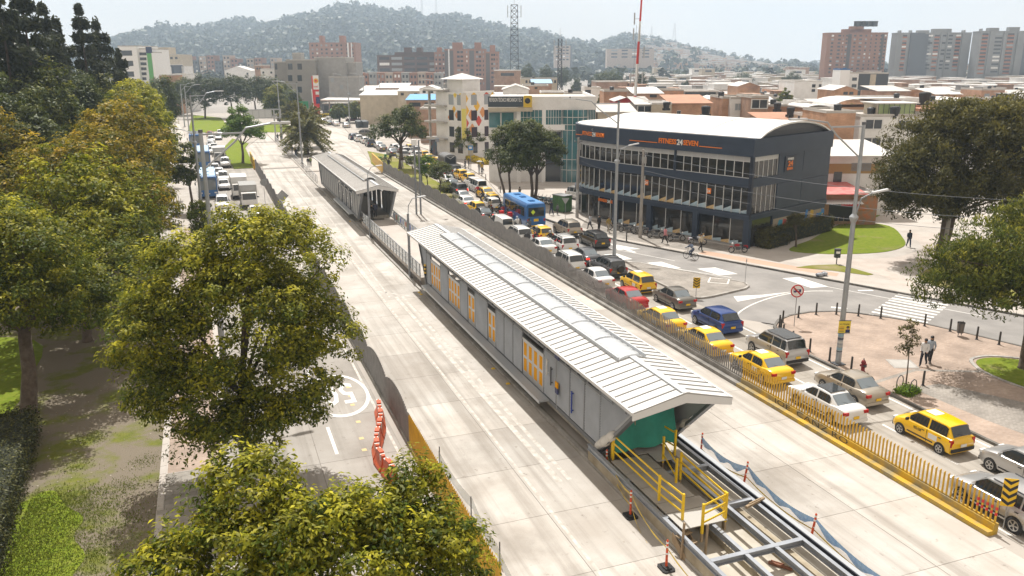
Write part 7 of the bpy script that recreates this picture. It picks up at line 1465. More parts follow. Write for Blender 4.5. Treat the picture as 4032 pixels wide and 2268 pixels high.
# masts
def lattice(u, v_, H, w0, w1, m, label, n, ant=True):
 r = empty('lattice_mast', place(u, v_),-YAW, label, 'mast'); T = lambda z: w0 + (w1 - w0) * z / H
 for sx, sy in ((-1,-1),(1,-1),(1,1),(-1,1)): MB().bar((sx * w0 / 2, sy * w0 / 2,0),(sx * w1 / 2, sy * w1 / 2, H),.26).b('leg', m, r)
 for k in range(n):
  z0, z1 = H * k / n, H * (k + 1) / n; a, b = T(z0) / 2, T(z1) / 2; mb = MB()
  for (p, q) in (((-1,-1),(1,-1)),((1,-1),(1,1)),((1,1),(-1,1)),((-1,1),(-1,-1))): mb.bar((p[0] * a, p[1] * a, z0),(q[0] * b, q[1] * b, z1),.13); mb.bar((q[0] * a, q[1] * a, z0),(p[0] * b, p[1] * b, z1),.13); mb.bar((p[0] * b, p[1] * b, z1),(q[0] * b, q[1] * b, z1),.13)
  mb.b('bracing', m, r)
 if ant:
  for sx in (-1,1):
   for k in range(3): MB().bar((sx * w1 / 2,0, H - 1 - k * 2.2),(sx * (w1 / 2 + 1.5),0, H - 1 - k * 2.2),.08).box((sx * (w1 / 2 + 1.6),-.1, H - 1.5 - k * 1.4),(.32,.2,2.4)).b('antenna', STEELG, r)
  MB().cyl((0,0, H),(0,0, H + 4),.06).b('rod', STEELG, r)
 return r
lattice(uz(1294,100,400)[0], 400,43.5,4.2,3.0, mat('mast_grey', (.04,.045,.055),.5,.1), 'tall grey lattice mast with side antennas', 16); lattice(uz(1409,100,330)[0], 330,26.5,1.6,1.4, mat('mast_grey', (.04,.045,.055),.5,.1), 'thin dark lattice mast above the brick roofs', 12)
MR, MW = mat('mast_red', (.55,.03,.02),.5), mat('mast_white', (.70,.70,.69),.5)
ms = empty('striped_mast', place(uz(1592,250,146)[0], 146),-YAW, 'red and white striped antenna mast behind the gym', 'mast')
zs = [0,9.4,12.1,15.5,18.0,19.9,22.5,26.0,30.5]; rad = [.34,.3,.27,.24,.22,.2,.16,.12]
zs = [0,9.6,12.3,17.6,21.3,24.6,31.5]
for k in range(len(zs) - 1): MB().cyl((.045 * zs[k] * .7,0, zs[k]),(.045 * zs[k + 1] * .7,0, zs[k + 1]),.34 - .035 * k, .34 - .035 * (k + 1),10).b('mast_section', MW if k % 2 == 0 else MR, ms)
for k, (z, sx) in enumerate(((15.2,1),(15.2,-1),(19.5,1),(22.5,-1),(25,-1))): x0 = .0315 * z; MB().bar((x0,0, z),(x0 + sx * .9,0, z),.06).box((x0 + sx * 1.0,-.1, z),(.22,.16,1.9)).b('antenna', STEELG, ms)
MB().bar((.35,-.3,0),(.75,-.25,24),.05).b('cable_ladder', STEELD, ms); MB().bar((-.6,0,0),(.2,0,24),.04).b('guy_rod', STEELD, ms)
# yellow machine seen through the gym window, and the green container
gc = empty('container', (42.6,92.6,.12), R(21), 'green metal waste container beside the gym', 'container'); GRN = mat('container_green', (.07,.17,.05),.6, col2=(.05,.12,.04), scale=2)
gc.location = (40.75,92.0,.12); MB().bx(-.7,.7,-1.0,1.0,.1,2.0).b('body', GRN, gc); MB().bx(-.75,.75,-1.05,1.05,2.0,2.1).b('lid', STEELG, gc)
for k in range(5): MB().bx(-.74,-.7,-.9 + k * .4,-.82 + k * .4,.15,1.95).bx(-.6 + k * .28,-.54 + k * .28,-1.04,-1.0,.15,1.95).b('rib', GRN, gc)
for sx in (-.5,.5): MB().cyl((sx - .05,-.8,.08),(sx + .05,-.8,.08),.09).b('caster', RUBBER, gc)
# vegetation
def leafmat(name, old, young, sat=1.0, trans=.30, dark=.6, light=1.35):
 m = bpy.data.materials.new(name); m.use_nodes = True; t = m.node_tree; b = t.nodes['Principled BSDF']; b.inputs['Roughness'].default_value = .5; b.inputs['Specular IOR Level'].default_value = .2
 a1 = t.nodes.new('ShaderNodeAttribute'); a1.attribute_name = 'young'; a2 = t.nodes.new('ShaderNodeAttribute'); a2.attribute_name = 'val'
 x = t.nodes.new('ShaderNodeMix'); x.data_type = 'RGBA'; x.inputs[6].default_value = (*old, 1); x.inputs[7].default_value = (*young, 1); t.links.new(a1.outputs['Fac'], x.inputs[0])
 r = t.nodes.new('ShaderNodeMapRange'); r.inputs[3].default_value = dark; r.inputs[4].default_value = light; t.links.new(a2.outputs['Fac'], r.inputs[0])
 h = t.nodes.new('ShaderNodeHueSaturation'); h.inputs['Saturation'].default_value = sat; t.links.new(x.outputs[2], h.inputs['Color']); t.links.new(r.outputs[0], h.inputs['Value']); t.links.new(h.outputs[0], b.inputs['Base Color'])
 tr = t.nodes.new('ShaderNodeBsdfTranslucent'); t.links.new(h.outputs[0], tr.inputs['Color']); ms_ = t.nodes.new('ShaderNodeMixShader'); ms_.inputs[0].default_value = trans
 t.links.new(b.outputs[0], ms_.inputs[1]); t.links.new(tr.outputs[0], ms_.inputs[2]); t.links.new(ms_.outputs[0], t.nodes['Material Output'].inputs['Surface'])
 MATS[name] = m; return m
BARK = mat('bark', (.085,.062,.045),.9, col2=(.14,.11,.085), scale=3, bump=.5, bscale=12); BARKP = mat('bark_pale', (.27,.255,.235),.9, col2=(.18,.165,.15), scale=2, bump=.4, bscale=10)
def unit(a): return a / np.maximum(1e-9, np.linalg.norm(a, axis=1, keepdims=True))
def leaf_mesh(name, P, N, size, asp, m, young, val, droop=0.0):
 n = len(P); T = unit(np.cross(N, nrng.normal(size=(n, 3))));
 if droop: T = unit(T + np.array([0,0,-droop]))
 S = unit(np.cross(N, T)); s = (size * nrng.uniform(.65,1.25, n))[:, None]
 V = np.empty((n, 4,3)); V[:, 0] = P - T * s * .5; V[:, 1] = P + S * s * asp * .5 + N * s * .08; V[:, 2] = P + T * s * .5 - N * s * .06; V[:, 3] = P - S * s * asp * .5 + N * s * .08
 me = bpy.data.meshes.new(name); me.vertices.add(4 * n); me.vertices.foreach_set('co', V.reshape(-1).astype(np.float32)); me.loops.add(4 * n); me.loops.foreach_set('vertex_index', np.arange(4 * n, dtype=np.int32))
 me.polygons.add(n); me.polygons.foreach_set('loop_start', np.arange(0,4 * n, 4, dtype=np.int32)); me.polygons.foreach_set('loop_total', np.full(n, 4, dtype=np.int32))
 for k, a in (('young', young),('val', val)):
  at = me.attributes.new(k, 'FLOAT', 'POINT'); at.data.foreach_set('value', np.repeat(np.clip(a, 0,1),4).astype(np.float32))
 me.materials.append(m); me.update(calc_edges=True); return me
def crown(lobes, nclump, per, rc, size, m, ybias=.35, asp=.45, droop=0.0, inner=.5, flat=.75, fill=0):
 """lobes: (x, y, z, rx, ry, rz); leaves sit in sprays on twig ends spread through the lobes"""
 L = np.array(lobes, float); A = L[:, 3] * L[:, 4] + L[:, 3] * L[:, 5]; A /= A.sum(); ci = nrng.choice(len(L), nclump, p=A)
 d = unit(nrng.normal(size=(nclump, 3))); d[:, 2] = np.where(d[:, 2] < -.55,-d[:, 2], d[:, 2]); rr = nrng.uniform(inner ** 3,1, nclump) ** (1 / 3) * nrng.uniform(.86,1.10, nclump)
 C = L[ci, :3] + d * L[ci, 3:] * rr[:, None]
 rcl = rc * nrng.uniform(.55,1.3, nclump)
 k = np.repeat(np.arange(nclump), per); n = len(k); q = unit(nrng.normal(size=(n, 3))); rad = nrng.uniform(.25,1, n) ** .6
 P = C[k] + q * rcl[k][:, None] * rad[:, None] * np.array([1,1, flat])
 Nn = unit(q * .7 + d[k] * .6 + np.array([0,0,.8]) + nrng.normal(size=(n, 3)) * .55)
 zt = C[:, 2]; zn = (zt - zt.min()) / max(.1, np.ptp(zt)); yc = np.clip(nrng.normal(ybias, .28, nclump) + (zn - .5) * .45,0,1)
 young = np.clip(yc[k] * (.35 + .9 * np.clip(q[:, 2] * rad, 0,1)) + nrng.normal(0,.14, n),0,1); vc = nrng.uniform(.25,.75, nclump); val = np.clip(vc[k] + nrng.normal(0,.2, n),0,1)
 return leaf_mesh('crown', P, Nn, size, asp, m, young, val, droop), C
def tree(name, label, base, lobes, nclump, per, rc, size, m, trunk=.22, fork=.35, group='trees', ybias=.35, z=.1, asp=.45, droop=0.0, bark=None, nl=10, stems=((0,0),), inner=.5, cat='tree', flat=.75):
 e = empty(name, (*base, z),0, label, cat, group); zc = min(l[2] for l in lobes); h = max(l[2] + l[5] for l in lobes)
 me, C = crown(lobes, nclump, per, rc, size, m, ybias, asp, droop, inner, flat); add_obj('crown', me, e)
 mb = MB(); fk = h * fork
 for (sx, sy) in stems:
  top = Vector((np.mean([l[0] for l in lobes]) * .5 + sx * 2.2, np.mean([l[1] for l in lobes]) * .5 + sy * 2.2, fk)); mid = Vector((sx, sy, 0)).lerp(top, .5) + Vector((trunk * .4,-trunk * .3,0))
  mb.tube([(sx, sy, -.1),(sx, sy, .15), mid, top], [trunk * 1.5, trunk * 1.08, trunk * .9, trunk * .75], 8)
  idx = nrng.choice(len(C), min(nl, len(C)), replace=False)
  for i in idx:
   c = Vector(C[i]); m1 = top.lerp(c, .45) + Vector((0,0,.06 * h)); mb.tube([top - Vector((0,0,.15)), m1, c], [trunk * .42, trunk * .24, trunk * .05], 5)
 mb.b('trunk', bark or BARK, e, smooth=True); return e
LF_A = leafmat('leaf_holly', (.080,.115,.014),(.56,.51,.035), trans=.46); LF_ORG = leafmat('leaf_russet', (.082,.105,.014),(.56,.38,.03), trans=.46)
LF_N = leafmat('leaf_near', (.065,.10,.010),(.55,.50,.035), trans=.45, dark=.45, light=1.6); LF_CON = leafmat('leaf_conifer', (.036,.050,.026),(.10,.105,.036), trans=.2); LF_BR = leafmat('leaf_bright', (.085,.17,.012),(.20,.29,.02), trans=.35); LF_MID = leafmat('leaf_mid', (.048,.072,.016),(.17,.185,.03), trans=.3)
LF_DK = leafmat('leaf_dark_brown', (.066,.066,.017),(.21,.185,.035), trans=.36); LF_YG = leafmat('leaf_yellowgreen', (.07,.10,.016),(.32,.30,.035), trans=.36); LF_FAR = leafmat('leaf_far', (.045,.065,.02),(.11,.13,.035), trans=.25)
LF_HG = leafmat('leaf_hedge', (.030,.042,.014),(.12,.115,.035), trans=.15)
def ball(h, r, zc, rz, n=5, jit=.35, seed=0):
 rg = random.Random(seed); L = [(0,0, zc, r * .8, r * .8, rz * .85)]
 for k in range(n): a = 2 * PI * k / n + rg.uniform(-.4,.4); q = r * .45; L.append((q * cos(a), q * sin(a), zc + rz * rg.uniform(-jit, jit), r * .55, r * .55, rz * rg.uniform(.5,.62)))
 L.append((r * .1,0, h - rz * .45, r * .5, r * .5, rz * .45)); return L
# left avenue trees
tree('avenue_tree', 'large leafy tree over the left sidewalk with yellow-green shoots', (.3,35.8), [(.3,.3,6.6,4.0,3.8,3.6),(2.6,1.2,9.0,2.3,2.3,2.9),(-1.6,.6,8.7,2.3,2.3,2.4),(.9,.4,10.2,1.9,2,1.9),(-3.0,-.4,6.6,1.9,2,2.2),(3.4,-.2,6.2,2.0,2,2.4),(2.6,-1.2,4.7,1.9,1.8,1.6),(-1.0,-1.6,4.2,2.6,2.0,1.7),(.6,-1.4,3.0,2.4,1.8,1.3),(-2.6,.4,4.4,2.0,2,1.6),(-.9,-2.0,2.7,2.0,1.6,1.1),(2.2,-2.0,3.4,1.6,1.5,1.2)], 1020,92,.62,.19, LF_A, .24,.33, 'trees on the left sidewalk', .48)
tree('avenue_tree', 'near treetop with bright yellow shoots filling the bottom edge', (.9,16.0), [(-1.0,.2,7.2,1.9,2.0,2.0),(1.0,0,6.9,2.4,2.2,1.9),(2.7,.4,7.0,1.4,1.6,1.6),(-.7,1.2,8.75,1.15,1.1,1.1),(-2.4,.5,7.3,1.1,1.1,1.2),(3.3,.2,6.6,1.2,1.3,1.5),(.3,.2,8.1,1.2,1.2,.9),(2.9,.9,8.1,.8,.8,1.1),(1.8,.4,7.8,1.0,1.0,.9),(-2.5,-.4,6.4,1.5,1.5,1.6),(0,-1,5.2,3.2,2.4,2.0)], 1080,64,.38,.15, LF_N, .2,.35, 'trees on the left sidewalk', .42, asp=.42)
tree('park_tree', 'dark leafy park tree with a bare leaning trunk behind the hedge', (-10.1,46.5), [(l[0] - .6, l[1] + .3, l[2], l[3], l[4], l[5]) for l in ball(11.3,5.4,7.4,3.9,6,.4,1)] + [(3.4,2.2,5.0,2.6,2.6,2.4),(4.4,6.0,5.4,2.6,2.8,2.8),(1.5,4.5,4.6,3,3,2.4)], 720,84,.7,.22, LF_A, .40,.40, 'park trees on the left', .28)
PR = [(-8.6,58.5,13.0,6.4, LF_A, 'yellow-green park tree second from the hedge'),(-8.4,68.5,13.6,6.0, LF_ORG, 'park tree with russet shoots third from the hedge'),(-8.2,80,14.6,6.0, LF_ORG, 'park tree with orange shoots in the middle of the row'),(-8.2,92,15.0,5.8, LF_ORG, 'tall russet topped park tree'),(-8.2,105,15.4,5.6, LF_A, 'dark park tree before the bus lane'),(-8.6,119,15.6,5.4, LF_A, 'green park tree near the conifers'),(-9.0,134,15.8,5.4, LF_A, 'dark green park tree at the far end of the row'),(-10.0,150,15.4,5.0, LF_MID, 'last round tree of the park row'),
      (-19.5,55,14.4,6.0, LF_A, 'yellowish park tree at the left edge'),(-19,68,14.6,6, LF_ORG, 'orange tipped tree in the second park row'),(-19,83,15.2,6, LF_ORG, 'russet tree deep in the park'),(-19,100,15.6,6, LF_MID, 'green tree deep in the park before the conifers')]
for i, (x, y, h, r, m_, lb) in enumerate(PR): tree('park_tree', lb, (x, y), ball(h, r, h * .53, h * .42,7,.45,10 + i),470,58,.85,.32 if y < 80 else .38, m_, .3,.35, 'park trees on the left', .40, nl=6)
def conifer(x, y, h, r, label, seed):
 e = empty('conifer', (x, y, .1),0, label, 'conifer', 'conifers behind the park'); rg = np.random.default_rng(seed); n = 8200
 t = rg.uniform(0.12,1, n) ** .8; lay = np.round(t * 13) / 13 + rg.normal(0,.008, n); a = rg.uniform(0,2 * PI, n); kb = np.round(a / (2 * PI) * 7); br = kb / 7 * 2 * PI + lay * 9 + np.sin(kb * 3.1 + np.round(t * 13) * 1.7) * .4
 ext = 1.0 + .45 * np.sin(kb * 5.3 + np.round(t * 13) * 2.9 + seed); rr = r * 1.3 * np.clip(1.04 - lay, .01,1) ** .75 * ext * rg.uniform(.1,1, n) ** .55; wob = rg.normal(0,.14, n)
 P = np.stack([rr * np.cos(br + wob), rr * np.sin(br + wob), h * lay - rr * .12 + rg.normal(0,.28, n) + (rr > r * (1.05 - lay) * .7) * .2], 1); N = unit(np.stack([np.cos(br), np.sin(br), np.full(n, .8)], 1) + rg.normal(size=(n, 3)) * .6)
 add_obj('crown', leaf_mesh('crown', P, N, .8,.4, LF_CON, rg.uniform(0,.5, n) * (lay + .1), rg.uniform(.2,.8, n),.4), e)
 MB().tube([(0,0,-.1),(0,0, h * .5),(0,0, h * .98)], [.38,.24,.03], 7).b('trunk', BARK, e, smooth=True)
for i, (x, y, h, r, lb) in enumerate([(-24.5,108,27,5.2, 'tall dark conifer at the left picture edge'),(-20.5,113,25.0,5.0, 'conifer right of the leftmost one'),(-19.0,118,26.6,4.6, 'slim tall conifer with a pointed top'),(-18.5,128,24.6,4.8, 'broad conifer in the middle of the group'),(-18.5,138,23.2,4.2, 'conifer with a ragged top'),(-15.6,142,25.4,4.0, 'conifer with a bent leader'),(-14.4,152,23.6,4.4, 'conifer near the white office wing'),(-12.2,158,19.2,3.2, 'small lone conifer before the green strip building'),(-26,95,25,5.5, 'conifer at the frame corner'),(-22,124,22,5, 'conifer behind the middle group')]): conifer(x, y, h, r, lb, 40 + i)
for i, (x, y, h, r) in enumerate(((-24,90,17,6.5),(-22,104,17.5,6.0),(-17,112,18,5.2),(-15.5,126,18,5.0),(-14,140,16.5,4.6),(-32,100,18,7))): tree('park_tree', ['deep green tree before the left conifers', 'broad green tree under the conifers', 'pale green tree among the conifers', 'light green tree right of the conifers', 'small green tree by the lone conifer', 'green tree at the far left edge'][i], (x, y), ball(h, r, h * .55, h * .4,5,.4,60 + i),260,56,1.1,.46, LF_MID if i % 2 else LF_YG, .3,.35, 'park trees on the left', .2, nl=4)
tree('street_tree', 'small upright tree on the left sidewalk by the hoops', (-2.2,108.6), [(0,0,5.2,1.9,1.9,2.0),(.1,0,7.0,1.3,1.3,1.7),(-.4,.2,4.4,1.9,1.8,1.4)], 110,70,.5,.26, LF_YG, .17,.36, 'street trees', .25, z=.12)
tree('street_tree', 'drooping young tree beside the lamp post on the left road', (-.9,82), [(0,0,3.6,1.3,1.3,1.8),(.2,0,2.4,1.5,1.5,1.4)], 60,70,.45,.22, LF_YG, .12,.3, 'street trees', .1, z=.12, droop=1.2)
tree('street_tree', 'fresh green tree on the grass wedge', (6.3,160), [(.3,0,6.2,3.9,3.9,2.4),(0,0,8.4,2.2,2.2,2.2),(-2.0,.5,5.6,2.2,2.2,1.6),(2.4,0,5.4,2.2,2.2,1.5)], 170,70,.75,.36, LF_BR, .24,.32, 'street trees', .45, z=.14)
tree('street_tree', 'spreading tree on the right grass island', (31.5,140.8), [(0,0,7.2,4.6,4.4,2.4),(1.4,0,9.0,2.6,2.6,1.8),(-2.8,0,6.2,2.4,2.4,1.6),(3.0,0,6.0,2.4,2.4,1.6)], 190,64,.8,.36, LF_MID, .36,.40, 'street trees', .45, z=.14)
tree('street_sapling', 'lone sapling on the grass island', (31.0,129.4), [(0,0,2.6,1.25,1.25,.9)], 45,45,.4,.22, LF_MID, .05,.4, 'island saplings', .5, z=.14); tree('street_sapling', 'brown-green young tree near the tip of the island', (30.0,109.6), [(0,0,3.2,1.9,1.8,1.2),(.4,0,3.9,1.0,1.0,.7)], 80,55,.45,.22, LF_MID, .08,.35, 'island saplings', .6, z=.14); tree('street_sapling', 'bright green young tree behind the brown-green one', (30.3,117.5), [(0,0,3.4,1.6,1.6,1.3),(-.3,0,2.4,1.3,1.3,.9)], 80,55,.45,.24, LF_BR, .08,.3, 'island saplings', .4, z=.14)
tree('street_tree', 'big dark street tree left of the gym', (39.4,98.8), [(0,0,6.6,4.3,4.2,3.0),(-.6,0,8.9,2.6,2.6,1.9),(2.2,.4,7.4,2.4,2.4,1.9),(-2.2,0,5.6,2.4,2.4,1.8)], 420,66,.7,.29, LF_MID, .24,.34, 'street trees', .35, z=.12, stems=((0,0),(.45,.2)))
tree('street_tree', 'street tree behind the blue bus', (37.8,102.8), [(0,0,6.2,3.2,3.2,2.6),(-.4,0,8.4,2.2,2.2,1.7)], 150,66,.7,.29, LF_MID, .18,.34, 'street trees', .45, z=.12, stems=((0,0),(-.5,.3)))
tree('street_tree', 'weeping tree at the flower bed', (46.2,151), [(0,0,4.2,1.6,1.6,2.0),(.2,0,3.0,1.9,1.9,1.6)], 90,55,.6,.3, LF_YG, .14,.3, 'street trees', .25, z=.12, droop=1.4); tree('street_tree', 'small round tree right of the weeping one', (49.2,152.5), [(0,0,3.6,1.8,1.8,1.5)], 70,50,.6,.3, LF_YG, .12,.4, 'street trees', .3, z=.12)
tree('plaza_sapling', 'thin sapling with sparse leaves on the plaza', (35.6,32.5), [(-.25,.1,3.3,.5,.5,.55),(-.45,0,2.5,.45,.45,.4),(.15,0,2.9,.4,.4,.5),(-.1,0,3.9,.3,.3,.35)], 46,26,.2,.13, LF_DK, .04,.55, 'plaza plants', .5, z=.12)
tree('park_tree', 'huge dark brown-green tree right of the gym', (63.4,55.9), [(3.2,1.1,9.6,8.4,7.5,4.4),(7,1,11,6.5,6,3.8),(-2.6,0,7.8,4.4,4.5,3.2),(1.5,0,12.2,4.5,4.5,2.2),(-4.2,.5,6.4,2.8,2.8,2.2),(10,-1,7.5,5,5,3.5),(-3.4,-.6,5.4,3.4,3,2.0),(3,-2,6.0,6,4,2.4)], 1500,62,1.0,.38, LF_DK, .26,.30, 'right hand trees', .25, z=.14, asp=.32, droop=.7, stems=((0,0),(1.0,1.2),(-.3,.2)))
tree('park_tree', 'light green tree with drooping leaves at the right edge', (44.9,32.6), [(.4,-.2,7.0,6.2,5.2,2.2),(2,0,8.6,4.2,4,1.9),(-3.8,1.4,6.2,3.0,2.6,1.7),(-5.0,2.0,5.2,1.8,1.8,1.2),(-2.0,-.6,5.4,3.4,2.8,1.3),(5,-2,6.6,4,4,2.4),(-4.0,1.0,4.6,2.2,2,1.1),(-.6,0,5.0,3.8,3,1.2)], 900,66,.66,.25, LF_YG, .30,.42, 'right hand trees', .38, z=.14, asp=.32, droop=.9, stems=((0,0),(.5,-.1)))
tree('garden_tree', 'small bare trunked tree in front of the gym hedge', (54.2,64.9), [(0,0,2.7,1.3,1.3,.7),(-.6,0,2.5,.9,.9,.5)], 50,40,.4,.2, LF_DK, .09,.45, 'garden plants', .3, z=.16)
# palms
PALM = leafmat('palm_leaf', (.10,.115,.025),(.30,.25,.05), trans=.25)
def palm(x, y, h, r, label, seed):
 e = empty('palm_tree', (x, y, .14),0, label, 'palm', 'palms on the station plaza'); rg = random.Random(seed); P = []; N = []; D = []
 for k in range(120):
  a = rg.uniform(0,2 * PI); el = rg.uniform(-.5,1.25); L = r * rg.uniform(.85,1.1); pts = []
  for i in range(15):
   t = (i + 1) / 15; el2 = el - 1.3 * t * t;
   q = Vector((cos(a) * cos(el), sin(a) * cos(el), sin(el))) * L * t; q.z -= L * .42 * t * t * cos(el); pts.append(q + Vector((0,0, h)))
  for i in range(2,15):
   side = Vector((-sin(a), cos(a),0))
   for s in (-1,1):
    for w2 in (.16,.34): P.append(pts[i] + side * s * w2 * (1.2 - i / 16) + Vector((0,0,-.06 * w2 / .16))); nn = Vector((cos(a) * .2, sin(a) * .2,1)) + side * s * .5; N.append(nn)
 P = np.array([tuple(p) for p in P]); N = unit(np.array([tuple(n_) for n_ in N])); n = len(P); yv = np.clip(nrng.normal(.35,.25, n),0,1)
 add_obj('crown', leaf_mesh('crown', P, N, .85,.26, PALM, yv, nrng.uniform(.2,.8, n),.3), e)
 MB().tube([(0,0,-.1),(0,0,.5),(0,0, h * .7),(0,0, h + .2)], [.62,.5,.46,.6], 10).b('trunk', BARK, e, smooth=True)
palm(19.1,170.5,4.2,5.4, 'front palm with arching fronds beside the old station', 1); palm(20.6,184,5.6,5.2, 'taller palm behind the front one', 2); palm(24.5,250,4,4, 'small palm by the median lawn', 3)
# far avenue and park trees
for i, (x, y, h, r, m_, lb) in enumerate([(1,300,14.5,8.5, LF_FAR, 'left tree of the far avenue clump'),(9.5,296,14.5,8.5, LF_FAR, 'second tree of the far avenue clump'),(17.5,303,14,8.5, LF_FAR, 'third tree of the far avenue clump'),(24,310,13,7, LF_MID, 'fourth tree of the far avenue clump'),(22.0,268,11.4,4.4, LF_YG, 'yellow-green tree before the grey apartment block'),(28.6,285,9.0,2.6, LF_MID, 'narrow tree before the grey apartment block'),(-7,322,13,8, LF_MID, 'round tree at the far left road'),(-14,300,13,6, LF_MID, 'tree left of the far left road'),(27,292,8.5,5, LF_FAR, 'bushy tree beside the far lawn'),(44.5,258,6,3, LF_YG, 'thin willow before the filling station'),(40,262,5.5,2.5, LF_YG, 'shrub beside the junction bins'),(-8,212,15,3.6, LF_MID, 'tree beside the left queue')]):
 tree('street_tree', lb, (x, y), ball(h, r, h * .54, h * .42,6,.4,90 + i),190,46,1.3,.62, m_, .3,.35, 'far avenue trees', .3, nl=4)
for i, (xl, xr, yt, v_, m_, lb) in enumerate([(1478,1580,176,430, LF_FAR, 'very broad round tree before the hill'),(1302,1352,158,440, LF_FAR, 'tall tree right of the lattice mast'),(1350,1396,162,445, LF_FAR, 'second tree right of the lattice mast'),(1392,1440,168,450, LF_FAR, 'tree at the thin mast'),(1430,1470,195,400, LF_FAR, 'low tree below the hill blocks'),(1588,1636,180,330, LF_FAR, 'dark pointed tree right of the striped mast'),(1962,2024,180,440, LF_FAR, 'round tree left of the brown tower'),(1835,1900,183,520, LF_FAR, 'hazy tree above the gallery'),(2112,2178,251,152, LF_MID, 'round green tree among the brick roofs'),(1500,1526,224,200, LF_YG, 'small tree among the brick houses'),(1712,1740,202,480, LF_FAR, 'tree before the gallery'),(1850,1880,208,420, LF_FAR, 'dark tree before the gallery right end'),(1952,1998,216,215, LF_YG, 'thin tree beside the white house'),(1630,1655,190,520, LF_FAR, 'hazy tree left of the gallery'),(680,745,208,300, LF_YG, 'golden green tree before the apartment block')]):
 (ul, zt),(ur, _) = uz(xl, yt, v_), uz(xr, yt, v_); r = (ur - ul) / 2; p = place((ul + ur) / 2, v_)
 tree('park_tree', lb, p[:2], ball(zt, r, zt * .55, zt * .42,6,.3,120 + i),130,42, r * .22, max(.5, r * .085), m_, .3,.3, 'trees among the houses', .25, nl=3)
# hedges and beds
def hedge(label, poly_c, sx, sy, h, n, size, m, rz=0.0, z=.1, name='hedge', yb=.4, wob=.12):
 e = empty(name, (*poly_c, z), rz, label, 'hedge' if name == 'hedge' else 'plant');
 f = nrng.choice(3, n, p=[.5,.3,.2]); u = nrng.uniform(-1,1, n); w2 = nrng.uniform(-1,1, n); t = nrng.uniform(0,1, n); sg = nrng.choice([-1,1], n)
 P = np.where((f == 0)[:, None], np.stack([u * sx, w2 * sy, np.full(n, h)], 1), np.where((f == 1)[:, None], np.stack([sg * sx, w2 * sy, t * h], 1), np.stack([u * sx, sg * sy, t * h], 1))) + nrng.normal(0, wob, (n, 3))
 N = unit(np.where((f == 0)[:, None], np.array([[0,0,1.0]]), np.where((f == 1)[:, None], np.stack([sg, 0 * sg, 0 * sg + .4], 1), np.stack([0 * sg, sg, 0 * sg + .4], 1))) + nrng.normal(size=(n, 3)) * .5)
 add_obj('leaves', leaf_mesh('leaves', P, N, size, .5, m, np.clip(nrng.normal(yb, .3, n),0,1), nrng.uniform(.1,.9, n)), e); MB().bx(-sx * .93, sx * .93,-sy * .97, sy * .97,0, h * .93).b('twigs', mat('hedge_core', (.02,.024,.012),.95), e); return e
hedge('long clipped hedge at the bottom left of the park', (-10.35,30),2.05,13.2,1.55,34000,.13, LF_HG, R(3.5), yb=.45)
hedge('dark clipped hedge below the gym mural', (57.0,68.6),6.4,.8,1.5,9000,.17, LF_DK, math.atan2(.357,.934),.16, yb=.3)
hedge('low dark hedge at the gym corner', (52.6,66.2),1.8,.6,.9,2500,.17, LF_DK, math.atan2(.357,.934),.14, yb=.3)
FLW = leafmat('flower_yellow', (.10,.13,.01),(.75,.55,.01), trans=.1); hedge('bed of bright yellow flowers on the pavement', (47.2,146.2),.9,5.2,.6,3500,.28, FLW, 0,.12, yb=.85); hedge('bed of yellow flowers behind the first one', (51.5,156),2.4,.8,.6,1800,.28, FLW, 0,.12, yb=.8); hedge('low yellow hedge before the filling station', (38.5,290),3.5,1,.9,1500,.5, FLW, 0,.1, yb=.6)
hedge('pale shrubs at the tip of the grass island', (32.0,113.0),.9,1.6,.8,1200,.2, LF_YG, 0,.14, name='shrub', wob=.25); hedge('green ground cover round the plaza sapling', (35.45,32.2),.55,.42,.22,1500,.13, LF_BR, .3,.12, name='ground_cover', wob=.08)
# grass blades on the nearest lawns
def blades(name, pts_fn, n, h, m, z):
 xy = pts_fn(n); n = len(xy); a = nrng.uniform(0,2 * PI, n); hh = h * nrng.uniform(.5,1.2, n); w2 = .02
 V = np.zeros((n, 3,3)); V[:, 0, :2] = xy + np.stack([np.cos(a), np.sin(a)], 1) * w2; V[:, 1, :2] = xy - np.stack([np.cos(a), np.sin(a)], 1) * w2; V[:, 2, :2] = xy + nrng.normal(0, h * .5,(n, 2)); V[:, :2,2] = z; V[:, 2,2] = z + hh
 me = bpy.data.meshes.new(name); me.vertices.add(3 * n); me.vertices.foreach_set('co', V.reshape(-1).astype(np.float32)); me.loops.add(3 * n); me.loops.foreach_set('vertex_index', np.arange(3 * n, dtype=np.int32)); me.polygons.add(n); me.polygons.foreach_set('loop_start', np.arange(0,3 * n, 3, dtype=np.int32)); me.polygons.foreach_set('loop_total', np.full(n, 3, dtype=np.int32))
 for k, v2 in (('young', nrng.uniform(0,1, n)),('val', nrng.uniform(.2,.9, n))): at = me.attributes.new(k, 'FLOAT', 'POINT'); at.data.foreach_set('value', np.repeat(v2,3).astype(np.float32))
 me.materials.append(m); me.update(calc_edges=True); o = add_obj(name, me); tag(o, kind='stuff'); return o
GRB = leafmat('grass_blade', (.10,.155,.014),(.20,.21,.035), trans=.25)
o = blades('grass', lambda n: np.stack([-8.4 + np.abs(nrng.normal(0,1.9, n)), nrng.uniform(24,36.6, n) + nrng.normal(0,.5, n)], 1),26000,.07, GRB, .12); tag(o, 'bright short grass on the park lawn by the hedge', 'grass')
o = blades('weeds', lambda n: (np.array([[-4.2,33.2], [-4.6,36.2], [-5.2,31], [-4.0,38.5], [-7,39], [-6.5,42], [-5.5,34.5]])[nrng.integers(0,7, n)] + nrng.normal(0,.42,(n, 2))),2200,.06, GRB, .1); tag(o, 'weed tufts on the bare earth beside the sidewalk', 'weeds')
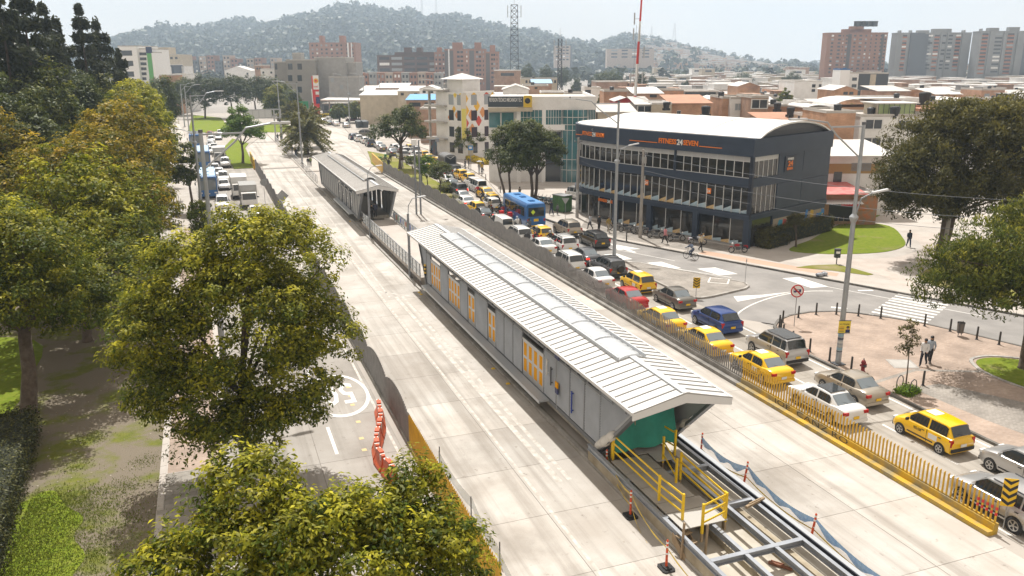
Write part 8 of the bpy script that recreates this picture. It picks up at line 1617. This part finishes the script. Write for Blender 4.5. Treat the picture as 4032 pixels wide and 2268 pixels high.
# litter stones and fallen leaves on the bare earth
mb = MB()
for k in range(260): x, y = rnd.uniform(-9,-3.6), rnd.uniform(27,50); s = rnd.uniform(.02,.07); mb.box((x, y, .105),(s, s * 1.4,.02), rnd.random() * 3)
o = mb.b('litter', mat('litter_pale', (.38,.34,.27),.9, col2=(.2,.15,.09), scale=3)); tag(o, 'pale leaves and stones scattered on the bare earth', 'litter', kind='stuff')
# hills
RIDGE = [(-400,140),(150,120),(230,104),(292,98),(320,70),(345,82),(390,80),(410,72),(462,52),(500,66),(550,60),(625,50),(681,66),(739,46),(765,34),(800,33),(829,20),(881,10),(906,20),(956,22),(1006,32),(1039,22),(1064,40),(1139,34),(1181,48),(1244,62),(1305,76),(1350,76),(1393,92),(1425,101),(1463,109),(1505,112),(1538,96),(1588,90),(1630,92),(1675,100),(1698,110),(1738,124),(1788,134),(1838,148),(1875,157),(1960,164),(2700,168)]
VR = 2200.0
rx = np.array([uz(x, y, VR)[0] for x, y in RIDGE]); rz_ = np.array([uz(x, y, VR)[1] for x, y in RIDGE])
def hill_h(u, v):
 # one ridge running across, its foot at v = 1150 m
 k = u * VR / np.maximum(v, 400) * .45 + u * .55; t = np.clip((v - 1150) / (VR - 1150),0,1.0); f = t ** .85; back = np.clip(1 - (v - VR) / 700,0,1)
 return np.interp(k, rx, rz_ - 8) * f * back + 3 * np.sin(u * .021 + v * .013) * t
us = np.linspace(-1050,1500,150); vs2 = np.concatenate([np.linspace(1100,2240,46), np.linspace(2280,2900,8)])
UU, VV = np.meshgrid(us, vs2, indexing='ij'); ZZ = hill_h(UU, VV) - 3.0; V = np.stack([UU * Rh.x + VV * Fh.x, UU * Rh.y + VV * Fh.y, ZZ], -1).reshape(-1,3); nu, nv = len(us), len(vs2)
mb = MB(); mb.v = [tuple(p) for p in V]; mb.f = [(i * nv + j, (i + 1) * nv + j, (i + 1) * nv + j + 1, i * nv + j + 1) for i in range(nu - 1) for j in range(nv - 1)]; mb.m = [0] * len(mb.f)
o = mb.b('hill', mat('hill_ground', (.018,.026,.011),.95, col2=(.03,.036,.016), scale=.012, detail=8), smooth=True); tag(o, kind='structure')
# wood on the hill: rough crowns, one mass
def wood(name, U, Vv, Z, rad, hgt, m, kind='stuff', per=20):
 n = len(U); C = np.stack([U * Rh.x + Vv * Fh.x, U * Rh.y + Vv * Fh.y, Z + hgt * .5], 1); k = np.repeat(np.arange(n), per); q = unit(nrng.normal(size=(n * per, 3))); q[:, 2] = np.abs(q[:, 2]) * 1.2 - .35
 P = C[k] + q * np.stack([rad, rad, hgt * .55], 1)[k] * nrng.uniform(.7,1.12,(n * per, 1)); N = unit(q + np.array([0,0,.35]) + nrng.normal(size=(n * per, 3)) * .45)
 vt = nrng.uniform(0,1, n); yt = nrng.uniform(0,1, n); me = leaf_mesh(name, P, N, rad[k] * .95,.8, m, yt[k], np.clip(vt[k] + nrng.normal(0,.15, n * per),0,1)); o = add_obj(name, me); tag(o, kind=kind); return o
WOODF = leafmat('leaf_hillwood', (.020,.032,.013),(.042,.054,.018), trans=0.1, dark=.6, light=1.4)
n = 8000; U = nrng.uniform(-800,1130, n); Vv = nrng.uniform(1180,2215, n) ** 1.0
sub = (U / Vv > .155) & (Vv < 2120) & (nrng.random(n) < .86); keep = ~sub; U, Vv = U[keep], Vv[keep]
U2 = np.linspace(-800,1000,330) + nrng.normal(0,3,330); V2 = VR + nrng.normal(0,12,330); U = np.concatenate([U, U2]); Vv = np.concatenate([Vv, V2]); rad = nrng.uniform(4,10, len(U)); hg = rad * nrng.uniform(1.3,2.6, len(U))
o = wood('hill_wood', U, Vv, hill_h(U, Vv) - 3, rad, hg, WOODF); tag(o, 'hazy wood covering the long hill', 'wood')
n = 420; U = nrng.uniform(-300,760, n); Vv = nrng.uniform(640,1180, n); rad = nrng.uniform(4,8, n); o = wood('plain_wood', U, Vv, np.zeros(n) - 1, rad, rad * 1.8, WOODF); tag(o, 'scattered hazy trees between the far roofs', 'wood')
# hillside houses on the right flank
hh_ = [MB().bx(-4,4,-4,4,-3,5).mat(1).bx(-4.3,4.3,-4.3,4.3,5,5.5).mat(2).bx(-2.2,-.8,-4.1,-4,1.5,3.2).bx(.8,2.2,-4.1,-4,1.5,3.2).mesh('hillside_house', [w_, r_, WINB]) for w_, r_ in ((mat('hill_brick', (.42,.25,.16),.9), ROOFS[0]),(mat('hill_cream', (.55,.47,.36),.9), ROOFS[1]),(STUCW, ROOFS[0]),(mat('hill_orange', (.50,.30,.17),.9), mat('hill_tin', (.60,.56,.5),.6)))]
HL = ['brick box house on the hazy hillside', 'cream box house on the hazy hillside', 'white box house on the hazy hillside', 'orange box house on the hazy hillside']; hs_ = MB(); cnt = 0
for i in range(1500):
 v2 = rnd.uniform(1250,2110); u2 = v2 * rnd.uniform(.14,.32); u2 += 14 * sin(v2 * .03) * sin(u2 * .02); z2 = float(hill_h(np.array(u2), np.array(v2)));
 if z2 < 6: continue
 k = rnd.randrange(4); p = place(u2, v2, z2 - 1)
 if cnt < 280: o = add_obj('hillside_house', hh_[k], None, p, (0,0,-YAW + rnd.uniform(-.3,.3)),(rnd.uniform(.8,1.7),1, rnd.uniform(.8,1.5))); tag(o, HL[k], 'house', 'hillside houses: ' + HL[k].split()[0]); cnt += 1
 else: w3 = rnd.uniform(6,13); hs_.mat(k % 3).box((p[0], p[1], p[2] + 2),(w3,8,9),-YAW); hs_.mat(3).box((p[0], p[1], p[2] + 6.7),(w3 + .5,8.5,.5),-YAW)
o = hs_.b('hillside_roofs', [MATS['hill_brick'], MATS['hill_cream'], MATS['hill_orange'], ROOFS[0]]); tag(o, 'mass of small houses on the right hill flank', 'houses', kind='stuff')
for x, yt, v2, lb in ((1060,-15,2190, 'faint mast on the hill, left of the pair'),(1096,-12,2195, 'faint mast on the hill, right of the pair'),(1698,55,2150, 'faint tapering mast on the right hill'),(1640,62,2180, 'very thin mast on the right hill')):
 u2, zt = uz(x, yt, v2); z0 = float(hill_h(np.array(u2), np.array(v2))); lattice(u2, v2, zt - z0,12 if x == 1698 else 6,1.5, mat('mast_pale', (.4,.4,.42),.6), lb, 8, False).location.z = z0 - 3
# distant bare peak on the left
us = np.linspace(-1400,400,60); prof = np.interp([1288 + 2060 * u / 3800 for u in us], [-200,100,145,190,240,285,303,330,372,420,700], [110,70,58,66,68,58,48,58,78,100,140]); pk = np.array([uz(1288, y, 3800)[1] for y in prof])
mb = MB(); vs_ = []
for i, u in enumerate(us):
 for v2, f in ((3200,0),(3500,.55),(3800,1),(4100,.4)): p = place(float(u), v2); vs_.append((p[0], p[1], float(pk[i]) * f - 2))
mb.add(vs_, [(i * 4 + j, (i + 1) * 4 + j, (i + 1) * 4 + j + 1, i * 4 + j + 1) for i in range(len(us) - 1) for j in range(3)]); o = mb.b('far_mountain', mat('mountain', (.12,.12,.10),.95), smooth=True); tag(o, kind='structure')
# street furniture
POLEG = mat('pole_galv', (.36,.38,.40),.45,.55, col2=(.30,.32,.34), scale=1.5); LAMPW = mat('lamp_head', (.55,.56,.57),.4,.4)
def lamp_post(x, y, label, arm, low=None, H=14.4, z=.1, group='tall street lamps', stick=False):
 e = empty('street_lamp', (x, y, z),0, label, 'street lamp', group)
 MB().tube([(0,0,0),(0,0,.05),(0,0,9),(0,0,9.02),(0,0, H)], [.20,.175,.14,.115,.10], 12).b('pole', POLEG, e); MB().bx(-.32,.32,-.32,.32,0,.06).b('base_plate', STEELD, e); MB().tube([(0,0,8.8),(0,0,9.05),(0,0,9.12),(0,0,9.3)], [.145,.26,.26,.12], 12).b('collar', POLEG, e)
 a = Vector((*arm, 0)); L = a.length; d = a / L
 MB().tube([(0,0, H - 1.9), d * L * .45 + Vector((0,0, H - .55)), d * L * .62 + Vector((0,0, H + .15)), d * L + Vector((0,0, H + .35))], .05,8).b('arm', POLEG, e); MB().bar((0,0, H - .1), d * L * .55 + Vector((0,0, H - .1)),.09).b('stay', POLEG, e)
 t = d * L + Vector((0,0, H + .35)); hd = MB(); n = Vector((-d.y, d.x, 0)); P = [t + d * a_ + n * b_ + Vector((0,0, c_)) for c_ in (-.05,.07) for a_, b_ in ((-.1,-.1),(.35,-.17),(.95,-.14),(.95,.14),(.35,.17),(-.1,.1))]; hd.add(P, [(5,4,3,2,1,0),(6,7,8,9,10,11)] + [(i, (i + 1) % 6,6 + (i + 1) % 6,6 + i) for i in range(6)]); h = hd.b('lamp_head', LAMPW, e); MB().cyl(t + d * .4 + Vector((0,0,.07)), t + d * .4 + Vector((0,0,.2)),.06).b('photocell', STEELD, h)
 MB().cyl((0,0, H),(0,0, H + .15),.12).b('cap', STEELD, e)
 if low:
  b = Vector((*low, 0)); l2 = b.length; d2 = b / l2; z0 = 9.1
  MB().tube([(0,0, z0 - .3), d2 * .18 + Vector((0,0, z0 + .5)), d2 * .32 + Vector((0,0, z0 + 1.1)), d2 * l2 * .7 + Vector((0,0, z0 + 1.45))], .04,7).b('low_arm', POLEG, e); MB().bar(d2 * l2 * .62 + Vector((0,0, z0 + 1.42)), d2 * (l2 + .35) + Vector((0,0, z0 + 1.62)),.26,.1).b('low_lamp_head', LAMPW, e)
 if stick:
  for k in range(9): zz = .5 + k * .22; MB().tube([(0,0, zz),(0,0, zz + rnd.uniform(.1,.2))], .172 - .0,12).b('sticker', mat('sticker%d' % (k % 4), [(.5,.5,.48),(.06,.07,.1),(.25,.38,.45),(.4,.42,.4)][k % 4], .7), e)
 return e
lamp_post(35.03,37.2, 'tall street lamp on the brick plaza with a yellow poster', (-3.6,.6),(1.35,-.5), stick=True, z=.12); lamp_post(35.76,68.3, 'tall street lamp in the car lanes before the gym', (-3.9,1.2),(1.5,-.6), z=.0); lamp_post(-.15,46.3, 'tall street lamp at the left road behind the big tree', (3.7,.6)); lamp_post(-1.05,102, 'tall street lamp behind the small upright tree', (2.8,1.5),(-1.6,.3)); lamp_post(16.5,155.4, 'tall street lamp beside the far palms', (-3.2,.6), None); lamp_post(17.6,208, 'tall street lamp near the sign gantry', (-3,.5), None); lamp_post(44.3,155.5, 'tall street lamp at the far pavement corner', (-3.6,1), None); lamp_post(53,262, 'street lamp at the far junction, right', (-3,1), None); lamp_post(40.5,246, 'street lamp at the far junction, left', (-3,1), None); lamp_post(47.6,260, 'street lamp at the far junction, middle', (-3,1), None); lamp_post(-3.6,240, 'street lamp far along the left road', (3,1), None, 12); lamp_post(-5,262, 'farthest street lamp along the left road', (3,1), None, 12)
def thin_lamp(x, y, label, h, arm, z=.0):
 e = empty('walkway_lamp', (x, y, z),0, label, 'street lamp', 'thin lamps along the station'); a = Vector((*arm, 0))
 MB().tube([(0,0,0),(0,0, h)], [.13,.10], 8).b('pole', STEELM, e); MB().tube([(0,0, h - .3), a * .05 + Vector((0,0, h + .7)), a * .3 + Vector((0,0, h + 1.25)), a * .7 + Vector((0,0, h + 1.35))], .035,6).b('arm', STEELM, e); MB().bar(a * .65 + Vector((0,0, h + 1.34)), a * 1.1 + Vector((0,0, h + 1.38)),.3,.08).b('lamp_head', LAMPW, e); MB().bx(-.2,.2,-.2,.2,0,.05).b('base_plate', STEELD, e)
thin_lamp(15.6,67.5, 'thin curved lamp beside the near end of the walkway', 5.6,(1.5,.3)); thin_lamp(15.6,85.5, 'thin curved lamp beside the older station', 6.2,(1.5,.3)); thin_lamp(29.5,117.9, 'low curved lamp on the grass island', 4.5,(-1.6,.2),.14)
for x, y, lb in ((23.55,97.2, 'left slim camera pole on the right busway edge'),(24.05,97.0, 'right slim camera pole with a side arm')):
 e = empty('camera_pole', (x, y, 0),0, lb, 'pole'); MB().tube([(0,0,0),(0,0,9)], [.12,.1], 8).b('pole', STEELM, e); MB().bx(-.28,.28,-.25,.25,8.4,9.1).b('cabinet', WHITEP, e) if x < 24 else MB().bar((0,0,9),(2.4,.3,9),.07).bx(2.2,2.6,.1,.5,8.7,9.15).b('camera_arm', STEELM, e)
# concrete utility poles and wires at the gym
CPOLE = mat('concrete_pole', (.33,.31,.285),.85, col2=(.26,.245,.225), scale=1.5)
for x, y, h, lb in ((42.05,74.6,9.2, 'concrete utility pole with a grey box before the gym'),(40.75,87.6,9.4, 'concrete utility pole at the gym entrance with posters')):
 e = empty('utility_pole', (x, y, .12),0, lb, 'utility pole'); MB().tube([(0,0,0),(0,0, h)], [.2,.13], 10).b('pole', CPOLE, e); MB().bx(-.2,.2,-.35,-.1, h - 1.4, h - .75).b('box', STUCG, e); MB().bar((-.5,0, h - .5),(.5,0, h - .5),.08).b('crossarm', STEELD, e)
 for k in (-.45,0,.45): MB().cyl((k, 0, h - .48),(k, 0, h - .3),.05).b('insulator', STEELG, e)
 if 'posters' in lb: MB().tube([(0,0,1.1),(0,0,3.4)], [.196,.182], 10).b('posters', mat('pasted_posters', (.5,.5,.49),.8, col2=(.3,.3,.3), scale=4), e)
for i, (a, b, sg, lb) in enumerate((((42.05,74.6,8.8),(40.75,87.6,9.0),.5, 'upper wire between the two concrete poles'),((42.05,74.6,6.6),(40.75,87.6,7.0),.4, 'lower wire between the two concrete poles'),((42.05,74.6,8.8),(62.0,42.0,7.6),.9, 'wire from the concrete pole across the lawn'),((42.05,74.6,7.2),(62.0,42.0,6.2),1.1, 'second wire across the lawn'),((42.05,74.6,6.2),(62.0,42.0,5.2),1.2, 'lowest wire across the lawn'))):
 A, B = Vector(a), Vector(b); pts = [A.lerp(B, t / 14) - Vector((0,0, sg * 4 * (t / 14) * (1 - t / 14))) for t in range(15)]; o = MB().tube(pts, .018,4).b('wire', STEELD); tag(o, lb, 'wire')
e = empty('utility_pole', (62.6,55.0,.14),0, 'pale slanted utility pole beside the dark tree trunk', 'utility pole'); MB().tube([(0,0,0),(.35,0,8)], [.2,.14], 8).b('pole', CPOLE, e); MB().tube([(0,0,.3),(.05,0,1.3)], [.205,.2], 8).b('sticker', BLACK, e)
for x, y, lb in ((53.5,160, 'pole with a transformer before the mural block'),(60,181, 'pole behind the inspection building')):
 e = empty('utility_pole', (x, y, .1),0, lb, 'utility pole'); MB().tube([(0,0,0),(0,0,11)], [.2,.14], 8).b('pole', CPOLE, e); MB().bar((-1,0,9.6),(1,0,9.6),.1).b('crossarm', STEELD, e); MB().cyl((.35,-.3,7),(.35,-.3,8),.3).b('transformer', STEELG, e)
# bollards round the plaza and by the bus lane
BOLM = [MB().tube([(0,0,0),(0,0,.85),(0,0,.9)], [.068,.06,.045], 9).mesh('post', mat('bollard_dark', (.05,.047,.043),.6,.2)), MB().tube([(0,0,0),(0,0,.03)], .11,9).mesh('base', STEELD)]
BL = [(35.8,43.6),(36.3,44.4),(37.2,45.2),(39.0,45.75),(40.7,45.9),(42.1,45.4),(43.3,44.5),(44.4,43.5),(45.9,41.0),(46.6,39.5),(46.85,37.6),(47.3,36.3),(34.9,39.6),(34.9,37.8),(34.95,36.0),(37.1,32.7),(34.85,41.2),(35.2,42.6)]
BLL = ['bollard at the plaza tip nearest the no-bus sign', 'bollard behind the no-bus sign', 'bollard right of the no-bus sign', 'bollard on the curved tip of the plaza', 'bollard left of the tall lamp post', 'bollard behind the tall lamp post', 'bollard right of the tall lamp post', 'bollard at the start of the zebra crossing', 'bollard at the zebra crossing end', 'bollard left of the litter bin', 'bollard right of the litter bin', 'bollard in the shade of the right tree', 'bollard beside the silver crossover', 'bollard behind the beige sedan', 'bollard left of the fire hydrant', 'lone bollard right of the bicycle hoops', 'first bollard of the plaza bend', 'second bollard of the plaza bend']
BL += [(41.7,126.4),(40.9,122.1),(41.2,120.5),(38.7,109.1),(42.9,158),(43.9,157),(43.6,148),(39.9,73.6)]; BLL += ['bollard beside the farther taxi pair', 'bollard beside the taxi roof', 'bollard right of the taxi pair', 'leaning bollard near the lamp foot', 'bollard before the three standing people', 'bollard right of the three people', 'bollard near the far lamp post', 'short bollard at the kerb below the gym']
for (x, y), lb in zip(BL, BLL): e = empty('bollard', (x, y, .12),0, 'dark metal ' + lb, 'bollard', 'bollards'); add_obj('post', BOLM[0], e); add_obj('base', BOLM[1], e)
# hydrant
hy = empty('fire_hydrant', (35.45,35.6,.12),0, 'dark red fire hydrant near the kerb of the plaza', 'fire hydrant'); HR = mat('hydrant_red', (.20,.012,.015),.45)
MB().tube([(0,0,0),(0,0,.06),(0,0,.1),(0,0,.55),(0,0,.6),(0,0,.72),(0,0,.78)], [.16,.16,.11,.12,.15,.1,.03], 12).b('body', HR, hy, smooth=True); MB().cyl((-.22,0,.45),(.22,0,.45),.065).b('side_outlets', HR, hy); MB().cyl((0,-.2,.42),(0,0,.42),.085).b('front_outlet', STEELD, hy); MB().cyl((0,0,.76),(0,0,.86),.035, n=6).b('top_nut', STEELD, hy)
# bins
def bin_(x, y, lb, m_, z=.12):
 e = empty('litter_bin', (x, y, z), R(20), lb, 'bin'); MB().tube([(0,0,.25),(0,0,.95)], [.2,.24], 14, False).tube([(0,0,.25),(0,0,.27)], .2,14).b('drum', m_, e)
 for sx in (-.27,.27): MB().tube([(sx, 0,0),(sx, 0,1.02)], .025,6).b('post', STEELD, e)
 MB().tube([(0,0,.93),(0,0,.97)], .25,14, False).b('rim', STEELD, e); return e
bin_(46.35,38.5, 'grey metal litter bin between two bollards at the zebra', mat('bin_metal', (.16,.15,.14),.5,.4)); bin_(-1.7,106.6, 'brown litter bin beside the small upright tree', mat('bin_brown', (.13,.10,.07),.6))
e = empty('dispenser_bin', (53.0,57.8,.13), R(-20), 'dark green bin on a post beside the lawn path', 'bin'); MB().tube([(0,0,0),(0,0,.75)], .05,8).b('post', STEELD, e); MB().bx(-.24,.24,-.16,.16,.6,1.35).b('body', mat('bin_green', (.025,.035,.035),.5), e); MB().bx(-.18,.18,-.175,-.16,1.0,1.2).b('sticker', WHITEP, e); MB().bx(-.26,.26,-.18,.18,1.35,1.42).b('lid', STEELD, e)
for i, (x, y, lb) in enumerate(((41.2,234.5, 'left dark roll container by the junction'),(42.7,234, 'right dark roll container by the junction'))): e = empty('roll_container', (x, y, .12),.3, lb, 'container', 'roll containers at the junction'); MB().add([(-.7,-.6,.15),(.7,-.6,.15),(.7,.6,.15),(-.7,.6,.15),(-.9,-.8,1.9),(.9,-.8,1.9),(.9,.8,2.3),(-.9,.8,2.3)], [(3,2,1,0),(4,5,6,7),(0,1,5,4),(1,2,6,5),(2,3,7,6),(3,0,4,7)]).b('tub', mat('tub_slate', (.05,.06,.065),.6), e); MB().bx(-.95,.95,-.85,-.8,1.85,1.95).b('lip', STEELD, e)
# bicycle hoops
def hoop(x, y, rz, lb, s=1.0):
 o = MB().tube([(-.28 * s, 0,0),(-.28 * s, 0,.6 * s),(-.2 * s, 0,.8 * s),(0,0,.9 * s),(.2 * s, 0,.8 * s),(.28 * s, 0,.6 * s),(.28 * s, 0,0)], .028,7).tube([(-.28 * s, 0,0),(-.28 * s, 0,.02)], .06,7).b('bicycle_hoop', STEELD, loc=(x, y, .12), smooth=True); o.rotation_euler = (0,0, rz); tag(o, lb, 'bicycle hoop', 'bicycle hoops')
hoop(35.3,32.65, R(10), 'left dark hoop at the plaza sapling'); hoop(35.5,31.9, R(10), 'right dark hoop at the plaza sapling'); hoop(-4.3,118.2,0, 'dark hoop on the left sidewalk before the trees', 1.1); hoop(-2.0,109.3, R(30), 'dark hoop at the foot of the small upright tree', 1.1); hoop(-.95,34.4, R(40), 'dark hoop under the large sidewalk tree'); hoop(-.8,33.7, R(60), 'second dark hoop under the large sidewalk tree')
# signs
SRED = mat('sign_red', (.52,.02,.02),.4);
ns = empty('no_buses_sign', (37.42,44.25,.12), R(-20), 'round red and white sign forbidding buses on a thin post', 'road sign'); MB().tube([(0,0,0),(0,0,2.9)], .028,7).b('post', STEELG, ns); MB().cyl((0,-.02,2.55),(0,0,2.55),.46, n=28).b('plate', SRED, ns); MB().cyl((0,-.026,2.55),(0,-.02,2.55),.375, n=28).b('face', WHITEP, ns)
bp_ = MB().bx(-.26,.26,-.034,-.027,2.47,2.68).b('bus_symbol', SIGNB, ns); MB().bx(-.24,-.16,-.037,-.034,2.58,2.65).bx(-.02,.12,-.037,-.034,2.58,2.64).b('symbol_windows', WHITEP, ns)
for sx in (-.15,.15): MB().cyl((sx, -.038,2.46),(sx, -.03,2.46),.055, n=12).b('symbol_wheel', mat('symbol_violet', (.25,.2,.35),.5), ns)
MB().bar((-.29,-.04,2.84),(.29,-.04,2.26),.09,.01,(0,1,0)).b('slash', SRED, ns)
def chevron(x, y, lb, h0, ang_, w=.3, hh=.85, z=.02):
 e = empty('chevron_sign', (x, y, z), ang_, lb, 'road sign', 'chevron markers'); MB().tube([(0,0,0),(0,0, h0 + hh)], .025,7).b('post', STEELG, e); MB().bx(-w, w, -.03,-.005, h0, h0 + hh).b('plate', mat('chevron_yellow', (.80,.50,.01),.5), e); n = 4
 for k in range(n): z0 = h0 + .03 + k * hh / n; q = hh / n * .5; MB().add([(-w, -.034, z0 + .2),(0,-.034, z0),(w, -.034, z0 + .2),(w, -.034, min(h0 + hh, z0 + .2 + q)),(0,-.034, z0 + q),(-w, -.034, min(h0 + hh, z0 + .2 + q))], [(0,1,4,5),(1,2,3,4)]).b('chevron', BLACK, e)
chevron(35.05,53.0, 'yellow and black chevron sign on the traffic island corner', .75, R(-25),.27,.85,.12); chevron(28.35,20.3, 'yellow and black chevron sign at the end of the right fence', 1.0, R(-35),.26,1.2)
e = empty('give_way_sign', (38.5,86.0,.12), R(-20), 'back of a triangular sign by the gym entrance', 'road sign'); MB().tube([(0,0,0),(0,0,2.7)], .03,7).b('post', STEELG, e); MB().add([(-.45,0,2.7),(.45,0,2.7),(0,0,1.95),(-.45,-.02,2.7),(.45,-.02,2.7),(0,-.02,1.95)], [(0,1,2),(5,4,3),(0,3,4,1),(1,4,5,2),(2,5,3,0)]).b('plate', STEELG, e)
e = empty('island_sign_post', (41.0,54.9,.12),0, 'thin sign post on the right tip of the traffic island', 'post'); MB().tube([(0,0,0),(0,0,2.2)], .022,6).bx(-.04,.04,-.02,.02,1.9,2.1).b('post', STEELG, e)
for x, y, lb, sq in ((6.8,112.8, 'round sign seen from behind on the left road', 0),(8.3,103.2, 'diamond sign seen from behind at the wavy fence', 1)):
 e = empty('road_sign', (x, y, .0), R(-10), lb, 'road sign'); MB().tube([(0,0,0),(0,0,3.0)], .03,6).b('post', STEELG, e)
 if sq: MB().add([(-.75,-.02,2.3),(0,-.02,1.55),(.75,-.02,2.3),(0,-.02,3.05),(-.75,.02,2.3),(0,.02,1.55),(.75,.02,2.3),(0,.02,3.05)], [(0,1,2,3),(7,6,5,4),(0,4,5,1),(1,5,6,2),(2,6,7,3),(3,7,4,0)]).b('plate', STEELG, e)
 else: MB().cyl((0,-.02,2.75),(0,.02,2.75),.45, n=18).b('plate', STEELG, e)
e = empty('bus_stop_sign', (42.1,133.6,.12), R(-20), 'blue and white bus stop flag on a slim post', 'sign'); MB().tube([(0,0,0),(0,0,4.6)], .06,8).b('post', STEELG, e); MB().bx(-.45,.45,-.05,.05,2.6,4.5).b('flag', STUCC, e); MB().bx(-.4,.4,-.06,-.05,3.5,4.3).b('blue_panel', mat('stop_blue', (.03,.22,.55),.5), e); MB().bx(-.22,.22,-.07,-.06,3.75,4.1).b('bus_symbol', WHITEP, e)
# yellow poster on the lamp post
ps_ = empty('pole_poster', (35.03,37.0,.12), R(-20), 'yellow poster with a phone number and a hatted portrait on the lamp post', 'poster'); MB().bx(-.36,.36,-.03,-.01,2.05,2.85).b('sheet', mat('poster_yellow', (.72,.56,.05),.6), ps_); MB().bx(-.38,.38,-.035,0,2.82,2.86).bx(-.38,.38,-.035,0,2.04,2.08).b('rods', STEELD, ps_)
text('number', '312 7516256', .13, frame_xy((-.31,-.033,2.58),(1,0,0),(0,0,1)), BLACK, ps_, 0,.003, sx=.85)
for k in range(4): MB().bx(-.32,-.02,-.034,-.031,2.16 + k * .09,2.19 + k * .09).b('print_line', SRED if k % 2 else BLACK, ps_)
MB().bx(.08,.34,-.034,-.031,2.09,2.28).b('portrait_suit', SIGNB, ps_); MB().cyl((.21,-.036,2.35),(.21,-.031,2.35),.075, n=12).b('portrait_face', SKIN, ps_); MB().bx(.1,.32,-.038,-.031,2.4,2.43).bx(.14,.28,-.038,-.031,2.43,2.5).b('portrait_hat', BLACK, ps_)
# gantry over the far ramp
ga = empty('sign_gantry', (16.0,206,0),0, 'grey overhead sign gantry seen from behind over the left lanes', 'gantry')
for x in (1.6,0.1): MB().tube([(x, 0,0),(x, 0,7.4)], .16,8).b('column', STEELG, ga)
MB().bx(-6.6,1.7,-.12,.12,7.2,7.45).bx(-6.6,1.7,-.12,.12,5.3,5.5).b('beams', STEELG, ga); MB().bx(-6.4,-.4,-.2,-.13,5.5,7.2).b('sign_back', mat('sign_back_grey', (.48,.49,.50),.5), ga)
for k in range(5): MB().bx(-6.2 + k * 1.4,-6.1 + k * 1.4,-.26,-.2,5.4,7.3).b('stiffener', STEELG, ga)
for i, (x, y, lb) in enumerate(((38.4,268, 'traffic light at the far junction'),(50,250, 'traffic light before the willow'),(57.5,232, 'traffic light right of the junction'))): e = empty('traffic_light', (x, y, .1),-YAW, lb, 'traffic light'); MB().tube([(0,0,0),(0,0,4)], .07,6).b('post', STEELD, e); MB().bx(-.22,.22,-.18,.18,3.2,4.3).b('head', BLACK, e); MB().cyl((0,-.22,3.42),(0,-.18,3.42),.16, n=10).b('green_lamp', mat('green_lamp', (.05,.8,.4),.4, emit=((.1,1,.5),1.5)), e)
o = MB().sphere((-.35,0,.16),.3,10,6,(1.3,.9,.6)).sphere((.2,.05,.18),.32,10,6,(1.0,.9,.6)).b('rubbish_bags', mat('plastic_bag', (.5,.52,.55),.35, col2=(.06,.07,.1), scale=3), loc=(48.85,54.75,.12), smooth=True); tag(o, 'rubbish bags left on the kerb', 'rubbish bags')
e = empty('manhole_frame', (38.7,35.8,.122), R(-25), 'square concrete chamber cover in the plaza bricks', 'manhole cover'); MB().bx(-.75,.75,-.75,.75,0,.012).b('frame', KERB, e); MB().bx(-.62,.62,-.62,.62,.012,.018).b('lid', CONC2, e)
e = empty('manhole_frame', (39.6,56.6,.122), R(-40), 'diamond outline cover on the traffic island', 'manhole cover'); MB().bx(-.85,.85,-.85,.85,0,.012).b('frame', PAINTW, e); MB().bx(-.72,.72,-.72,.72,.012,.018).b('lid', PAVGREY, e)
struct('plaza_grey_band', MB().sheet([(34.9,33.9),(38.6,34.6),(42.0,33.0),(42.1,33.3),(38.6,34.9),(34.9,34.2)], .1245), PAVGREY); struct('plaza_grey_walk', MB().sheet([(36.2,32.6),(38.2,32.6),(40.5,28.5),(43,22),(46,12),(39,12),(36.4,28)], .1247), PAVGREY)
for i, (x, y, lb) in enumerate(((37.35,101.6, 'concrete planter box at the street tree, left'),(38.3,101.4, 'concrete planter box at the street tree, right'))): o = MB().bx(-.35,.35,-.35,.35,0,.75).bx(-.4,.4,-.4,.4,.7,.78).b('planter', CONC2, loc=(x, y, .12)); tag(o, lb, 'planter', 'planters')
o = MB().tube([(0,0,0),(0,0,.32)], [.13,.17], 10).b('bucket', SRED, loc=(38.6,102.3,.12)); tag(o, 'red bucket beside the person in the brown vest', 'bucket')
# air
def haze_box():
 mb = MB(); mb.bx(-1500,3600,-120,4200,-1.2, HAZE_TOP)
 m = bpy.data.materials.new('hazy_air'); m.use_nodes = True; t = m.node_tree; t.nodes.clear()
 o = t.nodes.new('ShaderNodeOutputMaterial'); v = t.nodes.new('ShaderNodeVolumePrincipled')
 v.inputs['Color'].default_value = (.66,.82,1.0,1); v.inputs['Density'].default_value = HAZE_D; v.inputs['Anisotropy'].default_value = .35
 t.links.new(v.outputs[0], o.inputs['Volume'])
 h = mb.b('haze', m); tag(h, kind='stuff'); return h
HAZE_TOP = 330.0; HAZE_D = .00029
haze_box()
